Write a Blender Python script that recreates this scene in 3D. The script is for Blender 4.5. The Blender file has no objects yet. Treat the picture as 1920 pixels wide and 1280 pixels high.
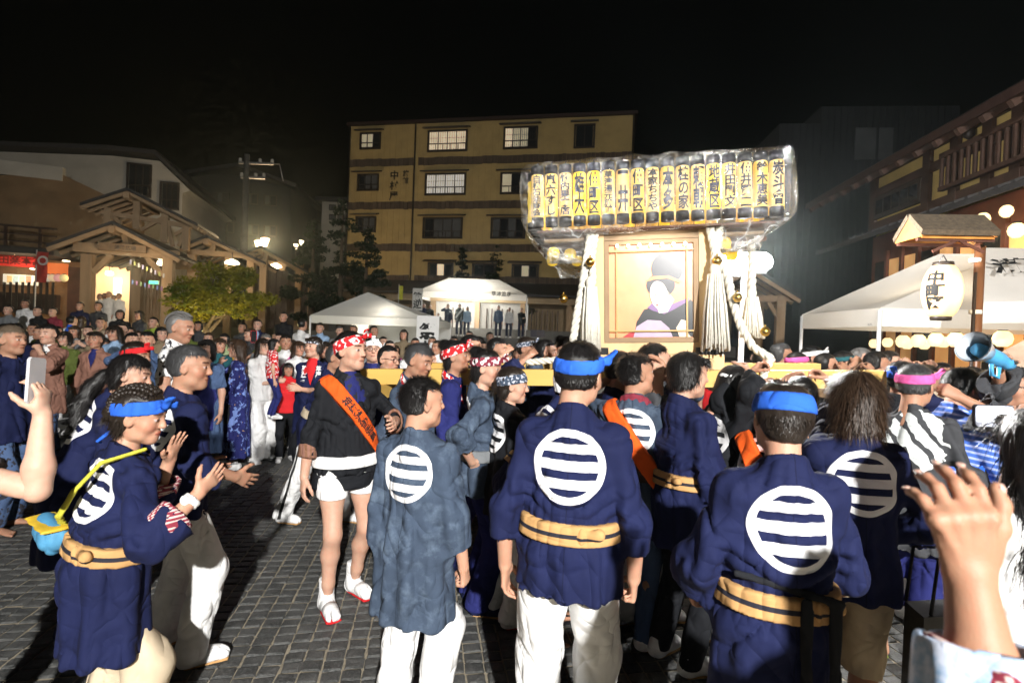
import bpy, bmesh, math, random
import numpy as np
from mathutils import Vector, Matrix
from mathutils.bvhtree import BVHTree
SC = bpy.context.scene
COL = SC.collection
R = math.radians
# ------------------------------------------------------------ camera
F, HC, ROLL, PITCH = 960.0, 1.8, R(2.2), R(-0.6)
_f = Vector((0, math.cos(PITCH), math.sin(PITCH)))
_u0 = Vector((0, -math.sin(PITCH), math.cos(PITCH)))
_r = Vector((math.cos(ROLL), 0, 0)) + _u0 * math.sin(ROLL)
_u = Vector((-math.sin(ROLL), 0, 0)) + _u0 * math.cos(ROLL)
CAM = Vector((0, 0, HC))
cd = bpy.data.cameras.new('camera')
cam = bpy.data.objects.new('camera', cd)
COL.objects.link(cam)
cd.lens, cd.sensor_width, cd.clip_start, cd.clip_end = 18.0, 36.0, 0.05, 600
cam.matrix_world = Matrix(((_r.x, _u.x, -_f.x, 0), (_r.y, _u.y, -_f.y, 0), (_r.z, _u.z, -_f.z, HC), (0, 0, 0, 1)))
SC.camera = cam
cd.dof.use_dof, cd.dof.focus_distance, cd.dof.aperture_fstop = True, 3.2, 3.2
# ------------------------------------------------------------ night sky, faint moon, exposure
W = bpy.data.worlds.new('World')
SC.world = W
W.use_nodes = True
_nt = W.node_tree
_sky = _nt.nodes.new('ShaderNodeTexSky')
_sky.sky_type = 'NISHITA'
_sky.sun_disc = False
_sky.sun_elevation = R(-6)
_sky.sun_rotation = R(200)
_bg = _nt.nodes['Background']
_bg.inputs['Strength'].default_value = 0.05
_nt.links.new(_sky.outputs[0], _bg.inputs[0])
_sl = bpy.data.lights.new('moon', 'SUN')
_sl.energy, _sl.angle, _sl.color = 0.05, R(0.5), (1, .93, .8)
_so = bpy.data.objects.new('moon', _sl)
COL.objects.link(_so)
_so.rotation_euler = (R(52), 0, R(-20))
SC.view_settings.view_transform = 'Standard'
SC.view_settings.look = 'None'
SC.view_settings.exposure = 0.0
SC.view_settings.gamma = 1.0
SC.view_settings.use_curve_mapping = False
SC.cycles.adaptive_threshold = .03
SC.cycles.max_bounces = 6
SC.cycles.diffuse_bounces = 2
SC.cycles.glossy_bounces = 3
SC.cycles.transparent_max_bounces = 12
SC.cycles.sample_clamp_indirect = 4.0
SC.cycles.caustics_reflective = False
SC.cycles.caustics_refractive = False

def lamp(name, typ, loc, energy, color=(1, 1, 1), size=.1, parent=None, target=None, spot=None):
    l = bpy.data.lights.new(name, typ)
    l.energy, l.color = energy, color
    if typ == 'AREA': l.size = size
    else: l.shadow_soft_size = size
    if spot: l.spot_size, l.spot_blend = R(spot), .5
    o = bpy.data.objects.new(name, l)
    COL.objects.link(o)
    o.location = loc
    if target is not None:
        o.rotation_euler = (Vector(target) - Vector(loc)).to_track_quat('-Z', 'Y').to_euler()
    if parent:
        o.parent = parent
        o.location = Vector(loc) - parent.location
    return o

# ------------------------------------------------------------ picture pixel (1920x1280) -> place
def P(px, py, d):
    return CAM + _f * d + _r * ((px - 960) / F * d) + _u * ((640 - py) / F * d)
def G(px, d, z=0.0):
    k, h = (px - 960) / F, z - HC
    return Vector(((k * (d * _f.y + h * _f.z) - d * _r.y - h * _r.z) / _r.x, d, z))
def ray(px, py):
    return (_f + _r * ((px - 960) / F) + _u * ((640 - py) / F)).normalized()
def hit(px, py, p0, n):
    v = ray(px, py)
    return CAM + v * ((Vector(p0) - CAM).dot(n) / v.dot(n))
def proj(p):
    v = Vector(p) - CAM
    z = v.dot(_f)
    return 960 + F * v.dot(_r) / z, 640 - F * v.dot(_u) / z

# ------------------------------------------------------------ materials
class E:
    """socket with arithmetic"""
    def __init__(s, t, k): s.t, s.k = t, k
    def _m(s, op, *o):
        n = s.t.nodes.new('ShaderNodeMath'); n.operation = op
        for i, q in enumerate((s,) + o):
            if isinstance(q, E): s.t.links.new(q.k, n.inputs[i])
            else: n.inputs[i].default_value = q
        return E(s.t, n.outputs[0])
    def __add__(s, o): return s._m('ADD', o)
    def __sub__(s, o): return s._m('SUBTRACT', o)
    def __mul__(s, o): return s._m('MULTIPLY', o)
    def __truediv__(s, o): return s._m('DIVIDE', o)
    def __lt__(s, o): return s._m('LESS_THAN', o)
    def __gt__(s, o): return s._m('GREATER_THAN', o)
    def abs(s): return s._m('ABSOLUTE')
    def sqrt(s): return s._m('SQRT')
    def sin(s): return s._m('SINE')
    def fract(s): return s._m('FRACT')
    def min(s, o): return s._m('MINIMUM', o)
    def max(s, o): return s._m('MAXIMUM', o)
    def inv(s): return (s * -1.0) + 1.0
def mixc(t, fac, a, b):
    n = t.nodes.new('ShaderNodeMix'); n.data_type = 'RGBA'
    for q, i in ((fac, 0), (a, 6), (b, 7)):
        if isinstance(q, E): t.links.new(q.k, n.inputs[i])
        elif i == 0: n.inputs[0].default_value = q
        else: n.inputs[i].default_value = tuple(q)[:3] + (1,)
    return E(t, n.outputs[2])
def noise(t, vec, scale, detail=3, rough=.55, out=0):
    n = t.nodes.new('ShaderNodeTexNoise')
    n.inputs['Scale'].default_value = scale
    n.inputs['Detail'].default_value = detail
    n.inputs['Roughness'].default_value = rough
    if vec is not None: t.links.new(vec.k, n.inputs['Vector'])
    return E(t, n.outputs[out])
def ramp01(t, v, a, b):
    n = t.nodes.new('ShaderNodeMapRange')
    t.links.new(v.k, n.inputs[0])
    n.inputs[1].default_value, n.inputs[2].default_value = a, b
    return E(t, n.outputs[0])
def attr(t, name):
    n = t.nodes.new('ShaderNodeAttribute'); n.attribute_name = name
    s = t.nodes.new('ShaderNodeSeparateXYZ')
    t.links.new(n.outputs['Vector'], s.inputs[0])
    return [E(t, q) for q in s.outputs], E(t, n.outputs['Vector']), E(t, n.outputs['Color'])
def coord(t, which='Object', scale=None):
    n = t.nodes.new('ShaderNodeTexCoord')
    k = n.outputs[which]
    if scale:
        m = t.nodes.new('ShaderNodeMapping'); t.links.new(k, m.inputs[0]); m.inputs['Scale'].default_value = scale
        k = m.outputs[0]
    return E(t, k)
def sep(t, v):
    s = t.nodes.new('ShaderNodeSeparateXYZ'); t.links.new(v.k, s.inputs[0])
    return [E(t, q) for q in s.outputs]
def bump(t, bs, h, strength, dist=.01):
    b = t.nodes.new('ShaderNodeBump')
    b.inputs['Strength'].default_value = strength
    b.inputs['Distance'].default_value = dist
    t.links.new(h.k, b.inputs['Height']); t.links.new(b.outputs[0], bs.inputs['Normal'])
MC = {}
def newmat(name):
    m = bpy.data.materials.new(name); m.use_nodes = True
    t = m.node_tree
    return m, t, t.nodes['Principled BSDF']
def setc(t, bs, c, key='Base Color'):
    if isinstance(c, E): t.links.new(c.k, bs.inputs[key])
    else: bs.inputs[key].default_value = tuple(c)[:3] + (1,)
def pm(name, col=(.5, .5, .5), rough=.7, var=.2, scale=6, bmp=.1, bscale=None, metal=0, stretch=None, emit=None, es=1, spec=.4, sheen=0):
    """plain procedural material: colour broken by noise, fine relief"""
    if name in MC: return MC[name]
    m, t, b = newmat(name)
    v = coord(t, 'Object', stretch)
    n = noise(t, v, scale, 4, .6)
    c2 = tuple(x * (1 - var) for x in col); c1 = tuple(min(1, x * (1 + var)) for x in col)
    setc(t, b, mixc(t, ramp01(t, n, .3, .7), c2, c1))
    b.inputs['Roughness'].default_value = rough
    b.inputs['Metallic'].default_value = metal
    b.inputs['Specular IOR Level'].default_value = spec
    if sheen: b.inputs['Sheen Weight'].default_value = sheen
    if bmp: bump(t, b, noise(t, v, bscale or scale * 8, 3), bmp)
    if emit:
        setc(t, b, emit, 'Emission Color'); b.inputs['Emission Strength'].default_value = es
    MC[name] = m
    return m

# ------------------------------------------------------------ meshes
def link(name, me, mat=None, parent=None):
    o = bpy.data.objects.new(name, me); COL.objects.link(o)
    if mat is not None and me is not None and not me.materials: me.materials.append(mat)
    if parent: o.parent = parent
    return o
def np_mesh(name, V, FQ, smooth=True):
    """V (n,3); FQ quads (m,4) or list of arrays with 3 or 4 columns"""
    if not isinstance(FQ, list): FQ = [FQ]
    FQ = [np.asarray(q, dtype=np.int32) for q in FQ if len(q)]
    me = bpy.data.meshes.new(name)
    me.vertices.add(len(V)); me.vertices.foreach_set('co', np.asarray(V, np.float32).ravel())
    tot = np.concatenate([np.full(len(q), q.shape[1], np.int32) for q in FQ])
    lv = np.concatenate([q.ravel() for q in FQ])
    me.loops.add(len(lv)); me.loops.foreach_set('vertex_index', lv)
    me.polygons.add(len(tot))
    me.polygons.foreach_set('loop_start', np.concatenate([[0], np.cumsum(tot)[:-1]]).astype(np.int32))
    me.polygons.foreach_set('loop_total', tot)
    if smooth: me.polygons.foreach_set('use_smooth', np.ones(len(tot), bool))
    me.update()
    return me
def vattr(me, name, arr, typ='FLOAT_VECTOR'):
    a = me.attributes.new(name, typ, 'POINT')
    a.data.foreach_set('vector' if typ == 'FLOAT_VECTOR' else 'color', np.asarray(arr, np.float32).ravel())
class MB:
    """collects faces of ONE part"""
    def __init__(s): s.v, s.f, s.sm = [], [], []
    def add(s, vs, fs, smooth=False):
        n = len(s.v); s.v += [tuple(q) for q in vs]
        s.f += [tuple(i + n for i in q) for q in fs]; s.sm += [smooth] * len(fs); return s
    def box(s, lo, hi):
        (a, b, c), (d, e, f) = lo, hi
        return s.add([(a, b, c), (d, b, c), (d, e, c), (a, e, c), (a, b, f), (d, b, f), (d, e, f), (a, e, f)],
                     [(0, 3, 2, 1), (4, 5, 6, 7), (0, 1, 5, 4), (1, 2, 6, 5), (2, 3, 7, 6), (3, 0, 4, 7)])
    def beam(s, a, b, w, h, up=(0, 0, 1)):
        """bar from a to b, w across, h in the up direction"""
        a, b = Vector(a), Vector(b); d = (b - a).normalized(); up = Vector(up)
        if abs(d.dot(up)) > .98: up = Vector((0, 1, 0))
        x = d.cross(up).normalized(); z = x.cross(d).normalized()
        x *= w / 2; z *= h / 2
        return s.add([a - x - z, a + x - z, a + x + z, a - x + z, b - x - z, b + x - z, b + x + z, b - x + z],
                     [(0, 1, 2, 3), (7, 6, 5, 4), (0, 4, 5, 1), (1, 5, 6, 2), (2, 6, 7, 3), (3, 7, 4, 0)])
    def tube(s, pts, rad, n=8, cap=True):
        pts = [Vector(p) for p in pts]; rs = rad if isinstance(rad, (list, tuple)) else [rad] * len(pts)
        vs, fs = [], []; up = Vector((0, 0, 1))
        for i, p in enumerate(pts):
            d = (pts[min(i + 1, len(pts) - 1)] - pts[max(i - 1, 0)]).normalized()
            if abs(d.dot(up)) > .97: up = Vector((1, 0, 0)) if abs(d.x) < .9 else Vector((0, 1, 0))
            x = d.cross(up).normalized(); y = d.cross(x).normalized(); up = -y if abs(y.dot(up)) > .2 and y.dot(up) < 0 else y
            for k in range(n):
                a = 2 * math.pi * k / n; vs.append(p + (x * math.cos(a) + d.cross(x) * math.sin(a)) * rs[i])
        for i in range(len(pts) - 1):
            for k in range(n): fs.append((i * n + k, i * n + (k + 1) % n, (i + 1) * n + (k + 1) % n, (i + 1) * n + k))
        if cap: fs += [tuple(range(n))[::-1], tuple((len(pts) - 1) * n + k for k in range(n))]
        return s.add(vs, fs, True)
    def lathe(s, prof, n=24, c=(0, 0, 0), cap=True):
        """prof: (radius, z) list about the z axis at c"""
        vs, fs = [], []; c = Vector(c)
        for r_, z in prof:
            for k in range(n):
                a = 2 * math.pi * k / n; vs.append(c + Vector((r_ * math.cos(a), r_ * math.sin(a), z)))
        for i in range(len(prof) - 1):
            for k in range(n): fs.append((i * n + k, i * n + (k + 1) % n, (i + 1) * n + (k + 1) % n, (i + 1) * n + k))
        if cap: fs += [tuple(range(n))[::-1], tuple((len(prof) - 1) * n + k for k in range(n))]
        return s.add(vs, fs, True)
    def quad(s, a, b, c, d): return s.add([a, b, c, d], [(0, 1, 2, 3)])
    def slab(s, pts, off):
        """thick sheet from a polygon moved by off"""
        n = len(pts); o = Vector(off)
        vs = [Vector(p) for p in pts] + [Vector(p) + o for p in pts]
        return s.add(vs, [tuple(range(n))[::-1], tuple(range(n, 2 * n))] + [(i, (i + 1) % n, n + (i + 1) % n, n + i) for i in range(n)])
    def mesh(s, name='part'):
        me = bpy.data.meshes.new(name); me.from_pydata(s.v, [], s.f)
        me.polygons.foreach_set('use_smooth', s.sm); me.update(); return me
    def obj(s, name, mat, parent=None, world=True):
        if parent is not None and world:
            inv = Matrix.LocRotScale(parent.location, parent.rotation_euler, None).inverted()
            q = parent.parent
            while q is not None:
                inv = inv @ Matrix.LocRotScale(q.location, q.rotation_euler, None).inverted(); q = q.parent
            s.v = [tuple(inv @ Vector(v)) for v in s.v]
        return link(name, s.mesh(name), mat, parent)
def box(lo, hi): return MB().box(lo, hi)
def tag(o, label, cat, group=None, kind=None):
    o['label'] = label
    if cat: o['category'] = cat
    if group: o['group'] = group
    if kind: o['kind'] = kind
    return o
def thing(name, label, cat, loc=(0, 0, 0), rz=0, group=None):
    o = bpy.data.objects.new(name, None); COL.objects.link(o)
    o.empty_display_size = .1; o.location = loc; o.rotation_euler = (0, 0, rz)
    return tag(o, label, cat, group)
def struct(o): o['kind'] = 'structure'; return o
_tc = {}
def text_mesh(s, size=1.0, bold=.012, vertical=True, depth=0.0, spacing=1.0, fine=0):
    """flat glyph outlines: verts centred on x, y downwards from 0"""
    key = (s, vertical, bold, depth, spacing, fine)
    if key not in _tc:
        def outline(off):
            cu = bpy.data.curves.new('t', 'FONT'); cu.body = ('\n'.join(s) if vertical else s)
            cu.align_x = 'CENTER'; cu.size = 1.0; cu.offset = off; cu.space_line = .95 * spacing; cu.resolution_u = 2
            o = bpy.data.objects.new('t', cu); COL.objects.link(o)
            me = bpy.data.meshes.new_from_object(o.evaluated_get(bpy.context.evaluated_depsgraph_get()))
            bm = bmesh.new(); bm.from_mesh(me); bmesh.ops.triangulate(bm, faces=bm.faces)
            bpy.data.objects.remove(o); bpy.data.curves.remove(cu); bpy.data.meshes.remove(me)
            return bm
        b0 = outline(0); V0 = np.array([v.co[:] for v in b0.verts]).reshape(-1, 3); b0.free(); V, Fc = V0, []
        if len(V0):
            lo, hi = V0.min(0) - bold * 1.6, V0.max(0) + bold * 1.6
            bm = outline(bold)
            bad = [v for v in bm.verts if not (lo[0] <= v.co.x <= hi[0] and lo[1] <= v.co.y <= hi[1])]   # mitre spikes
            if bad: bmesh.ops.delete(bm, geom=bad, context='VERTS')
            for _ in range(fine):
                bmesh.ops.subdivide_edges(bm, edges=[e for e in bm.edges if e.calc_length() > .16], cuts=1); bmesh.ops.triangulate(bm, faces=[f for f in bm.faces if len(f.verts) > 3])
            bm.verts.index_update(); V = np.array([v.co[:] for v in bm.verts]).reshape(-1, 3) - (lo + hi) / 2; Fc = [tuple(v.index for v in f.verts) for f in bm.faces]; bm.free()
        _tc[key] = (V, Fc)
    V, Fc = _tc[key]
    return V * size, Fc
def text_obj(name, s, mat, parent, origin, ux, uy, size=None, width=None, height=None, bold=.012, vertical=True, bend=None, lift=.004, spacing=1.0):
    """glyphs laid on a plane (origin, ux, uy), or bent round a vertical cylinder of radius bend"""
    V, Fc = text_mesh(s, 1.0, bold, vertical, spacing=spacing)
    if not len(V): return None
    ext = V.max(0) - V.min(0)
    sx = sy = size or 1.0
    if width: sx = width / ext[0]
    if height: sy = height / ext[1]
    if width and not height: sy = sx
    if height and not width: sx = sy
    ux, uy = Vector(ux).normalized(), Vector(uy).normalized(); n = ux.cross(uy); o = Vector(origin)
    out = []
    for x, y, z in V:
        x *= sx; y *= sy
        if bend:
            a = x / bend
            out.append(o + ux * (math.sin(a) * (bend + lift)) + n * ((math.cos(a) - 1) * bend + lift * math.cos(a)) + uy * y)
        else: out.append(o + ux * x + uy * y + n * lift)
    m = MB(); m.add(out, Fc)
    return m.obj(name, mat, parent)
# ------------------------------------------------------------ materials of the place
rnd = random.Random(7)
M = {}
M['timber'] = pm('timber_light', (.30, .20, .115), .7, .28, 3, .2, 20, stretch=(1, 1, .12))
M['timber_h'] = pm('timber_light_h', (.30, .20, .115), .7, .28, 3, .2, 20, stretch=(.12, 1, 1))
M['timber_dark'] = pm('timber_dark', (.050, .026, .018), .65, .3, 3, .2, 20)
M['timber_red'] = pm('timber_red', (.10, .035, .02), .6, .3, 3, .15, 20)
M['plank'] = pm('weathered_plank', (.085, .062, .045), .8, .35, 4, .25, 25, stretch=(1, 1, .1))
M['roof_tile'] = pm('roof_tile', (.035, .033, .034), .7, .3, 5, .25, 30)
M['roof_red'] = pm('roof_red', (.030, .014, .011), .6, .3, 5, .2, 30)
M['hotel_wall'] = pm('hotel_wall', (.42, .31, .13), .85, .12, 1.2, .2, 16)
M['cream_wall'] = pm('cream_wall', (.40, .29, .17), .85, .15, 1.0, .15, 12)
M['white_wall'] = pm('white_wall', (.42, .40, .35), .85, .12, .8, .12, 12)
M['brown_wall'] = pm('brown_wall', (.20, .13, .07), .85, .2, 1.0, .15, 12)
M['yellow_wall'] = pm('yellow_wall', (.55, .40, .14), .85, .15, 1.4, .15, 12)
M['dark_wall'] = pm('dark_wall', (.022, .024, .027), .85, .25, .8, .15, 10)
M['frame_dark'] = pm('window_frame_dark', (.030, .021, .016), .5, .2, 6, .05)
M['metal'] = pm('grey_metal', (.35, .35, .36), .4, .15, 8, .05, metal=.8)
M['white_metal'] = pm('white_metal', (.70, .70, .70), .45, .08, 8, .03)
M['concrete'] = pm('concrete', (.075, .07, .065), .9, .25, 3, .3, 40)
M['tent'] = pm('tent_fabric', (.82, .80, .76), .8, .06, 2, .3, 6)
M['tent_grey'] = pm('tent_fabric_grey', (.66, .68, .68), .8, .07, 2, .3, 6)
for _k in ('tent', 'tent_grey'):
    _t = M[_k].node_tree; _b = _t.nodes['Principled BSDF']; _tr = _t.nodes.new('ShaderNodeBsdfTranslucent'); _tr.inputs[0].default_value = (.75, .73, .68, 1); _mx = _t.nodes.new('ShaderNodeMixShader'); _mx.inputs[0].default_value = .4
    _t.links.new(_b.outputs[0], _mx.inputs[1]); _t.links.new(_tr.outputs[0], _mx.inputs[2]); _t.links.new(_mx.outputs[0], _t.nodes['Material Output'].inputs[0])
M['ink'] = pm('black_ink', (.008, .008, .009), .7, .1, 20, 0)
M['rope'] = pm('white_rope', (.72, .69, .60), .9, .14, 30, .5, 160)
M['gold'] = pm('brass_bell', (.62, .40, .08), .28, .15, 12, .05, metal=1)
M['raw_wood'] = pm('hinoki_wood', (.62, .43, .22), .55, .16, 2.5, .1, 30, stretch=(1, 1, .1))
M['bar_wood'] = pm('pole_wood', (.66, .42, .11), .5, .16, 2.5, .1, 30, stretch=(.08, 1, 1))
M['panel_frame'] = pm('panel_frame_wood', (.26, .17, .09), .6, .2, 3, .1, 25)
def glass(name, col=(.02, .022, .025)):
    if name in MC: return MC[name]
    m, t, b = newmat(name); v = coord(t)
    setc(t, b, mixc(t, noise(t, v, .9, 2), tuple(x * .5 for x in col), tuple(x * 1.5 for x in col)))
    b.inputs['Roughness'].default_value = .12; b.inputs['Specular IOR Level'].default_value = .5
    MC[name] = m; return m
def lit(name, col, s, scale=3.0, lo=.55, rough=.6):
    """something that glows: lamp paper, lit window"""
    if name in MC: return MC[name]
    m, t, b = newmat(name); v = coord(t)
    n = ramp01(t, noise(t, v, scale, 2), .3, .7)
    setc(t, b, col); setc(t, b, mixc(t, n, tuple(x * lo for x in col), col), 'Emission Color')
    b.inputs['Emission Strength'].default_value = s; b.inputs['Roughness'].default_value = rough
    MC[name] = m; return m
M['pane_dark'] = glass('pane_dark'); M['pane_grey'] = glass('pane_grey', (.10, .105, .11))
M['pane_lit'] = lit('pane_lit', (1.0, .80, .55), .62, 1.5, .55); M['pane_dim'] = lit('pane_dim', (.95, .85, .60), .22, 1.5, .4)
M['pane_shoji'] = lit('pane_shoji', (1.0, .95, .85), .38, 1.5, .6)
M['bulb'] = lit('bulb_warm', (1.0, .80, .50), 7, 3, .9); M['bulb_white'] = lit('bulb_white', (1, .98, .95), 60, 3, .95)
M['tube'] = lit('tube_light', (1.0, .93, .80), 6, 3, .95)
M['paper'] = lit('lantern_paper_lit', (1.0, .78, .42), 1.6, 2.0, .75)

# ------------------------------------------------------------ flood lamp on a stand behind the camera (it lights the crowd)
def flood_stand(loc, target, watts):
    t = thing('flood_lamp', 'white work floodlight on a tall tripod behind the onlookers', 'floodlight', (loc[0], loc[1], 0))
    for a in (90, 210, 330):
        x, y = math.cos(R(a)) * .7, math.sin(R(a)) * .7
        MB().tube([(loc[0], loc[1], 1.2), (loc[0] + x, loc[1] + y, .02)], .016, 8).obj('leg', M['metal'], t)
    MB().tube([(loc[0], loc[1], .3), (loc[0], loc[1], loc[2] - .25)], .02, 10).obj('pole', M['metal'], t)
    d = (Vector(target) - Vector(loc)).normalized(); sx = d.cross(Vector((0, 0, 1))).normalized(); up = sx.cross(d)
    c = Vector(loc) - d * .16
    m = MB(); m.beam(c - d * .07, c + d * .07, .44, .30); m.obj('lamp_head', M['frame_dark'], t)
    m = MB(); m.beam(c + d * .072, c + d * .080, .38, .24); m.obj('lens', M['bulb_white'], t)
    lamp('flood_light', 'SPOT', loc, watts, (1, .975, .93), .10, t, target, 120)
flood_stand((1.6, -6.5, 5.0), (-.6, 5, .9), 10500)

# ------------------------------------------------------------ ground
struct(MB().quad((-60, -20, 0), (60, -20, 0), (60, 110, 0), (-60, 110, 0)).obj('ground', pm('ground_paving', (.075, .072, .066), .85, .25, 6, .3, 60)))
grout = pm('mortar_joint', (.27, .235, .175), .95, .25, 30, .4, 200)
PZ = MB().quad((-14, -1, .004), (14, -1, .004), (14, 16, .004), (-14, 16, .004)).obj('plaza', grout); struct(PZ)
def sett_mat():
    m, t, b = newmat('granite_sett'); v = coord(t, 'Object'); g = t.nodes.new('ShaderNodeNewGeometry'); w = E(t, g.outputs['Position'])
    n = noise(t, w, 7, 2); n2 = noise(t, w, 70, 4, .7)
    c = mixc(t, ramp01(t, n, .3, .7), (.030, .032, .032), (.090, .091, .088)); c = mixc(t, ramp01(t, n2, .45, .75), c, (.12, .12, .115))
    setc(t, b, c); b.inputs['Roughness'].default_value = .55
    bump(t, b, noise(t, w, 55, 5, .7), .9, .012); return m
SM = sett_mat()
def setts():
    rg = random.Random(3); a = R(9.5); ca, sa = math.cos(a), math.sin(a)
    def sett_geo(w, l, h, j):
        vs = []
        for q, (ins, zz) in enumerate(((0, 0), (0.0, h * .6), (.010, h))):
            for (x, y) in ((-1, -1), (1, -1), (1, 1), (-1, 1)):
                vs.append((x * (w / 2 - ins) + rg.uniform(-j, j), y * (l / 2 - ins) + rg.uniform(-j, j), zz + (rg.uniform(-.002, .002) if q == 2 else 0)))
        fs = [(i, (i + 1) % 4, 4 + (i + 1) % 4, 4 + i) for i in range(4)] + [(4 + i, 4 + (i + 1) % 4, 8 + (i + 1) % 4, 8 + i) for i in range(4)] + [(8, 9, 10, 11)]
        return vs, fs
    protos = []
    for k in range(10):
        m = MB(); m.add(*sett_geo(.094, .078, .011, .005)); me = m.mesh('sett'); me.materials.append(SM); protos.append((me, m.v, m.f))
    cand = []
    for i in range(-92, 80):
        off = rg.uniform(-.012, .012)
        for j in range(5, 130):
            u = i * .107 + rg.uniform(-.003, .003); w = j * .091 + off + rg.uniform(-.003, .003)
            x, y = u * ca - w * sa, u * sa + w * ca
            if y < 1.3 or y > 10.5: continue
            px, py = proj((x, y, 0))
            if px < -60 or px > 1980 or py > 1330: continue
            cand.append((y, x, px, py))
    cand.sort(key=lambda q: q[0] * 1.0 + (3 if not (420 < q[2] < 1320) else 0))
    st = MB()
    for n_, (y, x, px, py) in enumerate(cand):
        k = rg.randrange(10); ang = a + rg.uniform(-.03, .03) + (math.pi if rg.random() < .5 else 0)
        if n_ < 300:
            o = link('sett', protos[k][0], None, PZ); o.location = (x, y, .004); o.rotation_euler = (rg.uniform(-.015, .015), rg.uniform(-.015, .015), ang)
        else:
            c, s_ = math.cos(ang), math.sin(ang); dz = rg.uniform(-.002, .002)
            st.add([(vx * c - vy * s_ + x, vx * s_ + vy * c + y, vz + .004 + dz) for vx, vy, vz in protos[k][1]], protos[k][2])
    o = st.obj('sett_paving', SM, PZ); o['kind'] = 'stuff'
setts()
# stepped terrace at the back of the square
def terrace_z(d):
    for dd, zz in ((31, 2.2), (24, 1.7), (18, 1.2), (14.5, .75), (13.2, .6), (12.0, .4), (10.9, .2)):
        if d >= dd: return zz
    return 0.0
stm = pm('stone_step', (.13, .125, .115), .85, .25, 2, .3, 40)
for i, (dd, zz) in enumerate(((10.9, .2), (12.0, .4), (13.2, .6), (14.5, .75), (18, 1.2), (24, 1.7), (31, 2.2))):
    struct(box((-24 + i, dd, -.01 - i * .001), (9 + i * .3, 80 - i, zz)).obj('terrace_step', stm))

# ------------------------------------------------------------ generic wall plane from picture points
class Wall:
    """upright plane through world point p0, running along direction dir (horizontal)"""
    def __init__(s, p0, ang):
        s.p0 = Vector(p0); s.d = Vector((math.cos(ang), math.sin(ang), 0)); s.n = Vector((s.d.y, -s.d.x, 0))  # n towards camera
    def at(s, px, py, out=0.0):
        q = hit(px, py, s.p0 + s.n * out, s.n); return (q - s.p0).dot(s.d), q.z
    def pt(s, u, z, out=0.0): return s.p0 + s.d * u + s.n * out + Vector((0, 0, z - s.p0.z))
    def rect(s, m, u0, u1, z0, z1, o0, o1):
        v = [s.pt(u, z, o) for o in (o0, o1) for u, z in ((u0, z0), (u1, z0), (u1, z1), (u0, z1))]
        return m.add(v, [(0, 3, 2, 1), (4, 5, 6, 7), (0, 1, 5, 4), (1, 2, 6, 5), (2, 3, 7, 6), (3, 0, 4, 7)])
    def slab(s, name, mat, par, u0, u1, z0, z1, o0, o1):
        return s.rect(MB(), u0, u1, z0, z1, o0, o1).obj(name, mat, par)
    def window(s, par, u0, u1, z0, z1, panes, hood=True, fw=.12, rail=False, mull=None):
        """frame with the panes as sub-parts; panes = list of materials"""
        m = MB(); s.rect(m, u0, u1, z0, z0 + fw, .02, .12); s.rect(m, u0, u1, z1 - fw, z1, .02, .12); s.rect(m, u0, u0 + fw, z0 + fw, z1 - fw, .02, .12); s.rect(m, u1 - fw, u1, z0 + fw, z1 - fw, .02, .12)
        n = len(panes); w = (u1 - u0 - 2 * fw) / n
        for k in range(1, n): s.rect(m, u0 + fw + w * k - .03, u0 + fw + w * k + .03, z0 + fw, z1 - fw, .02, .10)
        o = m.obj('window', M['frame_dark'], par)
        for k, pmn in enumerate(panes): s.slab('pane', M[pmn], o, u0 + fw + w * k + .03, u0 + fw + w * (k + 1) - .03, z0 + fw, z1 - fw, .03, .05)
        if mull:
            g = MB()
            for k in range(n):
                for q in (1, 2, 3): uu = u0 + fw + w * (k + q / 4); s.rect(g, uu - .012, uu + .012, z0 + fw, z1 - fw, .051, .062)
                for q in (1, 2): zz = z0 + fw + (z1 - z0 - 2 * fw) * q / 3; s.rect(g, u0 + fw + w * k + .04, u0 + fw + w * (k + 1) - .04, zz - .012, zz + .012, .051, .058)
            g.obj('glazing_bars', M['frame_dark'], o)
        if rail:
            g = MB(); zz = z0 + (z1 - z0) * .33
            s.rect(g, u0 + .05, u1 - .05, zz, zz + .06, .13, .19); s.rect(g, u0 + .05, u1 - .05, z0 + .08, z0 + .12, .13, .19)
            for k in range(int((u1 - u0) / .55) + 1): uu = u0 + .08 + k * .55; s.rect(g, uu, uu + .04, z0 + .12, zz, .14, .18)
            g.obj('window_rail', M['frame_dark'], o)
        if hood:
            g = MB(); g.add([s.pt(u0 - .22, z1 + .22, .05), s.pt(u1 + .22, z1 + .22, .05), s.pt(u1 + .22, z1 + .06, .62), s.pt(u0 - .22, z1 + .06, .62), s.pt(u0 - .22, z1 + .14, .05), s.pt(u1 + .22, z1 + .14, .05), s.pt(u1 + .22, z1 - .02, .60), s.pt(u0 - .22, z1 - .02, .60)],
                [(0, 3, 2, 1), (4, 5, 6, 7), (0, 1, 5, 4), (1, 2, 6, 5), (2, 3, 7, 6), (3, 0, 4, 7)]); g.obj('window_hood', M['frame_dark'], o)
        return o

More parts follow.
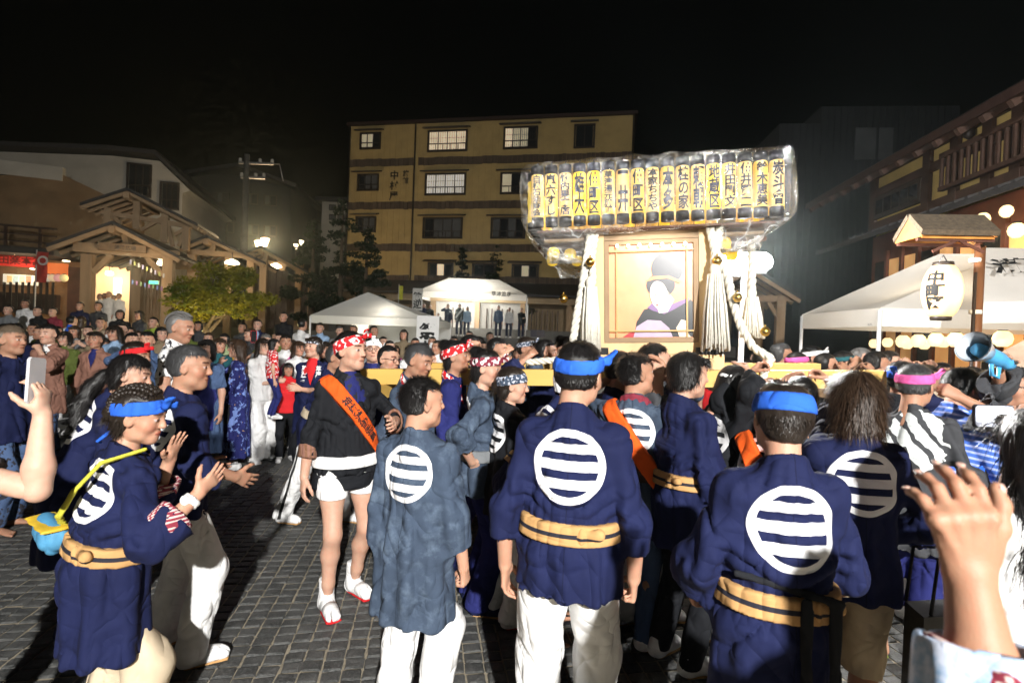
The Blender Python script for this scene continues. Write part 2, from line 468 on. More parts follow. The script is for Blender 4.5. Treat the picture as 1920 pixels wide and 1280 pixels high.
# ------------------------------------------------------------ the yellow hotel
HW = Wall(G(650, 38.0, 0), R(-10.6))
def hotel():
    w = HW; uL = w.at(652, 400)[0]; uR = w.at(1187, 300)[0]; zt = w.at(1187, 216)[1]
    t = thing('hotel', 'yellow five storey hotel with brown plank bands and hooded windows', 'hotel', w.pt(uL, 0))
    back = -9.0
    w.slab('wall', M['hotel_wall'], t, uL, uR, .5, zt, back, 0)
    # siding grooves as battens
    g = MB(); n = int((uR - uL) / .45)
    for k in range(1, n): u = uL + k * .45; w.rect(g, u - .02, u + .02, 3, zt - .1, .0, .018)
    q = g.obj('siding_battens', M['hotel_wall'], t); q['kind'] = 'stuff'
    for (pl, pr) in ((305, 292), (386, 384), (464, 467), (522, 530)):
        zz = w.at(720, pl)[1]
        g0 = zz - .27; k = 0; u = uL
        while u < uR - .1:   # each plank of a band
            ww = rnd.uniform(.28, .42); dz = rnd.uniform(-.03, .03)
            if not (w.at(774, 400)[0] - .12 < u + ww / 2 < w.at(774, 400)[0] + .12):
                w.slab('plank', M['plank'], t, u + .008, min(u + ww, uR) - .008, g0 + dz, zz + .27 + dz, .02, .06 + rnd.uniform(0, .015))
            u += ww
    rf = MB(); w.rect(rf, uL - .2, uR + .2, zt + .003, zt + .22, back - .2, .22); rf.obj('roof', M['roof_red'], t)
    for px in (655, 777, 1184):
        u = w.at(px, 330)[0]; MB().tube([w.pt(u, .5, .10), w.pt(u, zt, .10)], .055, 8).obj('downpipe', M['frame_dark'], t)
    def win(x0, x1, y0, y1, panes, **k):
        u0, z1 = w.at(x0, y0); u1, z0 = w.at(x1, y1); w.window(t, u0, u1, z0, z1, panes, **k)
    win(676, 714, 250, 280, ['pane_dim', 'pane_dim', 'pane_dark'], rail=True)
    win(803, 876, 246, 284, ['pane_lit', 'pane_lit', 'pane_lit', 'pane_lit'], rail=True, mull=1)
    win(945, 1008, 239, 279, ['pane_lit', 'pane_dim', 'pane_dim', 'pane_dark'], rail=True, mull=1)
    win(1077, 1115, 234, 278, ['pane_dark', 'pane_dark'])
    win(671, 710, 327, 358, ['pane_dark', 'pane_grey', 'pane_grey'], rail=True)
    win(798, 873, 326, 366, ['pane_shoji', 'pane_shoji', 'pane_shoji', 'pane_shoji'], rail=True, mull=1)
    win(939, 1000, 324, 364, ['pane_dim', 'pane_dark', 'pane_grey'], rail=True)
    win(668, 705, 406, 436, ['pane_dark', 'pane_grey', 'pane_grey'], rail=True)
    win(794, 867, 408, 448, ['pane_dark', 'pane_grey', 'pane_grey', 'pane_grey'], rail=True)
    win(921, 985, 408, 448, ['pane_grey', 'pane_dark', 'pane_grey', 'pane_dark'], rail=True)
    win(803, 850, 492, 520, ['pane_dark', 'pane_lit', 'pane_dark']); win(886, 930, 494, 520, ['pane_dark', 'pane_dark']); win(960, 1010, 495, 522, ['pane_dark', 'pane_dim', 'pane_dark'])
    for s_, px, py, hpx in (('中村屋', 739, 348, 56), ('旅館', 761, 332, 26)):
        u, z = w.at(px, py); z0 = w.at(px, py - hpx / 2)[1]; z1 = w.at(px, py + hpx / 2)[1]
        text_obj('lettering', s_, M['frame_dark'], t, w.pt(u, z, .03), w.d, (0, 0, 1), height=z0 - z1, bold=.025, spacing=1.15)
hotel()
# ------------------------------------------------------------ long gallery under the hotel
def gallery():
    w = Wall(G(600, 33.5, 0), R(-7)); uL = w.at(545, 560)[0]; uR = w.at(1500, 560)[0]
    t = thing('gallery', 'low beige gallery with a dark tiled roof below the hotel', 'gallery', w.pt(uL, 2.2))
    w.slab('back_wall', M['cream_wall'], t, uL, uR, 2.2, 5.4, -4, -3.4)
    z = w.at(800, 553)[1]
    w.slab('fascia', M['cream_wall'], t, uL, uR, z - .35, z, -.2, 0)
    m = MB(); m.slab([w.pt(uL, z + .02, .8), w.pt(uR, z + .02, .8), w.pt(uR, z + 1.1, -3.2), w.pt(uL, z + 1.1, -3.2)], (0, 0, .14)); m.obj('roof', M['roof_tile'], t)
    n = 11
    for k in range(n): u = uL + (uR - uL) * (k + .3) / n; w.slab('post', M['timber'], t, u, u + .3, 2.2, z - .36, -.25, .02)
    for k in range(n):
        u = uL + (uR - uL) * (k + .35) / n
        for q in range(6): uu = u + .5 + q * .33; w.slab('lattice_bar', M['timber_dark'], t, uu, uu + .07, 2.2, z - .7, -.6, -.53)
gallery()
# ------------------------------------------------------------ white gabled building on the left, brown block before it
def left_houses():
    w = Wall(G(60, 30, 0), R(14))
    def uz(px, py): return w.at(px, py)
    t = thing('gabled_house', 'white two storey house with gabled end and dark windows behind the timber gate', 'house', w.pt(0, 1.7))
    pts = [uz(-260, 275), uz(208, 292), uz(300, 302), uz(357, 358), uz(342, 362), uz(335, 640), uz(-260, 640)]
    m = MB(); m.slab([w.pt(u, z) for u, z in pts], -w.n * 9); m.obj('wall', M['white_wall'], t)
    def rs(a, b, over, th=.25):
        (u0, z0), (u1, z1) = uz(*a), uz(*b); m = MB(); m.slab([w.pt(u0, z0 + .02, .9), w.pt(u1, z1 + .02, .9), w.pt(u1, z1 + .02, -9.4), w.pt(u0, z0 + .02, -9.4)], (0, 0, th)); return m.obj('roof', M['roof_tile'], t)
    rs((-280, 274), (212, 290), .5); rs((205, 289), (304, 299), .5); rs((300, 298), (362, 356), .5)
    for (x0, y0, x1, y1) in ((239, 305, 284, 372), (301, 340, 336, 395)):
        u0, z1 = uz(x0, y0); u1, z0 = uz(x1, y1); w.window(t, u0, u1, z0, z1, ['pane_dark', 'pane_dark', 'pane_dark'], hood=False, fw=.1, rail=True)
    u0, z1 = uz(-40, 302); u1, z0 = uz(55, 309); w.slab('window', M['frame_dark'], t, u0, u1, z0, z1, .0, .06)
    w2 = Wall(G(120, 27, 0), R(20))
    t2 = thing('shop_block', 'brown plastered shop block with upstairs railing and red shop front', 'shop', w2.pt(0, 1.2))
    a = w2.at(-300, 330); b = w2.at(118, 328); c = w2.at(228, 380); zl = .8
    m = MB(); m.slab([w2.pt(a[0], a[1]), w2.pt(b[0], b[1]), w2.pt(c[0], c[1]), w2.pt(c[0], zl), w2.pt(a[0], zl)], -w2.n * 7); m.obj('wall', M['brown_wall'], t2)
    q = w2.at(50, 330)
    w2.slab('parapet', M['white_wall'], t2, a[0], b[0], q[1] - .05, q[1] + .65, -.3, .05)
    # upstairs railing
    zr = w2.at(60, 425)[1]
    w3 = Wall(G(60, 24.6, 0), R(20))
    zr = w3.at(60, 428)[1]; u0, u1 = w3.at(-200, 400)[0], w3.at(108, 425)[0]
    g = MB(); w3.rect(g, u0, u1, zr, zr + .09, 0, .09); w3.rect(g, u0, u1, zr - .35, zr - .28, .01, .08); w3.rect(g, u0, u1, zr - .7, zr - .63, .01, .08)
    g.obj('rail', M['timber_dark'], t2)
    k = u0
    while k <= u1: w3.slab('rail_post', M['timber_dark'], t2, k, k + .1, zr - 1.0, zr - .001, -.005, .095); k += 1.3
    m = MB(); m.slab([w3.pt(u0, zr - 1.05, 1.3), w3.pt(u1 + .4, zr - 1.05, 1.3), w3.pt(u1 + .4, zr - .95, -2.4), w3.pt(u0, zr - .95, -2.4)], (0, 0, -.3)); m.obj('canopy', M['roof_tile'], t2)
    # shop front under the canopy
    w4 = Wall(G(60, 25.2, 0), R(20))
    zf = 1.2
    def slab4(nm, mt, x0, y0, x1, y1, o0, o1): u0, z1 = w4.at(x0, y0); u1, z0 = w4.at(x1, y1); return w4.slab(nm, mt, t2, u0, u1, z0, z1, o0, o1)
    slab4('shop_interior', pm('shop_interior', (.30, .17, .08), .8), -120, 470, 150, 640, -.9, -.8)
    slab4('red_fascia', lit('red_fascia', (.70, .03, .025), .28, 2, .5), -60, 474, 66, 502, .0, .06)
    slab4('orange_fascia', lit('orange_fascia', (.85, .20, .05), .45, 2, .5), 84, 492, 128, 516, .0, .06)
    slab4('menu_board', lit('menu_board', (.85, .88, .80), .55, 6, .3), 0, 512, 66, 535, -.3, -.25)
    for kx in (8, 20, 32, 44): slab4('poster', lit('poster_%d' % kx, ((.8, .6, .3), (.5, .7, .8), (.9, .85, .6), (.7, .3, .2))[kx // 12 % 4], .30, 9, .3), kx, 516, kx + 9, 530, -.24, -.22)
    slab4('counter', M['timber_dark'], -60, 545, 118, 590, .3, .7)
    for k in range(13): slab4('fence_bar', M['frame_dark'], -20 + k * 11, 531, -17 + k * 11, 590, .75, .80)
    slab4('lattice_wall', M['timber_red'], 128, 500, 158, 640, -.05, .02)
    for kx in (13, 27, 63, 124): p = P(kx, {13: 463, 27: 477, 63: 505, 124: 490}[kx], 24.4); MB().lathe([(.0, .05), (.13, .04), (.15, 0), (.0, -.02)], 12, p).obj('downlight', M['bulb'], t2)
    u, z = w4.at(30, 488); text_obj('lettering', '湯田楽本舗', pm('faded_ink', (.12, .01, .01), .8), t2, w4.pt(u, z, .07), w4.d, (0, 0, 1), height=.42, vertical=False, bold=.02)
    p = P(36, 518, 24.5); lamp('shop_light', 'POINT', p, 60, (1, .72, .42), .3)
    # banner and paper lanterns by the shop
    w5 = Wall(G(75, 23.6, 0), R(10))
    u0, z1 = w5.at(70, 472); u1, z0 = w5.at(91, 530)
    b_ = thing('nobori_banner', 'red festival banner with a white round crest beside the shop front', 'banner', w5.pt((u0 + u1) / 2, 1.0))
    m = MB(); nx, nz = 5, 10
    vs = [w5.pt(u0 + (u1 - u0) * i / nx + (j / nz) * -.12, z1 + (z0 - z1) * j / nz, .05 * math.sin(i * 1.4 + j * .5)) for j in range(nz + 1) for i in range(nx + 1)]
    m.add(vs, [(j * (nx + 1) + i, (j + 1) * (nx + 1) + i, (j + 1) * (nx + 1) + i + 1, j * (nx + 1) + i + 1) for j in range(nz) for i in range(nx)], True); m.obj('cloth', pm('banner_red', (.50, .035, .03), .8, .2, 9), b_)
    MB().tube([w5.pt(u0 - .05, 1.0), w5.pt(u0 - .02, z1 + .1)], .025, 8).obj('pole', M['white_metal'], b_)
    u, z = w5.at(83, 489); cr = MB(); cr.add([w5.pt(u + math.cos(a) * .22, z + math.sin(a) * .22, .09) for a in np.linspace(0, 2 * math.pi, 25)[:-1]], [tuple(range(24))]); cr.obj('crest', pm('crest_white', (.75, .72, .70)), b_)
    cr = MB(); cr.add([w5.pt(u + math.cos(a) * .13, z + math.sin(a) * .13, .10) for a in np.linspace(0, 2 * math.pi, 25)[:-1]], [tuple(range(24))]); cr.obj('crest_inner', pm('crest_red', (.5, .03, .03)), b_)
    for i, (px, c) in enumerate(((90, (.8, .75, .6)), (99, (.95, .7, .4)), (109, (.95, .45, .4)), (120, (.95, .75, .35)))):
        p = P(px, 521, 23.9)
        l = thing('paper_lantern', 'small round %s paper lantern under the orange shop sign' % ('white', 'peach', 'pink', 'yellow')[i], 'lantern', p, 0, None)
        MB().lathe([(.06, .17), (.13, .13), (.17, .04), (.17, -.04), (.13, -.13), (.06, -.17)], 14, p).obj('shade', lit('round_paper_%d' % i, c, .5), l)
        MB().lathe([(.065, .03), (.065, 0)], 12, p + Vector((0, 0, .165))).obj('cap', M['frame_dark'], l)
left_houses()
# ------------------------------------------------------------ timber gate and covered walk
def gable_frame(t, w, x, y_ap, x0, y0, x1, y1, ovd, o0, rafters=9, th=.14):
    """roof pair with rafters: apex pixel, left eave pixel, right eave pixel on wall plane w"""
    (ua, za), (ul, zl), (ur, zr) = w.at(x, y_ap), w.at(x0, y0), w.at(x1, y1)
    for u, z in ((ul, zl), (ur, zr)):
        m = MB(); m.slab([w.pt(ua, za, .5), w.pt(u, z, .5), w.pt(u, z, -ovd), w.pt(ua, za, -ovd)], (0, 0, .10)); m.obj('roof', M['roof_tile'], t)
        for k in range(rafters):
            o = .42 - (ovd + .7) * k / (rafters - 1)
            MB().beam(w.pt(ua, za - .09, o), w.pt(u, z - .09, o), .10, th).obj('rafter', M['timber_h'], t)
    MB().beam(w.pt(ua, za - .22, .55), w.pt(ua, za - .22, -ovd), .2, .22).obj('ridge_beam', M['timber'], t)
    return (ua, za), (ul, zl), (ur, zr)
def gate():
    w = Wall(G(240, 19.0, 0), R(16)); z0 = .75
    t = thing('timber_gate', 'timber gate with two stacked gabled roofs and a name board', 'gate', w.pt(w.at(240, 600)[0], z0))
    gable_frame(t, w, 222, 424, 102, 467, 344, 488, 5.5, 0)
    pl, pr = w.at(165, 480), w.at(316, 485)
    for px, y in ((165, 477), (316, 482)):
        u = w.at(px, 520)[0]; z = w.at(px, y)[1]
        for o in (0, -4.2): w.slab('post', M['timber'], t, u - .17, u + .17, z0, z - .002, o - .17, o + .17)
    zb = w.at(240, 470)[1]
    MB().beam(w.pt(w.at(140, 470)[0], zb), w.pt(w.at(335, 480)[0], zb - .06), .26, .34).obj('tie_beam', M['timber_h'], t)
    MB().beam(w.pt(w.at(150, 470)[0], zb, -4.2), w.pt(w.at(335, 480)[0], zb, -4.2), .26, .34).obj('tie_beam', M['timber_h'], t)
    for a, b in (((176, 510), (210, 478)), ((306, 517), (275, 482))): MB().beam(w.pt(*w.at(*a), .01), w.pt(*w.at(*b), .01), .14, .18).obj('brace', M['timber'], t)
    MB().beam(w.pt(w.at(240, 470)[0], zb + .17), w.pt(w.at(236, 440)[0], w.at(236, 440)[1]), .2, .2).obj('king_post', M['timber'], t)
    # name board
    b = thing('name_board', 'dark weathered name board hanging under the timber gate roof', 'sign', w.pt(w.at(237, 466)[0], zb, .3))
    (u0, z1), (u1, zb0) = w.at(193, 457), w.at(281, 477)
    w.slab('board', pm('board_wood', (.19, .125, .075), .7, .25, 4), b, u0, u1, zb0, z1, .26, .36)
    text_obj('lettering', '湯路広場', M['frame_dark'], b, w.pt((u0 + u1) / 2 + .1, (z1 + zb0) / 2, .362), w.d, (0, 0, 1), height=(z1 - zb0) * .62, vertical=False, bold=.02)
    # upper lantern storey
    w2 = Wall(w.pt(0, 0, -2.0), R(16))
    gable_frame(t, w2, 248, 362, 162, 390, 378, 428, 2.6, 0, 7, .12)
    for px, y, yb in ((203, 390, 425), (257, 378, 430), (310, 402, 455), (350, 425, 470)):
        u = w2.at(px, 420)[0]; w2.slab('upper_post', M['timber'], t, u - .12, u + .12, w2.at(px, yb)[1], w2.at(px, y)[1], -.12, .12)
    for a, b_ in (((208, 403), (228, 420)), ((264, 432), (308, 407)), ((312, 405), (324, 462)), ((328, 440), (350, 428)), ((335, 462), (349, 430))): MB().beam(w2.pt(*w2.at(*a), .005), w2.pt(*w2.at(*b_), .005), .11, .13).obj('brace', M['timber'], t)
    MB().beam(w2.pt(*w2.at(190, 398)), w2.pt(*w2.at(360, 425)), .16, .18).obj('upper_beam', M['timber_h'], t)
    # back screen, bright opening
    w3 = Wall(w.pt(0, 0, -4.6), R(16))
    (u0, zt), (u1, _) = w3.at(243, 505), w3.at(300, 520)
    for k in range(9): a = u0 + (u1 - u0) * k / 9; w3.slab('screen_board', M['timber'], t, a + .012, a + (u1 - u0) / 9 - .012, z0, zt, -.1, -.03)
    (ua, za), (ub, _) = w3.at(184, 506), w3.at(232, 520)
    w4 = Wall(w.pt(0, 0, -7.4), R(16))
    rm = thing('lit_room', 'brightly lit room seen through the timber gate opening', 'room', w4.pt(w4.at(208, 550)[0], z0))
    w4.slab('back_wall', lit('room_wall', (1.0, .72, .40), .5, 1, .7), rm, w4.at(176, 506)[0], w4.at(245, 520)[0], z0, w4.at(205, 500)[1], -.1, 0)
    w4.slab('bright_window', lit('room_window', (1.0, .92, .75), 1.6, 1, .9), rm, w4.at(215, 506)[0], w4.at(229, 520)[0], w4.at(220, 553)[1], w4.at(220, 521)[1], .02, .06)
    lamp('room_light', 'POINT', P(206, 520, 24.2), 120, (1, .75, .45), .2)
    # lamps under the gate
    for px, py, d in ((205, 513, 20.5), (303, 484, 20), (302, 494, 19.5)):
        p = P(px, py, d); l = thing('eave_lamp', 'small warm eave lamp glowing under the timber gate roof', 'lamp', p, 0, 'lamps under the gate roof')
        MB().lathe([(.02, .10), (.12, .08), (.14, -.04), (.05, -.08)], 12, p).obj('shade', M['bulb'], l); MB().tube([p + Vector((0, 0, .08)), p + Vector((0, 0, .35))], .012, 6).obj('stem', M['frame_dark'], l)
    lamp('gate_light', 'POINT', P(240, 500, 17.6), 90, (1, .75, .45), .25)
    p = P(280, 529, 19.2); ex = thing('exit_light', 'green lit exit light on the gate back screen', 'sign', p); m = MB(); m.beam(p, p + Vector((.28, .05, 0)), .06, .10); m.obj('face', lit('exit_green', (.1, 1, .45), 2.5), ex); m = MB(); m.beam(p + Vector((-.02, .06, 0)), p + Vector((.3, .11, 0)), .06, .14); m.obj('case', M['white_metal'], ex)
    # little flags hung on strings
    fl = [(.25, .25, .4), (.12, .18, .4), (.25, .28, .1), (.25, .14, .28), (.35, .35, .36), (.15, .24, .13)]
    for i in range(17):
        f = i / 16; row = i % 2; px = 245 + f * 62; py = (487 + 26 * f if row == 0 else 524 + 14 * f)
        p = P(px, py, 18.3); o = box((-.03, -.006, -.15), (.03, .006, .0)); ob = o.obj('paper_strip', pm('strip_%d' % (i % 6), fl[i % 6], .8), None); ob.location = p
        tag(ob, 'small %s paper strip hanging on a string inside the timber gate' % ('lilac', 'blue', 'lime', 'mauve', 'white', 'green')[i % 6], 'paper strip', 'paper strips in the gate')
    # covered walk stepping away to the right
    for n_, (apx, apy, lx, ly, rx, ry, d) in enumerate(((394, 448, 345, 468, 500, 497, 22.5), (493, 466, 458, 480, 590, 520, 26.5))):
        ww = Wall(G(apx, d, 0), R(14)); tz = terrace_z(d)
        c = thing('covered_walk', ('long timber roofed walk with open gable beside the maple tree', 'farther timber roofed walk gable next to the street lamps')[n_], 'covered walk', ww.pt(0, tz))
        gable_frame(c, ww, apx, apy, lx, ly, rx, ry, 3.5, 0, 6, .12)
        zb_ = ww.at(apx, apy + 27)[1]
        MB().beam(ww.pt(ww.at(lx + 8, 480)[0], zb_), ww.pt(ww.at(rx - 20, 490)[0], zb_), .2, .22).obj('tie_beam', M['timber_h'], c)
        u = ww.at(apx + 6, 470)[0]; ww.slab('king_post', M['timber'], c, u - .1, u + .1, zb_ + .112, ww.at(apx + 6, apy + 6)[1], -.1, .1)
        for px in (lx + 14, (lx + rx) / 2 + 6, rx - 30, rx - 6):
            u = ww.at(px, 520)[0]; ww.slab('post', M['timber'], c, u - .14, u + .14, tz, zb_ - .112, -.14, .14)
        u0, u1 = ww.at(lx + 30, 520)[0], ww.at(rx + 20, 520)[0]
        for k in range(12): a = u0 + (u1 - u0) * k / 12; ww.slab('wall_board', M['plank'], c, a + .01, a + (u1 - u0) / 12 - .01, tz, zb_ - .3, -2.6, -2.5)
        p = P((435, 517)[n_], (495, 501)[n_], d - .3); l = thing('eave_lamp', 'round warm lamp hanging under the %s walk gable' % ('long', 'farther')[n_], 'lamp', p)
        MB().lathe([(.03, .22), (.24, .12), (.30, .02), (.10, -.06)], 14, p).obj('shade', M['bulb'], l); MB().tube([p + Vector((0, 0, .2)), p + Vector((0, 0, .5))], .02, 6).obj('stem', M['frame_dark'], l)
        lamp('walk_light', 'POINT', p + Vector((0, -.6, -.5)), 70, (1, .75, .42), .2)
gate()
# ------------------------------------------------------------ dark houses behind, utility pole, street lamps
def behind():
    t = thing('dark_apartment_house', 'unlit dark apartment house behind the wooden utility pole', 'building', G(470, 42, 2))
    w = Wall(G(470, 42, 0), R(6))
    pts = [(340, 330), (430, 325), (545, 352), (548, 640), (340, 640)]
    m = MB(); m.slab([w.pt(*w.at(*q)) for q in pts], -w.n * 8); m.obj('wall', M['dark_wall'], t)
    m = MB(); a, b, c = w.at(335, 335), w.at(452, 318), w.at(560, 356); m.slab([w.pt(*a, .8), w.pt(*b, .8), w.pt(*b, -8), w.pt(*a, -8)], (0, 0, .3)); m.slab([w.pt(*b, .8), w.pt(*c, .8), w.pt(*c, -8), w.pt(*b, -8)], (0, 0, .3)); m.obj('roof', M['roof_tile'], t)
    for x0, y0 in ((406, 360), (460, 362), (495, 365), (462, 420), (495, 422), (360, 362), (415, 415)):
        u0, z1 = w.at(x0, y0); u1, z0 = w.at(x0 + 24, y0 + 22); w.window(t, u0, u1, z0, z1, ['pane_grey', 'pane_dark'], hood=False, fw=.08)
    w = Wall(G(625, 44, 0), R(0)); t = thing('small_white_building', 'small pale building with grey panes left of the hotel', 'building', w.pt(0, 2))
    u0, z1 = w.at(604, 378); u1, _ = w.at(648, 378); w.slab('wall', M['white_wall'], t, u0, u1, 2, z1, -5, 0)
    w.slab('roof', M['roof_tile'], t, u0 - .4, u1 + .4, z1 + .003, z1 + .3, -5.3, .6)
    for x0, y0 in ((618, 384), (634, 384), (618, 402), (634, 402)): a, zz = w.at(x0, y0); b, z0 = w.at(x0 + 12, y0 + 11); w.window(t, a, b, z0, zz, ['pane_grey'], hood=False, fw=.06)
    # utility pole
    b = P(453, 600, 25); top = P(458, 291, 25)
    t = thing('utility_pole', 'tall concrete utility pole behind the covered walk', 'utility pole', (b.x, b.y, 1.7))
    MB().tube([(b.x, b.y, 1.7), (b.x, b.y, top.z)], [.19, .13], 12).obj('pole', M['concrete'], t)
    for dz, l in ((.4, 1.3), (1.1, .9)):
        MB().beam((b.x - l * .3, b.y, top.z - dz), (b.x + l, b.y, top.z - dz), .09, .1).obj('crossarm', M['metal'], t)
        for q in (-.25, .5, .95): MB().lathe([(.05, 0), (.09, .04), (.05, .09), (.09, .13), (.03, .18)], 10, (b.x + l * q, b.y, top.z - dz + .05)).obj('insulator', M['white_wall'], t)
    MB().tube([(b.x + .9, b.y, top.z - .4), (b.x + 1.6, b.y, top.z - .4), (b.x + 1.8, b.y, top.z - 1.2)], .03, 8).obj('bracket', M['metal'], t)
    # street lamps
    for i, (px, py, d) in enumerate(((485, 459, 29), (497, 454, 29), (555, 462, 36), (565, 455, 36))):
        p = P(px, py, d); t = thing('street_lamp', ('warm street lamp with tapered glass on a dark post by the covered walk', 'distant warm street lamp glowing behind the conifers')[i // 2], 'street lamp', (p.x, p.y, 1.7), 0, ('street lamps by the covered walk', 'street lamps up the lane')[i // 2])
        MB().tube([(p.x, p.y, 1.7), (p.x, p.y, p.z - .25)], .05, 8).obj('post', M['frame_dark'], t)
        k = 1 if i < 2 else .7
        MB().lathe([(.10 * k, -.24 * k), (.24 * k, .20 * k)], 8, p).obj('glass', M['bulb'], t); MB().lathe([(.28 * k, .205 * k), (.05 * k, .36 * k)], 8, p).obj('cap', M['frame_dark'], t)
    lamp('street_light', 'POINT', P(492, 456, 28.4), 800, (1, .72, .40), .3)
    # dark slatted block on the right
    w = Wall(G(1600, 26, 0), R(-6)); t = thing('slatted_block', 'dark unlit building clad in vertical slats behind the half timbered house', 'building', w.pt(0, 0))
    for x0, y0, x1, o in ((1462, 232, 1540, 0.0), (1540, 200, 1800, -1.5)):
        u0, z1 = w.at(x0, y0, o); u1, _ = w.at(x1, y0, o); w.slab('wall', M['dark_wall'], t, u0, u1, 0, z1, o - 6, o)
        g = MB(); n = int((u1 - u0) / .32)
        for k in range(n): u = u0 + k * .32; w.rect(g, u + .05, u + .16, 3, z1 - .05, o + .01, o + .06)
        q = g.obj('cladding_slats', M['dark_wall'], t); q['kind'] = 'stuff'
    for x0, y0, x1, y1 in ((1604, 240, 1640, 300), (1648, 240, 1672, 300)): a, zz = w.at(x0, y0, -1.4); b_, z0 = w.at(x1, y1, -1.4); w.slab('pane', M['pane_grey'], t, a, b_, z0, zz, -1.42, -1.36)
    # small timber shelter behind the float
    w = Wall(G(1440, 17, 0), R(-12)); t = thing('timber_shelter', 'timber shelter with a pitched roof behind the white rope tassels', 'shelter', w.pt(0, terrace_z(17)))
    gable_frame(t, w, 1400, 505, 1330, 545, 1492, 562, 3.0, 0, 6, .12)
    for px in (1345, 1462):
        u = w.at(px, 600)[0]
        for o in (0, -2.6): w.slab('post', M['timber'], t, u - .13, u + .13, terrace_z(17), w.at(px, 556)[1], o - .13, o + .13)
    MB().beam(w.pt(*w.at(1338, 560)), w.pt(*w.at(1480, 560)), .18, .2).obj('tie_beam', M['timber_h'], t)
    MB().beam(w.pt(*w.at(1440, 566), .01), w.pt(*w.at(1461, 600), .01), .1, .12).obj('brace', M['timber'], t)
behind()
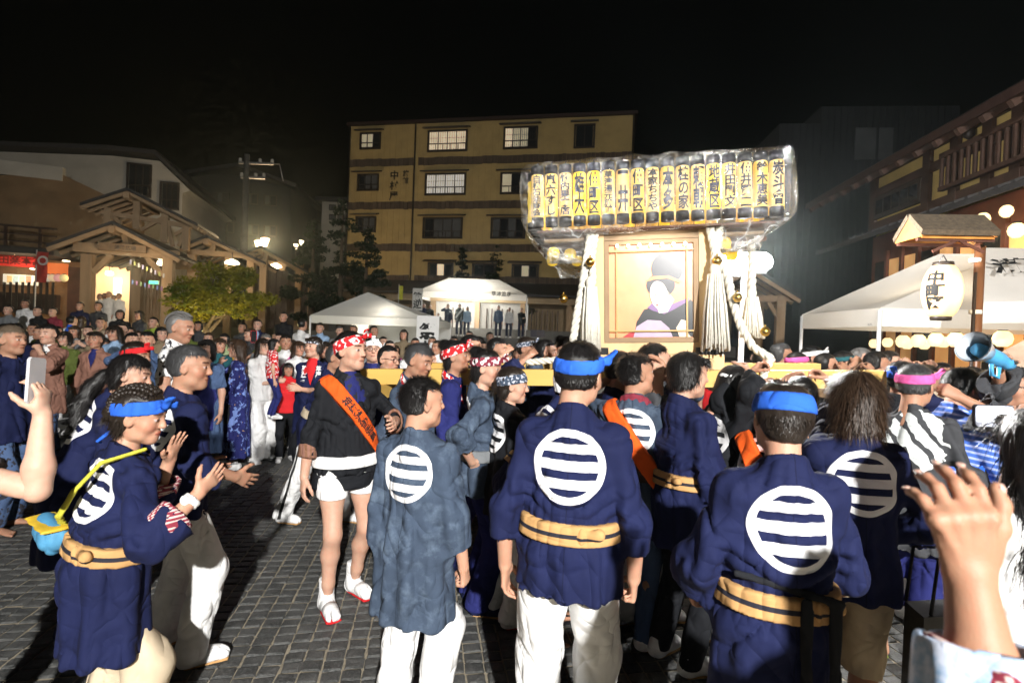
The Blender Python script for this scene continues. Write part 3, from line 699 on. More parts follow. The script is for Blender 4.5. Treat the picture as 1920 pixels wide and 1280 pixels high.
# ------------------------------------------------------------ half timbered house on the right
def right_house():
    a, b = Vector((9.35, 15.5, 0)), Vector((8.3, 6.0, 0)); ang = math.atan2(b.y - a.y, b.x - a.x)
    w = Wall(a, ang); L = (b - a).length + 3
    t = thing('half_timbered_house', 'yellow half timbered house with dark beams and glowing ground floor', 'house', (9.4, 12, 0))
    def uz(px, py, o=0): return w.at(px, py, o)
    u0 = uz(1640, 420)[0]; zE = uz(1738, 243, 1.0)[1] - .22
    w.slab('wall', M['yellow_wall'], t, u0, L, 0, zE + .5, -6, -.05)
    # eaves roof
    m = MB(); m.slab([w.pt(u0 - 1.6, zE - .05, 1.0), w.pt(L + .5, zE - .05, 1.0), w.pt(L + .5, zE + 2.6, -3.2), w.pt(u0 - 1.6, zE + 2.6, -3.2)], (0, 0, .16)); m.obj('roof', M['roof_red'], t)
    k = u0 - 1.4
    while k < L: MB().beam(w.pt(k, zE - .12, .95), w.pt(k, zE + .55, -.05), .09, .12).obj('rafter', M['timber_dark'], t); k += .55
    zl = uz(1779, 392, 1.1)[1] + .22
    m = MB(); m.slab([w.pt(u0 - .6, zl - .25, 1.1), w.pt(L + .5, zl - .25, 1.1), w.pt(L + .5, zl + .18, -.04), w.pt(u0 - .6, zl + .18, -.04)], (0, 0, .10)); m.obj('lower_roof', M['roof_tile'], t)
    k = u0 - .5
    while k < L: m = MB(); m.beam(w.pt(k, zl - .13, 1.1), w.pt(k, zl + .30, -.02), .07, .05); m.obj('roof_rib', M['roof_tile'], t); k += .30
    # beams
    for px in (1640, 1738, 1789, 1850, 1905): u = uz(px, 380)[0]; w.slab('post', M['timber_dark'], t, u - .11, u + .11, zl + .2, zE + .5, -.02, .06)
    for zz in (zl + .40, zE - .05, zE + .42): w.slab('rail_beam', M['timber_dark'], t, u0, L, zz - .09, zz + .09, -.03, .05)
    # big window upstairs
    (ua, za), (ub, zb) = uz(1648, 330), uz(1730, 400)
    w.slab('window', M['frame_dark'], t, ua, ub, zl + .55, zE - .18, .0, .08)
    n = 5
    for k in range(n): p0 = ua + .06 + (ub - ua - .12) * k / n; w.slab('pane', M['pane_dark'], t, p0 + .03, p0 + (ub - ua - .12) / n - .03, zl + .65, zE - .28, .082, .09)
    # balcony rail
    (uc, _), (ue, _) = uz(1792, 380), uz(1935, 300)
    w.slab('rail', M['timber_dark'], t, uc, ue + 1, zl + 1.15, zl + 1.25, .25, .35); w.slab('rail', M['timber_dark'], t, uc, ue + 1, zl + .50, zl + .58, .25, .35)
    k = uc
    while k < ue + 1: w.slab('baluster', M['timber_dark'], t, k, k + .05, zl + .581, zl + 1.149, .27, .33); k += .17
    # wall bracket lamp (unlit)
    u, z = uz(1830, 248); MB().lathe([(.02, .12), (.09, .06), (.09, -.08), (.02, -.14)], 8, w.pt(u, z, .12)).obj('wall_lamp', M['frame_dark'], t)
    # ground floor front: red timber, lit panes
    w.slab('shop_front', M['timber_red'], t, u0, L, .1, zl + .12, -.04, .02)
    k = u0 + .2; i = 0
    while k < L - .5:
        w.slab('pane', (lit('shop_pane', (1.0, .55, .22), .30, 2.5, .2) if i % 3 else M['pane_dark']), t, k, k + .42, 1.0, zl - .55, .025, .05); w.slab('mullion', M['timber_red'], t, k + .43, k + .52, .2, zl - .32, .021, .09); k += .56; i += 1
    k = u0 + .3
    for px, py, o, s_ in ((1843, 411, .9, .10), (1887, 396, .9, .09), (1906, 432, .9, .11)):
        p = hit(px, py, w.p0 + w.n * o, w.n); l = thing('round_lantern', 'glowing round white lantern under the half timbered house eaves', 'lantern', p, 0, 'round lanterns along the house eaves')
        MB().lathe([(s_ * .45, s_), (s_ * .85, s_ * .6), (s_, 0), (s_ * .85, -s_ * .6), (s_ * .45, -s_)], 16, p).obj('shade', M['paper'], l); MB().lathe([(s_ * .5, .02), (s_ * .5, -.02)], 12, p + Vector((0, 0, s_))).obj('cap', M['frame_dark'], l)
    for px, py in ((1639, 644), (1664, 642), (1693, 640), (1701, 645), (1722, 639), (1733, 645), (1755, 637), (1769, 641), (1792, 637), (1880, 635)):
        big = py < 641; o = 1.3 if big else .6
        p = hit(px, py, w.p0 + w.n * o, w.n); s_ = .115 if big else .10
        l = thing('paper_lantern', 'small glowing white paper lantern in the row below the house front', 'lantern', p, 0, 'row of lanterns below the house')
        MB().lathe([(s_ * .5, s_), (s_ * .9, s_ * .6), (s_ * 1.05, 0), (s_ * .9, -s_ * .6), (s_ * .5, -s_)], 14, p).obj('shade', M['paper'], l); MB().lathe([(s_ * .5, .015), (s_ * .5, -.015)], 10, p + Vector((0, 0, s_))).obj('cap', M['frame_dark'], l)
    lamp('house_glow', 'POINT', hit(1800, 560, w.p0 + w.n * .7, w.n), 45, (1, .66, .32), .25)
    lamp('house_glow', 'POINT', hit(1880, 430, w.p0 + w.n * .6, w.n), 25, (1, .66, .32), .25)
right_house()
# ------------------------------------------------------------ tents
def cloth_quad(m, a, b, c, d, nx=10, ny=6, sag=.05, rp=.01, seed=0):
    """slightly sagging sheet a-b (bottom) d-c (top)"""
    a, b, c, d = map(Vector, (a, b, c, d)); n = (b - a).cross(d - a).normalized(); rg = random.Random(seed); ph = [rg.uniform(0, 6) for _ in range(4)]
    vs = []
    for j in range(ny + 1):
        for i in range(nx + 1):
            u, v = i / nx, j / ny; p = (a * (1 - u) + b * u) * (1 - v) + (d * (1 - u) + c * u) * v
            e = 16 * u * (1 - u) * v * (1 - v)
            vs.append(p - n * (sag * e) + n * rp * (math.sin(u * 9 + ph[0] + v * 4) + math.sin(v * 11 + u * 5 + ph[1])) * min(1, e + .3))
    m.add(vs, [(j * (nx + 1) + i, j * (nx + 1) + i + 1, (j + 1) * (nx + 1) + i + 1, (j + 1) * (nx + 1) + i) for j in range(ny) for i in range(nx)], True)
def tent(label, corners, apex, zg, mat, val=.28, ridge=None, posts=(0, 1, 2, 3), sides=(), group=None):
    """corners: 4 eave points in order; apex one or two ridge points"""
    c = [Vector(q) for q in corners]; ap = [Vector(q) for q in apex]
    if len(ap) == 1: ap = ap * 2
    base = sum(c, Vector()) / 4; base.z = zg
    t = thing('marquee_tent', label, 'tent', base, 0, group)
    tops = [(ap[0], ap[1]), (ap[1], ap[1]), (ap[1], ap[0]), (ap[0], ap[0])]
    m = MB()
    for i in range(4):
        a, b = c[i], c[(i + 1) % 4]; cloth_quad(m, a, b, tops[i][1], tops[i][0], 12, 8, .10, .012, i)
    m.obj('roof', mat, t)
    for i in range(4):
        a, b = c[i], c[(i + 1) % 4]; m = MB(); cloth_quad(m, a - Vector((0, 0, val)), b - Vector((0, 0, val)), b, a, 14, 3, .0, .012, i + 9); m.obj('valance', mat, t)
    for i in posts: MB().tube([(c[i].x, c[i].y, zg), c[i] - Vector((0, 0, .03))], .028, 8).obj('post', M['white_metal'], t)
    for i in sides:
        a, b = c[i], c[(i + 1) % 4]; m = MB(); cloth_quad(m, (a.x, a.y, zg + .02), (b.x, b.y, zg + .02), b - Vector((0, 0, val)), a - Vector((0, 0, val)), 12, 8, .03, .015, i); m.obj('side_sheet', mat, t)
    return t
def tents():
    # grey tent in the crowd, centre
    z = 2.62
    d1, d2 = 14.6, 17.8
    A, B = P(582, 588, d1), P(800, 601, d1); zz = (A.z + B.z) / 2
    A.z = B.z = zz; C_, D_ = Vector((B.x + .3, d2, zz)), Vector((A.x + .3, d2, zz)); ap = P(690, 548, 16.2)
    t = tent('grey pop-up tent with a low peak behind the man in light blue', (A, B, C_, D_), (ap,), .75, M['tent_grey'], .22, sides=(2,))
    p, q = P(708, 596, 15.2), P(748, 597, 15.2); MB().tube([p, q], .035, 8).obj('tube_light', M['tube'], t)
    m = MB(); a = P(675, 612, 15.6); m.beam(a - Vector((.25, 0, 0)), a + Vector((.25, 0, 0)), .02, .42); m.obj('notice', lit('lit_notice', (1, .93, .78), .9, 12, .5), t)
    lamp('tent_light', 'POINT', (p + q) / 2 + Vector((0, .1, -.25)), 60, (1, .93, .8), .2)
    # white marquee on the terrace
    d1, d2 = 29, 33
    A, B = P(782, 549, d1), P(988, 549, d1); zz = (A.z + B.z) / 2; A.z = B.z = zz
    C_, D_ = Vector((B.x + .2, d2, zz)), Vector((A.x + .2, d2, zz)); a1, a2 = P(842, 521, 31), P(936, 521, 31); a2.z = a1.z
    t = tent('white marquee with a flat ridge and staff inside, below the hotel', (A, B, C_, D_), (a1, a2), terrace_z(30), M['tent'], .35, sides=(2,))
    p, q = P(930, 554, 29.5), P(954, 554, 29.5); MB().tube([p, q], .09, 8).obj('tube_light', M['tube'], t)
    lamp('marquee_light', 'POINT', P(890, 562, 30.4), 420, (1, .95, .85), .3); lamp('marquee_light', 'POINT', P(850, 562, 30.4), 300, (1, .95, .85), .3)
    c_ = P(940, 551, 28.9); text_obj('lettering', '草津温泉', M['ink'], t, c_ + Vector((0, -.05, 0)), (1, 0, 0), (0, 0, 1), width=1.1, vertical=False, bold=.02)
    # white board 祭典
    a = P(804, 592, 13.0); zg = .4
    t = thing('festival_board', 'white upright board with black festival lettering in front of the grey tent', 'sign', (a.x, a.y, zg))
    b0, b1 = P(782, 598, 13), P(824, 598, 13); zt = a.z
    m = MB(); m.beam((b0.x, 13, zt - .85), (b1.x, 13, zt - .85), .04, 1.7); m.obj('board', pm('board_white', (.75, .75, .74), .6, .05), t)
    text_obj('lettering', '祭典', M['ink'], t, ((b0.x + b1.x) / 2, 12.97, zt - .62), (1, 0, 0), (0, 0, 1), width=.44, bold=.04, spacing=1.1)
    for q in (b0.x + .05, b1.x - .05): MB().tube([(q, 13.06, zg), (q, 13.06, zt - .1)], .02, 6).obj('leg', M['timber'], t)
    a = P(783, 556, 28); m = MB(); t = thing('notice_board', 'small white notice board with black writing beside the marquee', 'sign', (a.x, 28, terrace_z(28)))
    m.beam(a + Vector((0, 0, -.75)), a + Vector((0, 0, .45)), .55, .05); m.obj('board', pm('board_white'), t); text_obj('lettering', '歓迎', M['ink'], t, a + Vector((0, -.03, -.2)), (1, 0, 0), (0, 0, 1), height=.9, bold=.03)
    MB().tube([(a.x, 28.1, terrace_z(28)), (a.x, 28.1, a.z)], .03, 6).obj('leg', M['timber'], t)
    a, b = P(752, 536, 27), P(757, 562, 27); t = thing('yellow_flag', 'narrow yellow flag standing by the grey tent roof', 'flag', (a.x, 27, terrace_z(27)))
    m = MB(); cloth_quad(m, (a.x - .08, 27, b.z), (a.x + .12, 27, b.z), (a.x + .12, 27, a.z), (a.x - .08, 27, a.z), 4, 8, .03, .02); m.obj('cloth', pm('flag_yellow', (.62, .62, .06), .8), t); MB().tube([(a.x - .1, 27, terrace_z(27)), (a.x - .1, 27, a.z + .1)], .02, 6).obj('pole', M['white_metal'], t)
    # right hand white tent
    A, B, Cc = P(1504, 588, 9.4), P(1650, 579, 7.3), P(2150, 545, 6.6)
    zz = (A.z + B.z) / 2
    A.z = B.z = Cc.z = zz; D_ = Vector((A.x + (Cc.x - B.x), A.y - .4, zz)); ap = P(1762, 476, 8.6); ap2 = ap + (Cc - B) * .30
    t = tent('bright white tent standing behind the lantern post', (A, B, Cc, D_), (ap, ap2), 0, M['tent'], .26, sides=())
    lamp('tent_light', 'POINT', (B + D_) / 2 + Vector((0, 0, -.1)), 45, (1, .86, .66), .2)
    a = P(1632, 608, 7.5); text_obj('lettering', 'KOC', pm('grey_ink', (.2, .2, .2)), t, a, (B - A), (0, 0, 1), height=.035, vertical=False)
    # second tent behind with a big character on its roof
    a, b, c, d = P(1835, 566, 6.3), P(2160, 560, 5.6), P(2120, 470, 6.6), P(1828, 464, 7.2)
    t = thing('marquee_tent', 'grey white canopy marked with one large black character on its slope', 'tent', (a.x, a.y, 0))
    m = MB(); cloth_quad(m, a, b, c, d, 14, 10, .0, .006, 4); m.obj('roof', M['tent'], t)
    m = MB(); cloth_quad(m, a - Vector((0, 0, .26)), b - Vector((0, 0, .26)), b, a, 14, 3, 0, .012, 5); m.obj('valance', M['tent'], t)
    for q in (a, b): MB().tube([(q.x, q.y, 0), q], .028, 8).obj('post', M['white_metal'], t)
    q = (a * .5 + d * .5) * .78 + (b * .5 + c * .5) * .22; ux = (b - a).normalized(); uy = (d - a); uy = (uy - ux * uy.dot(ux)).normalized()
    pn = (b - a).cross(d - a).normalized(); text_obj('lettering', '瀧', M['ink'], t, hit(1896, 509, a, pn), ux, ux.cross(pn) * (1 if ux.cross(pn).z > 0 else -1), width=.40, bold=.03, lift=.0).location = pn * (-.09 if pn.y > 0 else .09)
    p = P(1855, 640, 5.6); m = MB()
    a = Vector((p.x + .1, p.y, .9)); b = P(1990, 600, 5.2); t = thing('tent_flap', 'pale brown folded tent flap beside the lantern row', 'tarpaulin', (p.x, p.y, 0))
    cloth_quad(m, (p.x, p.y, .02), (b.x, b.y, .02), b, P(1862, 668, 5.6), 8, 8, .05, .02, 3); m.obj('sheet', pm('flap_cloth', (.42, .30, .22), .85), t)
tents()
# ------------------------------------------------------------ lantern post
def lantern_post():
    d = 4.9; b = P(1829, 650, d); top = P(1826, 462, d)
    t = thing('lantern_post', 'brown post with a little thatched roof holding a big lantern', 'lantern post', (b.x, d, 0))
    MB().tube([(b.x, d, 0), (b.x, d, top.z)], .042, 12).obj('post', pm('post_brown', (.17, .07, .03), .35, .25, 4, .1, 18, stretch=(1, 1, .1)), t)
    MB().tube([(b.x - .05, d - .02, 0), (b.x - .05, d - .02, top.z - .25)], .012, 8).obj('cable', M['frame_dark'], t)
    for py in (488, 585): q = P(1829, py, d); MB().lathe([(.05, -.02), (.052, 0), (.05, .02)], 12, q).obj('binding', M['rope'], t)
    # little roof
    c = P(1770, 445, d); L, w_, h = .66, .20, .17
    rz = Matrix.Rotation(R(-6), 3, 'Z')
    def q(x, y, z): return c + rz @ Vector((x, y, z))
    thatch = pm('thatch', (.10, .075, .05), .95, .35, 30, .8, 90)
    for s_ in (-1, 1):
        m = MB(); m.slab([q(-L / 2, 0, h), q(L / 2, 0, h), q(L / 2, s_ * w_, -.02), q(-L / 2, s_ * w_, -.02)], rz @ Vector((0, s_ * .02, .045))); m.obj('roof', thatch, t)
        m = MB(); m.slab([q(-L / 2 + .02, s_ * .02, h - .03), q(L / 2 - .02, s_ * .02, h - .03), q(L / 2 - .02, s_ * (w_ - .02), -.035), q(-L / 2 + .02, s_ * (w_ - .02), -.035)], (0, 0, -.012)); m.obj('soffit', pm('soffit_orange', (.60, .25, .05), .6), t)
    for x in (-L / 2 + .01, L / 2 - .03): m = MB(); m.slab([q(x, -w_, -.03), q(x, w_, -.03), q(x, 0, h)], rz @ Vector((.02, 0, 0))); m.obj('gable_board', pm('gable_orange', (.55, .22, .05), .6), t)
    m = MB(); m.beam(q(-L / 2, -.14, -.05), q(L / 2, -.14, -.05), .03, .03); m.obj('purlin', M['timber_red'], t)
    m = MB(); m.beam(q(-L / 2, .14, -.05), q(L / 2, .14, -.05), .03, .03); m.obj('purlin', M['timber_red'], t)
    for x0, x1 in ((-.18, .05), (.26, .02)): MB().beam(q(x0, -.13, -.16), q(x1, -.13, -.04), .02, .025).obj('strut', M['timber_red'], t)
    MB().beam((b.x, d, top.z - .05), q(.3, 0, -.06), .05, .05).obj('bracket', M['timber_red'], t)
    # big lantern
    c = P(1766, 546, d - .06); hh, rr = .240, .158
    l = thing('paper_lantern', 'large glowing oval paper lantern with brushed black characters on the brown post', 'lantern', c)
    prof = [(rr * (max(0, 1 - (z / hh) ** 2 * .72)) ** .5 * (1 + .008 * (1 if i % 2 else -1)), z) for i, z in enumerate(np.linspace(-hh, hh, 33))]
    MB().lathe(prof, 36, c).obj('paper', lit('big_lantern', (.95, .66, .30), .95, 3, .85), l)
    for s_ in (-1, 1): MB().lathe([(rr * .50, -.022), (rr * .53, 0), (rr * .50, .022)], 24, c + Vector((0, 0, s_ * (hh + .012)))).obj('rim', M['frame_dark'], l)
    MB().tube([c + Vector((-.05, 0, hh + .02)), c + Vector((0, 0, hh + .10)), c + Vector((.05, 0, hh + .02))], .006, 6).obj('handle', M['metal'], l)
    a = R(-60); n = Vector((math.sin(a), -math.cos(a), 0)); ux = Vector((math.cos(a), math.sin(a), 0))
    V, Fc = text_mesh('中町区', 1, .035, True, spacing=.92, fine=3); ext = V.max(0) - V.min(0); out = []
    for x, y, z in V:
        zz = y / ext[1] * .37; r_ = rr * math.sqrt(max(.05, 1 - (zz / hh) ** 2 * .72)) + .004; ph = x / ext[0] * .15 / rr + a
        out.append(c + Vector((math.sin(ph) * r_, -math.cos(ph) * r_, zz)))
    m = MB(); m.add(out, Fc); m.obj('lettering', M['ink'], l)
    lamp('lantern_light', 'POINT', c + Vector((.02, -.30, .0)), 6, (1, .75, .42), .12)
lantern_post()
# ------------------------------------------------------------ trees
def leaf_cloud(name, mat, par, blobs, n, size, seed, flat=.5):
    rg = np.random.default_rng(seed); B = np.array(blobs); wts = B[:, 3] ** 3; ids = rg.choice(len(B), n, p=wts / wts.sum())
    dr = rg.normal(size=(n, 3)); dr /= np.linalg.norm(dr, axis=1)[:, None]; rad = rg.uniform(.35, 1.05, n) ** .6
    p = B[ids, :3] + dr * (rad * B[ids, 3])[:, None] * np.array([1, 1, flat])
    nn = rg.normal(size=(n, 3)) + np.array([0, 0, 1.2]); nn /= np.linalg.norm(nn, axis=1)[:, None]
    t = np.cross(nn, rg.normal(size=(n, 3))); t /= np.linalg.norm(t, axis=1)[:, None]; b = np.cross(nn, t)
    s = size * rg.uniform(.6, 1.3, n)[:, None]
    V = np.stack([p - t * s, p + b * s * .45, p + t * s, p - b * s * .45], 1).reshape(-1, 3)
    inv = np.array(par.location); me = np_mesh(name, V - inv, np.arange(n * 4).reshape(-1, 4), False)
    return link(name, me, mat, par)
def leafmat(name, c1, c2, sc=1.5):
    m, t, b = newmat(name); g = t.nodes.new('ShaderNodeNewGeometry'); w = E(t, g.outputs['Position'])
    setc(t, b, mixc(t, ramp01(t, noise(t, w, sc, 3), .35, .65), c1, c2)); b.inputs['Roughness'].default_value = .6; b.inputs['Specular IOR Level'].default_value = .2
    tr = t.nodes.new('ShaderNodeBsdfTranslucent'); tr.inputs[0].default_value = tuple(x * 1.3 for x in c2) + (1,); mx = t.nodes.new('ShaderNodeMixShader'); mx.inputs[0].default_value = .35
    t.links.new(b.outputs[0], mx.inputs[1]); t.links.new(tr.outputs[0], mx.inputs[2]); t.links.new(mx.outputs[0], t.nodes['Material Output'].inputs[0]); return m
def trees():
    d = 14.0; b = P(385, 640, d); t = thing('maple_tree', 'low spreading maple lit yellow green from below beside the gate', 'tree', (b.x, d, .6))
    m = MB(); bark = pm('bark', (.09, .065, .045), .9, .3, 12, .5, 60)
    tips = []
    m.tube([(b.x, d, .6), (b.x + .05, d, 1.3), (b.x - .05, d, 1.9)], [.14, .11, .09], 8)
    rg = random.Random(5)
    for px, py in ((335, 520), (360, 560), (400, 500), (430, 560), (460, 520), (495, 545), (370, 585), (410, 535), (345, 548), (470, 570), (440, 500)):
        q = P(410 + (px - 410) * .82, py + 14, d + rg.uniform(-.9, .9)); mid = Vector((b.x, d, 1.7)) * .5 + q * .5 + Vector((0, 0, .15)); m.tube([(b.x - .03, d, 1.6 + rg.uniform(-.2, .3)), mid, q], [.06, .035, .012], 6); tips.append(q)
    m.obj('trunk', bark, t)
    blobs = [(q.x + rg.uniform(-.25, .25), q.y + rg.uniform(-.3, .3), q.z + rg.uniform(-.1, .2), rg.uniform(.30, .52)) for q in tips for _ in range(3)]
    leaf_cloud('crown', leafmat('maple_leaf', (.045, .085, .010), (.26, .23, .018), 1.3), t, blobs, 9500, .060, 2, .42)
    lp = P(395, 606, 13.2); g = thing('ground_spot', 'small warm uplight on the paving under the maple tree', 'lamp', (lp.x, 13.2, .6))
    MB().lathe([(.06, 0), (.08, .10), (.07, .16)], 12, (lp.x, 13.2, .6)).obj('housing', M['frame_dark'], g); MB().lathe([(.0, .165), (.06, .166)], 12, (lp.x, 13.2, .6), False).obj('lens', M['bulb'], g)
    lamp('maple_light', 'POINT', (lp.x, 13.1, 1.15), 130, (1, .80, .35), .1)
    cm = leafmat('conifer_needle', (.012, .022, .012), (.028, .045, .022), 1.0)
    for i, (px, ytop, d, w_) in enumerate(((590, 410, 24, 1.9), (645, 370, 25, 2.6), (690, 425, 24.5, 1.9), (868, 462, 36, 1.3), (932, 458, 36, 1.4), (998, 465, 36, 1.4), (1045, 470, 36, 1.2))):
        top = P(px, ytop, d); g = terrace_z(d); t = thing('conifer', ('dark conifer beside the covered walk roofs', 'tallest dark conifer, beside the small pale building', 'dark conifer against the hotel corner', 'small dark conifer in front of the hotel windows')[min(i, 3)], 'tree', (top.x, d, g), 0, ('dark conifers left of the hotel', 'small conifers before the hotel')[i > 2])
        MB().tube([(top.x, d, g), (top.x, d, top.z)], [.16, .02], 8).obj('trunk', bark, t)
        bl = []; hh = top.z - g
        for k in range(46):
            f = rg.random() ** .7; rr_ = w_ * (1 - f) * .9 + .12; a = rg.uniform(0, 6.28); bl.append((top.x + math.cos(a) * rr_ * rg.uniform(.3, .95), d + math.sin(a) * rr_ * rg.uniform(.3, .95), g + hh * (.12 + f * .86), .20 + .30 * (1 - f)))
        leaf_cloud('crown', cm, t, bl, 3200, .11, i + 20, .45)
trees()
# ------------------------------------------------------------ sculpting: smooth unions meshed with surface nets
class Field:
    def __init__(s, lo, hi, vx):
        s.lo = np.array(lo, float) - vx * 1.5; s.vx = vx
        s.n = np.ceil((np.array(hi, float) - s.lo) / vx).astype(int) + 3
        s.ax = [(s.lo[i] + vx * np.arange(s.n[i])).astype(np.float32) for i in range(3)]
        s.v = np.full(s.n, 1.0, np.float32)
    def _sub(s, lo, hi, m):
        sl = []
        for i in range(3):
            a = int(max(0, math.floor((lo[i] - m - s.lo[i]) / s.vx))); b = int(min(s.n[i], math.ceil((hi[i] + m - s.lo[i]) / s.vx) + 1))
            if b <= a: return None
            sl.append(slice(a, b))
        X = s.ax[0][sl[0]][:, None, None]; Y = s.ax[1][sl[1]][None, :, None]; Z = s.ax[2][sl[2]][None, None, :]
        return tuple(sl), X, Y, Z
    def full(s):
        return s.ax[0][:, None, None], s.ax[1][None, :, None], s.ax[2][None, None, :]
    def _mix(s, sl, d, k, op):
        o = s.v[sl]
        if op == 'sub':
            d = -d; h = np.maximum(k - np.abs(o - d), 0) / k if k else 0
            s.v[sl] = np.maximum(o, d) + h * h * k * .25
        else:
            h = np.maximum(k - np.abs(o - d), 0) / k if k else 0
            s.v[sl] = np.minimum(o, d) - h * h * k * .25
    def cone(s, a, b, ra, rb=None, k=.03, op='add'):
        rb = ra if rb is None else rb
        a, b = np.array(a, float), np.array(b, float); m = max(ra, rb) + k + 3 * s.vx
        q = s._sub(np.minimum(a, b), np.maximum(a, b), m)
        if q is None: return s
        sl, X, Y, Z = q; ba = b - a; L = max(ba @ ba, 1e-9)
        x, y, z = X - a[0], Y - a[1], Z - a[2]
        t = np.clip((x * ba[0] + y * ba[1] + z * ba[2]) / L, 0, 1)
        d = np.sqrt((x - ba[0] * t) ** 2 + (y - ba[1] * t) ** 2 + (z - ba[2] * t) ** 2) - (ra + (rb - ra) * t)
        s._mix(sl, d, k, op); return s
    def chain(s, pts, rs, k=.03):
        for i in range(len(pts) - 1): s.cone(pts[i], pts[i + 1], rs[i], rs[i + 1], k)
        return s
    def ell(s, c, r_, Rm=None, k=.02, op='add'):
        c = np.array(c, float); r_ = np.array(r_, float); mr = r_.max()
        q = s._sub(c - mr, c + mr, k + 3 * s.vx)
        if q is None: return s
        sl, X, Y, Z = q; x, y, z = X - c[0], Y - c[1], Z - c[2]
        if Rm is not None:
            M_ = np.array(Rm, float)
            x, y, z = x * M_[0, 0] + y * M_[1, 0] + z * M_[2, 0], x * M_[0, 1] + y * M_[1, 1] + z * M_[2, 1], x * M_[0, 2] + y * M_[1, 2] + z * M_[2, 2]
        x, y, z = x / r_[0], y / r_[1], z / r_[2]
        k0 = np.sqrt(x * x + y * y + z * z); k1 = np.sqrt((x / r_[0]) ** 2 + (y / r_[1]) ** 2 + (z / r_[2]) ** 2) + 1e-6
        s._mix(sl, k0 * (k0 - 1) / k1, k, op); return s
    def ecap(s, a, b, u, w0, w1, t0, t1, k=.04, op='add'):
        """tapered capsule with an oval section: half width w along u, half depth t"""
        a, b = np.array(a, float), np.array(b, float); ba = b - a; L = np.linalg.norm(ba); ax = ba / L
        u = np.array(u, float); u = u - ax * (u @ ax); u /= np.linalg.norm(u); w = np.cross(ax, u)
        m = max(w0, w1, t0, t1) + k + 3 * s.vx
        q = s._sub(np.minimum(a, b), np.maximum(a, b), m)
        if q is None: return s
        sl, X, Y, Z = q; x, y, z = X - a[0], Y - a[1], Z - a[2]
        al = x * ax[0] + y * ax[1] + z * ax[2]; t = np.clip(al / L, 0, 1)
        du = x * u[0] + y * u[1] + z * u[2]; dw = x * w[0] + y * w[1] + z * w[2]; de = al - t * L
        wr = w0 + (w1 - w0) * t; tr = t0 + (t1 - t0) * t; er = np.minimum(wr, tr)
        p0 = np.sqrt((du / wr) ** 2 + (dw / tr) ** 2 + (de / er) ** 2); p1 = np.sqrt((du / wr ** 2) ** 2 + (dw / tr ** 2) ** 2 + (de / er ** 2) ** 2) + 1e-6
        s._mix(sl, p0 * (p0 - 1) / p1, k, op); return s
    def half(s, p, n):
        """cut away the side n points to"""
        X, Y, Z = s.full(); n = np.array(n, float); n /= np.linalg.norm(n)
        s.v = np.maximum(s.v, ((X - p[0]) * n[0] + (Y - p[1]) * n[1] + (Z - p[2]) * n[2]).astype(np.float32)); return s
    def mesh(s):
        return surface_nets(s.v, s.lo, s.vx)
def surface_nets(v, lo, vx):
    ins = v < 0
    c = [ins[i:ins.shape[0] - 1 + i, j:ins.shape[1] - 1 + j, k:ins.shape[2] - 1 + k] for i in (0, 1) for j in (0, 1) for k in (0, 1)]
    n_in = sum(q.astype(np.int8) for q in c)
    act = (n_in > 0) & (n_in < 8)
    I = np.argwhere(act)
    if not len(I): return np.zeros((0, 3)), np.zeros((0, 4), int)
    idx = np.full(act.shape, -1, np.int32); idx[act] = np.arange(len(I))
    acc = np.zeros((len(I), 3), np.float32); cnt = np.zeros(len(I), np.float32)
    val = {}
    for i in (0, 1):
        for j in (0, 1):
            for k in (0, 1): val[i, j, k] = v[I[:, 0] + i, I[:, 1] + j, I[:, 2] + k]
    for axis in range(3):
        for p in (0, 1):
            for q in (0, 1):
                a = [0, 0, 0]; a[(axis + 1) % 3] = p; a[(axis + 2) % 3] = q; b = list(a); b[axis] = 1
                va, vb = val[tuple(a)], val[tuple(b)]
                cr = (va < 0) != (vb < 0)
                t = np.where(cr, va / np.where(cr, va - vb, 1), 0)
                for ax_ in range(3): acc[:, ax_] += np.where(cr, a[ax_] + (t if ax_ == axis else 0), 0)
                cnt += cr
    V = (I + acc / cnt[:, None]) * vx + lo
    Q = []
    for axis in range(3):
        a1, a2 = (axis + 1) % 3, (axis + 2) % 3
        sl0 = [slice(None)] * 3; sl1 = [slice(None)] * 3
        sl0[axis] = slice(0, -1); sl1[axis] = slice(1, None)
        A, B = ins[tuple(sl0)], ins[tuple(sl1)]
        for flip in (0, 1):
            E_ = np.argwhere((A & ~B) if not flip else (~A & B))
            E_ = E_[(E_[:, a1] > 0) & (E_[:, a2] > 0) & (E_[:, a1] < v.shape[a1] - 1) & (E_[:, a2] < v.shape[a2] - 1)]
            if not len(E_): continue
            q = []
            for d1, d2 in ((-1, -1), (0, -1), (0, 0), (-1, 0)):
                e = E_.copy(); e[:, a1] += d1; e[:, a2] += d2
                q.append(idx[e[:, 0], e[:, 1], e[:, 2]])
            q = np.stack(q, 1)
            Q.append(q[:, ::-1] if flip else q)
    Q = np.concatenate(Q); Q = Q[(Q >= 0).all(1)]
    return V, Q
def vnormals(V, Q):
    n = np.cross(V[Q[:, 2]] - V[Q[:, 0]], V[Q[:, 3]] - V[Q[:, 1]])
    N = np.zeros_like(V)
    for c in range(3):
        for k in range(4): N[:, c] += np.bincount(Q[:, k], n[:, c], len(V))
    return N / (np.linalg.norm(N, axis=1)[:, None] + 1e-9)
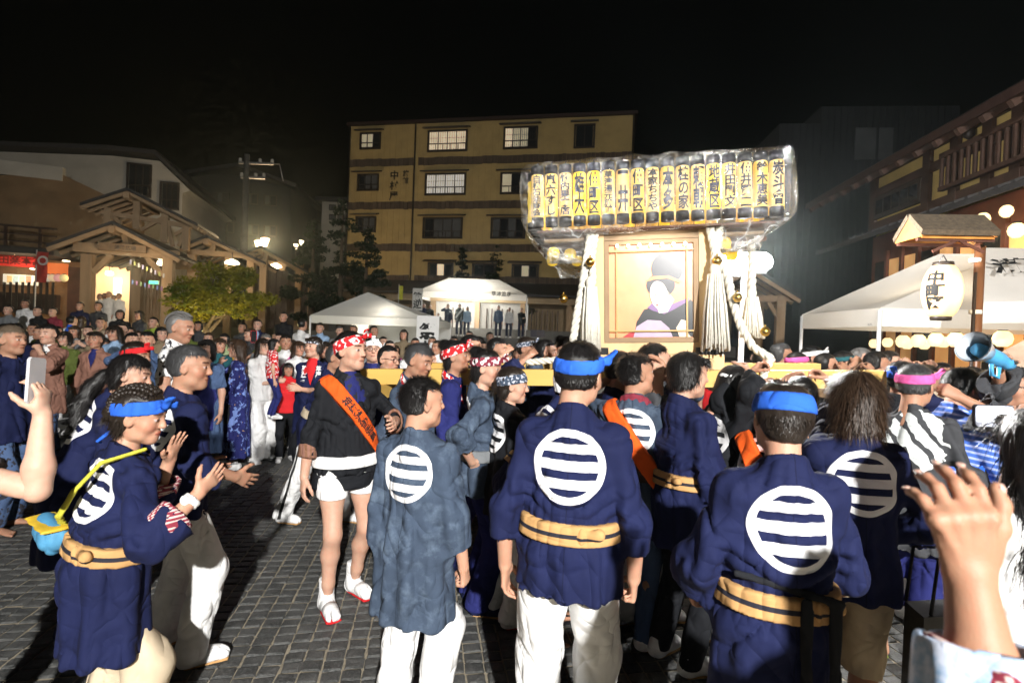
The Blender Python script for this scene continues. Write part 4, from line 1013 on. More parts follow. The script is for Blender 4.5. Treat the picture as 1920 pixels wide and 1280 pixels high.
def relax(V, Q, it=2, lam=.5):
    for _ in range(it):
        S = np.zeros_like(V); C = np.zeros(len(V))
        for k in range(4):
            a, b = Q[:, k], Q[:, (k + 1) % 4]
            C += np.bincount(a, minlength=len(V)) + np.bincount(b, minlength=len(V))
            for c in range(3): S[:, c] += np.bincount(a, V[b, c], len(V)) + np.bincount(b, V[a, c], len(V))
        V = V + lam * (S / np.maximum(C, 1)[:, None] - V)
    return V
def vnoise(p, seed=0):
    """value noise in [0,1] at points (n,3)"""
    i = np.floor(p).astype(np.int64); f = p - i; f = f * f * (3 - 2 * f)
    def h(a, b, c):
        x = (a * 374761393 + b * 668265263 + c * 2147483647 + seed * 974634777) & 0xffffffff
        x = ((x ^ (x >> 13)) * 1274126177) & 0xffffffff
        return ((x ^ (x >> 16)) & 0xffff) / 65535.0
    r_ = 0
    for a in (0, 1):
        for b in (0, 1):
            for c in (0, 1):
                w = (f[:, 0] if a else 1 - f[:, 0]) * (f[:, 1] if b else 1 - f[:, 1]) * (f[:, 2] if c else 1 - f[:, 2])
                r_ = r_ + w * h(i[:, 0] + a, i[:, 1] + b, i[:, 2] + c)
    return r_
def folds(V, N, amp, seed, fx=9.0, fz=2.2, mask=None):
    """cloth folds: long creases in a few directions, each gated so they start and end"""
    w = np.stack([vnoise(V * 3.1 + 7, seed), vnoise(V * 3.1 + 19, seed + 1), vnoise(V * 3.1 + 31, seed + 2)], 1) - .5
    p = V + w * .10
    d = (vnoise(p * np.array([fx * .6, fx * .6, fz]), seed + 3) - .5) * .40 + .12
    for k, (ay, ax_, g, st) in enumerate(((0, 0, .40, .60), (38, 10, .50, .50), (-42, -12, .50, .50), (84, 0, .60, .35))):
        q = p @ np.array(Matrix.Rotation(R(ay), 3, 'Y') @ Matrix.Rotation(R(ax_), 3, 'X'))
        n = vnoise(q * np.array([fx, fx, fz * .55]) + k * 11.3, seed + 5 + k)
        gate = np.clip((vnoise(V * 3.6 + k * 5.1, seed + 11 + k) - g) / .14, 0, 1)
        r_ = 1 - np.abs(2 * n - 1)
        d = d - gate * (r_ ** 5) * st + gate * np.clip(r_ - .45, 0, 1) * (1 - r_ ** 4) * st * .5
    d = np.maximum(d * amp, -.45 * amp)
    if mask is not None: d = d * mask
    return V + N * d[:, None]
def cat(parts):
    """join (V,Q) islands"""
    Vs, Qs, n = [], [], 0
    for V, Q in parts:
        Vs.append(V); Qs.append(np.asarray(Q) + n); n += len(V)
    return np.concatenate(Vs), np.concatenate(Qs)
def rot(yaw=0, pitch=0, roll=0):
    """yaw + turns right, pitch + looks up, roll + tips to the right (degrees)"""
    return np.array(Matrix.Rotation(R(-yaw), 3, 'Z') @ Matrix.Rotation(R(pitch), 3, 'X') @ Matrix.Rotation(R(roll), 3, 'Y'))
# ------------------------------------------------------------ materials of people
SKINS = [(.46, .265, .18), (.52, .32, .23), (.38, .215, .14), (.54, .35, .26), (.32, .175, .11)]
def skin_mat():
    if 'skin' in MC: return MC['skin']
    m, t, b = newmat('skin')
    _, _, c = attr(t, 'col'); v = coord(t)
    n = noise(t, v, 35, 3)
    c = mixc(t, ramp01(t, n, .35, .75), c, mixc(t, .80, (.55, .12, .07), c)); c = mixc(t, ramp01(t, noise(t, v, 9, 3), .4, .75), c, mixc(t, .80, (.30, .12, .06), c))
    setc(t, b, c)
    b.inputs['Roughness'].default_value = .55; b.inputs['Specular IOR Level'].default_value = .35
    b.inputs['Subsurface Weight'].default_value = .12; b.inputs['Subsurface Radius'].default_value = (.012, .004, .002); b.inputs['Subsurface Scale'].default_value = 1.0
    bump(t, b, noise(t, v, 260, 2), .12, .004)
    MC['skin'] = m; return m
def hair_mat(name, col):
    if name in MC: return MC[name]
    m, t, b = newmat(name)
    v = coord(t, 'Object', (1, 1, .25))
    n = noise(t, v, 220, 3, .7)
    setc(t, b, mixc(t, n, tuple(x * .45 for x in col), tuple(min(1, x * 1.7) for x in col)))
    b.inputs['Roughness'].default_value = .38; b.inputs['Specular IOR Level'].default_value = .35
    bump(t, b, n, .35, .006)
    MC[name] = m; return m
HAIR = {'black': (.010, .009, .009), 'brown': (.035, .02, .012), 'grey': (.13, .125, .12), 'salt': (.05, .05, .052), 'ash': (.16, .12, .085), 'dark': (.018, .013, .010)}
CL = {  # cloth colours
 'navy': (.0082, .0120, .050), 'black': (.010, .011, .014), 'denim': (.043, .062, .098), 'white': (.80, .80, .80), 'tan': (.47, .27, .11),
 'blue': (.025, .12, .60), 'red': (.60, .02, .025), 'pink': (.75, .12, .38), 'orange': (.72, .10, .012), 'brown': (.035, .022, .018),
 'khaki': (.21, .16, .10), 'olive': (.10, .13, .03), 'lime': (.26, .36, .05), 'pale_green': (.42, .52, .28), 'light_blue': (.28, .42, .62),
 'grey': (.16, .17, .18), 'dark_grey': (.05, .052, .058), 'cream': (.55, .45, .32), 'maroon': (.22, .03, .05), 'rose_tan': (.26, .13, .095),
 'jean': (.06, .10, .20), 'indigo': (.018, .022, .12), 'mustard': (.55, .32, .05), 'teal': (.02, .10, .12), 'beige': (.45, .37, .27), 'stripe_blue': (.06, .14, .50), 'purple': (.25, .12, .5)}
def cloth(c, pat=None, wear=.18):
    """woven cloth; pat prints a pattern in the wearer's own coordinates (attribute tf)"""
    key = 'cloth_%s_%s' % (c, pat)
    if key in MC: return MC[key]
    col = CL[c]
    m, t, b = newmat(key)
    (u, w, v), vec, _ = attr(t, 'tf')
    ob = coord(t)
    n = noise(t, ob, 5, 4, .65); n2 = noise(t, ob, 90, 2)
    base = mixc(t, ramp01(t, n, .3, .75), tuple(x * (1 - wear) for x in col), tuple(min(.9, x * (1 + wear)) for x in col))
    if c == 'denim':
        base = mixc(t, ramp01(t, noise(t, ob, 11, 5, .7), .5, .8), base, (.11, .15, .21))
    wh = (.80, .80, .82)
    if pat in ('emblem', 'emblem_grey'):
        Rr = .130; uu = u / Rr; vv = (v + .005) / Rr
        wob = (noise(t, vec, 9, 1) - .5) * .10
        r_ = (uu * uu + vv * vv).sqrt() + wob
        av = vv.abs() + wob * .4
        bars = (av < .13).max((av > .335) * (av < .60))
        inner = r_ < .80
        mk = (r_ < 1.0) * (inner.inv() + inner * bars).min(1.0) * (w < 0.0)
        base = mixc(t, (u.abs() < .0016) * (w < 0.0) * .55, base, (.0, .0, .004))
        base = mixc(t, mk, base, wh if pat == 'emblem' else (.42, .42, .43))
    elif pat == 'feather':
        f = noise(t, vec, 10, 2); s_ = ((u * 60 + v * 45 + f * 6).sin() > -.55)
        mk = ((u - .02) * (u - .02) + v * v * .7 + (f - .5) * .03 < .020) * s_ * (w < 0.0)
        base = mixc(t, mk, base, (.62, .66, .66))
    elif pat == 'floral':
        f = noise(t, ob, 14, 3, .6); g = noise(t, ob, 23, 2)
        base = mixc(t, (f > .56), base, (.16, .24, .55)); base = mixc(t, (g > .70), base, (.5, .32, .12))
    elif pat == 'print':
        f = noise(t, ob, 26, 2); base = mixc(t, (f > .57), base, (.03, .03, .04))
    elif pat == 'dots':
        f = noise(t, ob, 60, 1); base = mixc(t, (f > .56), base, (.5, .52, .6))
    elif pat == 'letters':
        f = noise(t, ob, 38, 1); base = mixc(t, (f > .56), base, (.78, .75, .75))
    elif pat == 'hstripe':
        base = mixc(t, ((v * 190).sin() > .35), base, (.35, .42, .75))
    elif pat == 'vstripe':
        x, y, z = sep(t, ob); base = mixc(t, ((u * 260).sin() > .1), base, (.20, .10, .06))
    elif pat == 'flowers':
        f = noise(t, ob, 3.2, 1); g = noise(t, ob, 30, 3, .7)
        base = mixc(t, (f > .60) * (g > .47), base, (.62, .45, .04)); base = mixc(t, (f > .70) * (g > .45), base, (.55, .05, .03))
        base = mixc(t, (f < .36) * (g > .55), base, (.04, .05, .16))
    elif pat == 'checks':
        x, y, z = sep(t, ob); base = mixc(t, ((x * 420).sin() * (z * 420).sin() > .15), base, (.55, .45, .42))
    elif pat == 'jacquard':
        f = noise(t, ob, 30, 4, .65); base = mixc(t, ramp01(t, f, .44, .6), base, (.55, .6, .72)); g = noise(t, ob, 22, 2); base = mixc(t, (g > .66), base, (.6, .05, .1))
    elif pat == 'belt':
        base = mixc(t, (v.abs() < .0075), base, (.02, .02, .03))
    elif pat == 'side_stripe':
        base = mixc(t, (u.abs() > .0) * (w.abs() < .014), base, (.03, .03, .03))
    setc(t, b, base)
    b.inputs['Roughness'].default_value = .85; b.inputs['Specular IOR Level'].default_value = .2
    b.inputs['Sheen Weight'].default_value = .0
    b.inputs['Sheen Roughness'].default_value = .4
    def ridge(sc, ry, rx, pw, k):
        m1 = t.nodes.new('ShaderNodeMapping'); t.links.new(ob.k, m1.inputs[0]); m1.inputs['Rotation'].default_value = (R(rx), R(ry), 0); m1.inputs['Location'].default_value = (k, k * .7, 0)
        m2 = t.nodes.new('ShaderNodeMapping'); t.links.new(m1.outputs[0], m2.inputs[0]); m2.inputs['Scale'].default_value = (1, 1, .13)
        q = t.nodes.new('ShaderNodeTexNoise'); q.inputs['Scale'].default_value = sc; q.inputs['Detail'].default_value = .4; q.inputs['Distortion'].default_value = .25
        t.links.new(m2.outputs[0], q.inputs['Vector']); r_ = ((E(t, q.outputs[0]) * 2.0) - 1.0).abs().inv()._m('POWER', pw)
        return r_ * ramp01(t, noise(t, E(t, m1.outputs[0]), 4.5, 0), .46, .62)
    hgt = ridge(11, 0, 0, 3.5, 1) * -1.0 + ridge(12, 40, 8, 3.5, 5) * -.9 + ridge(12, -42, -8, 3.5, 9) * -.9 + ridge(15, 80, 0, 4.0, 13) * -.5 + n2 * .03
    bump(t, b, hgt, .55, .020)
    MC[key] = m; return m
# ------------------------------------------------------------ head, hair, hands, feet (each sculpted once per style)
HEADS = {}
def head_proto(fem=False, vx=.0055):
    key = (fem, vx)
    if key in HEADS: return HEADS[key]
    f = Field((-.1, -.14, -.23), (.1, .14, .13), vx); j = .9 if fem else 1.0
    f.ell((0, -.012, .030), (.076, .094, .086), k=.02)
    f.ecap((0, .018, .02), (0, .040, -.072), (1, 0, 0), .064, .044 * j, .062, .048, k=.03)
    f.ell((0, .062, -.094), (.026 * j, .021, .018), k=.03)
    for s_ in (-1, 1):
        f.ell((s_ * .040, .050, -.024), (.026, .026, .026), k=.03)
        f.ell((s_ * .045, .020, -.070), (.018 * j, .03, .022), k=.03)
    f.ell((0, .076, .034), (.048, .014, .011), k=.02)
    for s_ in (-1, 1):
        f.ell((s_ * .031, .098, .010), (.016, .014, .010), k=.014, op='sub')
        f.ell((s_ * .031, .0765, .010), (.014, .012, .011), k=.004)
        f.ell((s_ * .078, -.006, -.002), (.008, .021, .033), Rm=rot(s_ * -22, 0, 0), k=.008)
        f.ell((s_ * .087, .0, .002), (.006, .009, .017), k=.006, op='sub')
    f.cone((0, .082, .022), (0, .102, -.020), .0075, .0115, k=.016)
    f.ell((0, .095, -.024), (.017, .011, .008), k=.010)
    f.ell((0, .084, -.052), (.022, .009, .0055), k=.008); f.ell((0, .083, -.063), (.019, .009, .006), k=.008)
    f.cone((0, -.022, -.05), (0, -.045, -.22), .050 * j, .056 * j, k=.035)
    V, Q = f.mesh()
    x, y, z = np.abs(V[:, 0]), V[:, 1], V[:, 2]
    HEADS[key] = (V, Q)
    return HEADS[key]
def face_colors(V, base, fem):
    c = np.tile(np.array(base, float), (len(V), 1)); x, y, z = np.abs(V[:, 0]), V[:, 1], V[:, 2]; fr = y > .055
    ck = np.exp(-(((x - .043) / .022) ** 2 + ((z + .03) / .02) ** 2)) * fr
    c *= 1 + ck[:, None] * np.array([.10, -.16, -.16])
    lip = fr & ((x / .023) ** 2 + ((z + .0575) / .0105) ** 2 < 1); c[lip] *= np.array([.95, .55, .55]) if fem else np.array([.85, .65, .62])
    br = fr & (np.abs(z - .033 - .004 * np.cos((x - .03) * 60)) < .0052) & (x > .012) & (x < .052); c[br] = np.array([.03, .02, .016])
    ey = fr & (((x - .031) / .0155) ** 2 + ((z - .010) / .0062) ** 2 < 1); c[ey] = np.array([.02, .015, .012])
    ew = ey & (np.abs(x - .031) > .0095); c[ew] = np.array([.45, .42, .40])
    mo = fr & (x < .021) & (np.abs(z + .0575) < .0028); c[mo] *= .35
    no = fr & (np.abs(x - .008) < .0045) & (np.abs(z + .033) < .004) & (y > .085); c[no] *= .4
    if not fem:
        bd = fr & (z < -.045) & (z > -.11); c[bd] *= .93
    return c
def blades(V, N, n, L, lift, wid, seed, crown=(0, -.02, .13), grav=.25, pick=None):
    rg = np.random.default_rng(seed); ids = rg.integers(0, len(V), n) if pick is None else pick[rg.integers(0, len(pick), n)]
    p, nn = V[ids], N[ids]
    fl = p - np.array(crown); fl[:, 2] -= grav * .12; fl -= nn * (fl * nn).sum(1)[:, None]; fl /= np.linalg.norm(fl, axis=1)[:, None] + 1e-6
    d = fl + nn * lift + rg.normal(0, .22, (n, 3)); d /= np.linalg.norm(d, axis=1)[:, None]
    l = L * rg.uniform(.5, 1.15, n)[:, None]
    if L < .04: l = l * np.clip((p[:, 2:3] + .07) / .10, .25, 1)
    sd = np.cross(d, nn); sd /= np.linalg.norm(sd, axis=1)[:, None] + 1e-6; sd *= wid * rg.uniform(.6, 1.3, n)[:, None]
    r0 = p - nn * .004; r1 = r0 + d * l * .55 + nn * .003; r2 = r0 + d * l - np.array([0, 0, 1.]) * l * grav * .5
    BV = np.stack([r0 - sd, r0 + sd, r1 + sd * .8, r1 - sd * .8, r2 + sd * .15, r2 - sd * .15], 1).reshape(-1, 3)
    o = np.arange(n)[:, None] * 6
    return BV, np.concatenate([o + np.array([[0, 1, 2, 3]]), o + np.array([[3, 2, 4, 5]])])
HAIRS = {}
def hair_proto(style, lod):
    key = (style, lod)
    if key in HAIRS: return HAIRS[key]
    vx = (.007, .0095, .013)[lod]
    lo, hi = (-.15, -.24, -.45), (.15, .15, .2)
    f = Field(lo, hi, vx); thick = {'short': .010, 'spiky': .008, 'shaved': .0045, 'thin': .010}.get(style, .013)
    f.ell((0, -.014, .033), (.076 + thick, .094 + thick, .086 + thick), k=.02)
    f.ecap((0, -.03, .02), (0, -.045, -.07), (1, 0, 0), .07 + thick * .8, .052 + thick * .5, .06 + thick, .045 + thick, k=.03)
    X, Y, Z = f.full()
    if style in ('long', 'bob', 'girl', 'mop', 'mush'):
        ln = -.03 if style == 'mush' else -.085
        for s_ in (-1, 1): f.cone((s_ * .070, -.015, .03), (s_ * .074, -.02, ln), .024, .022, k=.03)
        f.ecap((0, -.05, 0), (0, -.062, ln - .015), (1, 0, 0), .082, .080, .05, .045, k=.03)
        if style == 'long': f.ecap((0, -.062, -.1), (0, -.085, -.33), (1, 0, 0), .085, .095, .045, .030, k=.03)
        for s_ in (-1, 0, 1): f.cone((s_ * .04, .075, .085), (s_ * .045, .094, .045), .018, .010, k=.02)
    keep = np.minimum(.064 - Z + .25 * np.maximum(0, .05 - Y) * 0, Y - (-.002) + .35 * np.maximum(0, -Z - .01))
    if style in ('long', 'bob', 'girl', 'mop', 'mush'): keep = np.minimum(.050 - Z, Y - .012 - .25 * (np.abs(X) > .062) * .12)
    nape = {'short': -.050, 'spiky': -.050, 'shaved': -.055, 'thin': -.075, 'bob': -.12, 'mush': -.072, 'girl': -.2, 'long': -.4, 'mop': -.125}.get(style, -.085)
    kk_ = np.maximum(keep, nape - Z); f.v = f.v + (thick + .002) * np.clip(1 + kk_ / .022, 0, 1).astype(np.float32)
    f.v = np.maximum(f.v, keep.astype(np.float32)); f.v = np.maximum(f.v, (nape - Z).astype(np.float32))
    if style == 'thin': f.ell((0, -.045, .135), (.042, .045, .028), k=.01, op='sub')
    if style == 'bun': f.ell((0, -.085, .095), (.042, .042, .040), k=.01); f.cone((0, -.06, .07), (0, -.085, .09), .03, .03)
    if style == 'ponytail':
        f.cone((0, -.105, .0), (0, -.135, -.02), .030, .028, k=.01)
        f.chain([(0, -.135, -.02), (.01, -.165, -.09), (.03, -.18, -.19), (.035, -.17, -.30), (.03, -.15, -.40)], [.03, .040, .040, .032, .010], .02)
    if style == 'tied':
        f.ell((0, -.115, -.01), (.030, .034, .032), k=.015)
    V, Q = f.mesh(); V = relax(V, Q, 1)
    N = vnormals(V, Q)
    V = V + N * ((vnoise(V * np.array([60, 60, 22.]), 5) - .5) * .006)[:, None]
    out = [(V, Q)]
    nb = (4200, 1200, 0)[lod]
    if nb:
        par = {'short': (.030, .35, .0011), 'spiky': (.030, .95, .0010), 'shaved': (.010, .6, .0008), 'thin': (.034, .22, .0011), 'mop': (.07, .22, .0013), 'long': (.10, .04, .0012), 'mush': (.04, .16, .0011)}.get(style, (.05, .14, .0012))
        pick = np.argwhere(((V[:, 2] > .075) | (V[:, 1] < -.02)) & (V[:, 2] > nape + .012))[:, 0] if style in ('short', 'spiky', 'shaved', 'thin', 'bun', 'tied') else None
        if style in ('long', 'ponytail', 'mop', 'bob', 'girl'): nb = int(nb * 1.3)
        crown = (0, -.055, .125) if style in ('thin', 'spiky', 'short') else (0, -.01, .14)
        out.append(blades(V, N, nb, par[0], par[1], par[2] * (1.0 if lod == 0 else 1.8), 3, crown=crown, grav=.1 if style in ('spiky', 'shaved') else .5, pick=pick))
    HAIRS[key] = cat(out) + (len(out[0][0]), len(out[0][1]))
    return HAIRS[key]
HPOSE = {  # curl of the three finger joints, spread, thumb direction
 'relax': ((18, 28, 22), .02, (.55, -.35, .75)), 'fist': ((70, 85, 60), .0, (.25, -.75, .55)), 'flat': ((6, 6, 4), .10, (.85, -.1, .55)),
 'grip': ((45, 60, 40), .03, (.45, -.75, .5)), 'phone': ((35, 38, 30), .04, (.35, -.80, .55)), 'claw': ((34, 34, 24), .05, (.62, -.22, .80))}
def hand_into(f, W_, Rm, side, pose, s=1.0, k=.010):
    """W_ wrist, Rm columns = thumb side, back of the hand, finger direction; side +1 right, -1 left"""
    tips = []; cur, spread, td = HPOSE[pose]; Rm = np.array(Rm); W_ = np.array(W_)
    def T(q): return W_ + Rm @ (np.array(q) * np.array([1, side, 1]) * s)
    f.ecap(T((0, 0, .012)), T((.002, 0, .078)), Rm[:, 0], .028 * s, .040 * s, .017 * s, .0135 * s, k=k * 1.6)
    f.ell(T((.024, -.008, .036)), (.018 * s, .015 * s, .024 * s), Rm, k=k * 1.5)
    for i, (bx, L, r_) in enumerate(((.031, .074, .0088), (.0105, .083, .009), (-.0105, .077, .0086), (-.030, .060, .0076))):
        p = np.array([bx, 0, .084 if i in (1, 2) else .079]); a = 0; sp = (1.5 - i) * spread
        segs = (L * .46, L * .30, L * .24); rr = (r_, r_ * .92, r_ * .86, r_ * .72)
        for j_ in range(3):
            a += R(cur[j_] * (1 + .10 * (i - 1.5)))
            q = p + np.array([math.sin(sp), -math.sin(a), math.cos(a) * math.cos(sp)]) * segs[j_]
            f.cone(T(p), T(q), rr[j_] * s, rr[j_ + 1] * s, k=k * (.9 if j_ == 0 else .4)); p = q
        tips.append((T(p), (T(p) - T(p - (q - p if False else np.array([0, math.sin(a), -math.cos(a)]) * .01))), Rm @ (np.array([0, math.cos(a), math.sin(a)]) * np.array([1, side, 1]))))
        if k > .0105:
            f.cone(T((bx * .35, .0105, .018)), T((bx * .95, .0125, .076)), .0030 * s, .0036 * s, k=.006); f.ell(T((bx, .007, .080)), (.0095 * s, .008 * s, .011 * s), Rm, k=.008)
    td = np.array(td) / np.linalg.norm(td); p = np.array([.026, -.008, .022])
    for j_, (L, ra, rb) in enumerate(((.042, .0135, .0108), (.030, .0105, .0096), (.024, .0095, .0075))):
        q = p + td * L; f.cone(T(p), T(q), ra * s, rb * s, k=k)
        p = q; td = td + np.array([-.22, -.12, .25]); td /= np.linalg.norm(td)
    tips.append((T(p), Rm @ (td * np.array([1, side, 1])), Rm @ (np.array([.55, .8, .0]) * np.array([1, side, 1]))))
    return tips
SHOES = {}
def shoe_proto(kind):
    if kind in SHOES: return SHOES[kind]
    f = Field((-.06, -.1, 0), (.06, .2, .26), .007)
    if kind == 'bare':
        f.ecap((0, -.055, .032), (.004, .12, .018), (1, 0, 0), .030, .042, .030, .016, k=.02); f.cone((0, -.05, .035), (0, -.035, .13), .034, .036, k=.04)
        for i in range(5): f.cone((.028 - i * .014, .12 - i * .006, .014), (.030 - i * .0145, .168 - i * .011, .012), .012 - i * .0011, .011 - i * .001, k=.004)
        f.half((0, 0, .003), (0, 0, -1))
    else:
        hi = {'tabi': .205, 'tabi_low': .12}.get(kind, .085)
        f.ecap((0, -.055, .04), (0, .125, .032), (1, 0, 0), .036, .044, .040, .026, k=.02); f.ell((0, .05, .055), (.040, .08, .035), k=.03)
        f.cone((0, -.05, .05), (0, -.035, hi), .042, .049, k=.05)
        if 'tabi' in kind: f.ecap((.014, .10, .035), (.014, .21, .035), (1, 0, 0), .003, .004, .05, .05, k=.006, op='sub')
        f.half((0, 0, hi), (0, 0, 1)); f.half((0, 0, .014), (0, 0, -1))
    V, Q = f.mesh(); V = relax(V, Q, 1)
    me = np_mesh(kind, V, Q); vattr(me, 'tf', V * 0)
    g = Field((-.06, -.12, 0), (.06, .22, .04), .007)
    g.ecap((0, -.06, .012), (0, .135, .012), (1, 0, 0), .040, .048, .011, .011, k=.01); g.half((0, 0, .0), (0, 0, -1))
    V2, Q2 = g.mesh(); m2 = np_mesh(kind + '_sole', V2, Q2); vattr(m2, 'tf', V2 * 0)
    SHOES[kind] = (me, m2, V, Q)
    return SHOES[kind]
def ik(a, t, l1, l2, pole):
    a, t, pole = np.array(a, float), np.array(t, float), np.array(pole, float)
    d = t - a; L = np.linalg.norm(d)
    if L > (l1 + l2) * .995: d *= (l1 + l2) * .995 / L; t = a + d; L = (l1 + l2) * .995
    ax = d / L; x = (l1 * l1 - l2 * l2 + L * L) / (2 * L); h = math.sqrt(max(l1 * l1 - x * x, 0))
    pl = pole - ax * (pole @ ax); pl /= np.linalg.norm(pl) + 1e-9
    return a + ax * x + pl * h, t
# ------------------------------------------------------------ one person
ARMS = {'down': (.215, .03, .80), 'hip': (.26, .06, .98), 'front': (.13, .34, 1.08), 'chin': (.05, .20, 1.40), 'fold': (-.08, .20, 1.12), 'phone': (.09, .30, 1.48), 'up': (.16, .34, 1.62), 'clasp': (.03, .24, .98), 'back': (.21, -.10, .82), 'bar': (.10, .36, 1.56)}
GZ = .012
SEED = [100]
def person(label, px, d, yaw, H=1.7, z=GZ, hd=(0, 0, 0), lean=0, slean=0, aR='down', aL='down', hR='relax', hL='relax', tR=None, tL=None,
           feet=None, hair=('short', 'black'), skin=0, fem=False, top=('happi', 'navy', 'emblem'), hem=None, belt=None, bottom=('long', 'white'),
           shoe=('tabi', 'white', 'tan'), band=None, sash=None, scarf=None, neckv=None, group=None, lod=0, build=1.0, cat_='person', sf=None, cuff=None,
           loc=None, poleR=None, poleL=None, glasses=False, pxz=1.5, extra=None, bare_arm=False, foldamp=1.0, mask=False, apron=None, belt_dz=0.0, bfold=1.0):
    SEED[0] += 17; seed = SEED[0]; s = H / 1.7
    base = G(px, d, z + pxz * s) if loc is None else Vector(loc)
    base.z = z
    Rz = Matrix.Rotation(R(-yaw), 3, 'Z'); Rzi = np.array(Rz.inverted())
    def local(q):
        if isinstance(q, str): return None
        if q[0] == 'p': return Rzi @ (np.array(P(*q[1:])) - np.array(base))
        return np.array(q) * s
    b_ = build
    Pv = np.array([0, -.30 * math.sin(R(lean)) * .5, .92]) * s
    Rt = np.array(Matrix.Rotation(R(slean), 3, 'Y') @ Matrix.Rotation(R(-lean), 3, 'X'))
    def tp(x, y, zz): return Pv + Rt @ (np.array([x, y, zz]) * s)
    C, Nk = tp(0, 0, .36), tp(0, -.005, .525)
    Rh = Rt @ rot(*hd) if abs(lean) < 12 else np.array(Matrix.Rotation(R(slean), 3, 'Y') @ Matrix.Rotation(R(-lean * .6), 3, 'X')) @ rot(*hd)
    hc = Nk + (Rt * .4 + Rh * .6) @ (np.array([0, .022, .145]) * s)
    Sh = {1: tp(.152 * b_, 0, .432), -1: tp(-.152 * b_, 0, .432)}
    arms = {}
    for sd, a, pole, th in ((1, aR, poleR, tR), (-1, aL, poleL, tL)):
        if isinstance(a, str):
            q = np.array(ARMS[a]) * s * np.array([sd, 1, 1]); q[2] += 0
            if lean and a in ('down', 'back'): q = q + (Sh[sd] - np.array([sd * .150, 0, 1.365]) * s) * np.array([1, 1, .9])
        else: q = local(a)
        if pole is None: pole = (sd * .7, -.6, -.6) if not (isinstance(a, str) and a in ('down', 'back')) else (sd * .5, -1, 0)
        el, wr = ik(Sh[sd], q, .285 * s, .25 * s, pole)
        arms[sd] = (el, wr, th)
    fr, fl = feet or ((.10, .02, 12), (-.10, -.02, -12))
    legs = {}
    for sd, fo in ((1, fr), (-1, fl)):
        hip = Pv + np.array([sd * .09 * b_, 0, -.03]) * s; lift = fo[3] if len(fo) > 3 else 0
        an = np.array([fo[0] * s, fo[1] * s, .075 * s + lift])
        kn, an = ik(hip, an, .43 * s, .42 * s, (sd * .15, 1, 0))
        legs[sd] = (hip, kn, an, fo[2])
    sfv0 = ({'happi': .4, 'kimono': .6, 'shirt': .88}.get(top[0], -.4)) if sf is None else sf
    # ---- body: one skin mesh
    hv = (.0055, .008, .011)[lod]
    HV, HQ = head_proto(fem, hv)
    colr = np.array(SKINS[skin])
    parts, cols = [], []
    def addp(V, Q, c=None):
        parts.append((V, Q)); cols.append(np.tile(colr, (len(V), 1)) if c is None else c)
    addp((HV * s * (.97 if fem else 1)) @ Rh.T + hc, HQ, face_colors(HV, colr, fem))
    legskin = bottom[0] in ('shorts', 'short_skirt', 'knee', 'briefs')
    bf = Field((-.6 * s, -.6 * s, 0), (.6 * s, .7 * s, 1.5 * s), (.013, .020, .028)[lod] if legskin or lod else .024)
    bf.ecap(tp(0, 0, .42), tp(0, 0, .12), Rt[:, 0], *((.135 * s * b_, .115 * s * b_, .075 * s, .075 * s) if lod > 5 else (.098 * s, .092 * s, .055 * s, .058 * s)), k=.05)
    bf.ecap(Pv, Pv - np.array([0, 0, .05 * s]), (1, 0, 0), .105 * s, .105 * s, .07 * s, .07 * s, k=.05)
    bf.cone(tp(0, -.01, .40), Nk + np.array([0, 0, .03]), .06 * s, .05 * s, k=.05)
    for sd in (1, -1):
        hip, kn, an, fy = legs[sd]
        if shoe[0] not in ('tabi', 'sneaker') or legskin or lod == 0:
            ya = np.array([math.sin(R(fy)), math.cos(R(fy)), 0])
            cf = kn + (an - kn) * .32 - ya * .016 * s
            bk = legskin or bottom[0] == 'cropped'
            bf.chain([hip, hip + (kn - hip) * .5, kn], [.075 * s, .069 * s, .052 * s] if bk else [.045 * s, .045 * s, .04 * s], .03)
            bf.chain([kn, cf, kn + (an - kn) * .75, an], [.050 * s, .052 * s, .036 * s, .033 * s] if bk else [.04 * s, .04 * s, .034 * s, .033 * s], .03)
        el, wr, th = arms[sd]
        bf.cone(Sh[sd], el, *((.022 * s, .022 * s) if sfv0 > 0 else (.045 * s, .040 * s)), k=.03)
        if lod: bf.cone(el, wr, .039 * s, .027 * s, k=.03)
    bv, bq = bf.mesh(); bv = relax(bv, bq, 1)
    addp(bv, bq)
    hands = {}
    for sd in (1, -1):
        el, wr, th = arms[sd]; ax = wr - el; ax /= np.linalg.norm(ax)
        if th is None: th = (0, 1, .2) if ax[2] < -.3 else ((-sd * .5, -.4, .8) if ax[2] > .5 else (-sd * .3, .1, 1))
        th = np.array(th, float); hp = hR if sd > 0 else hL
        zz = ax + np.array([0, 0, -.0]); th = th - zz * (th @ zz); th /= np.linalg.norm(th) + 1e-9
        yy = np.cross(zz, th); Rm = np.stack([th, yy, zz], 1); hands[sd] = (wr, Rm)
        if lod < 2:
            vx = .0062 if lod == 0 else .010
            tip = wr + ax * .2 * s; e2 = el + (wr - el) * (.0 if lod == 0 else .75)
            lo, hi = np.minimum(np.minimum(e2, wr), tip) - .06, np.maximum(np.maximum(e2, wr), tip) + .06
            f = Field(lo, hi, vx)
            if lod == 0: f.chain([el, el + (wr - el) * .3, wr], [(.028 if sfv0 > 0 else .040) * s, (.034 if sfv0 > .3 else .042) * s, .026 * s], .02)
            else: f.cone(e2, wr, .029 * s, .026 * s)
            hand_into(f, wr, Rm, sd, hp, s * (.93 if fem else 1.0))
            addp(*f.mesh())
        else:
            f = Field(wr - .16, wr + .16, .016); f.ecap(wr, wr + ax * .13, Rm[:, 0], .035, .03, .022, .02); addp(*f.mesh())
    root_extra = []
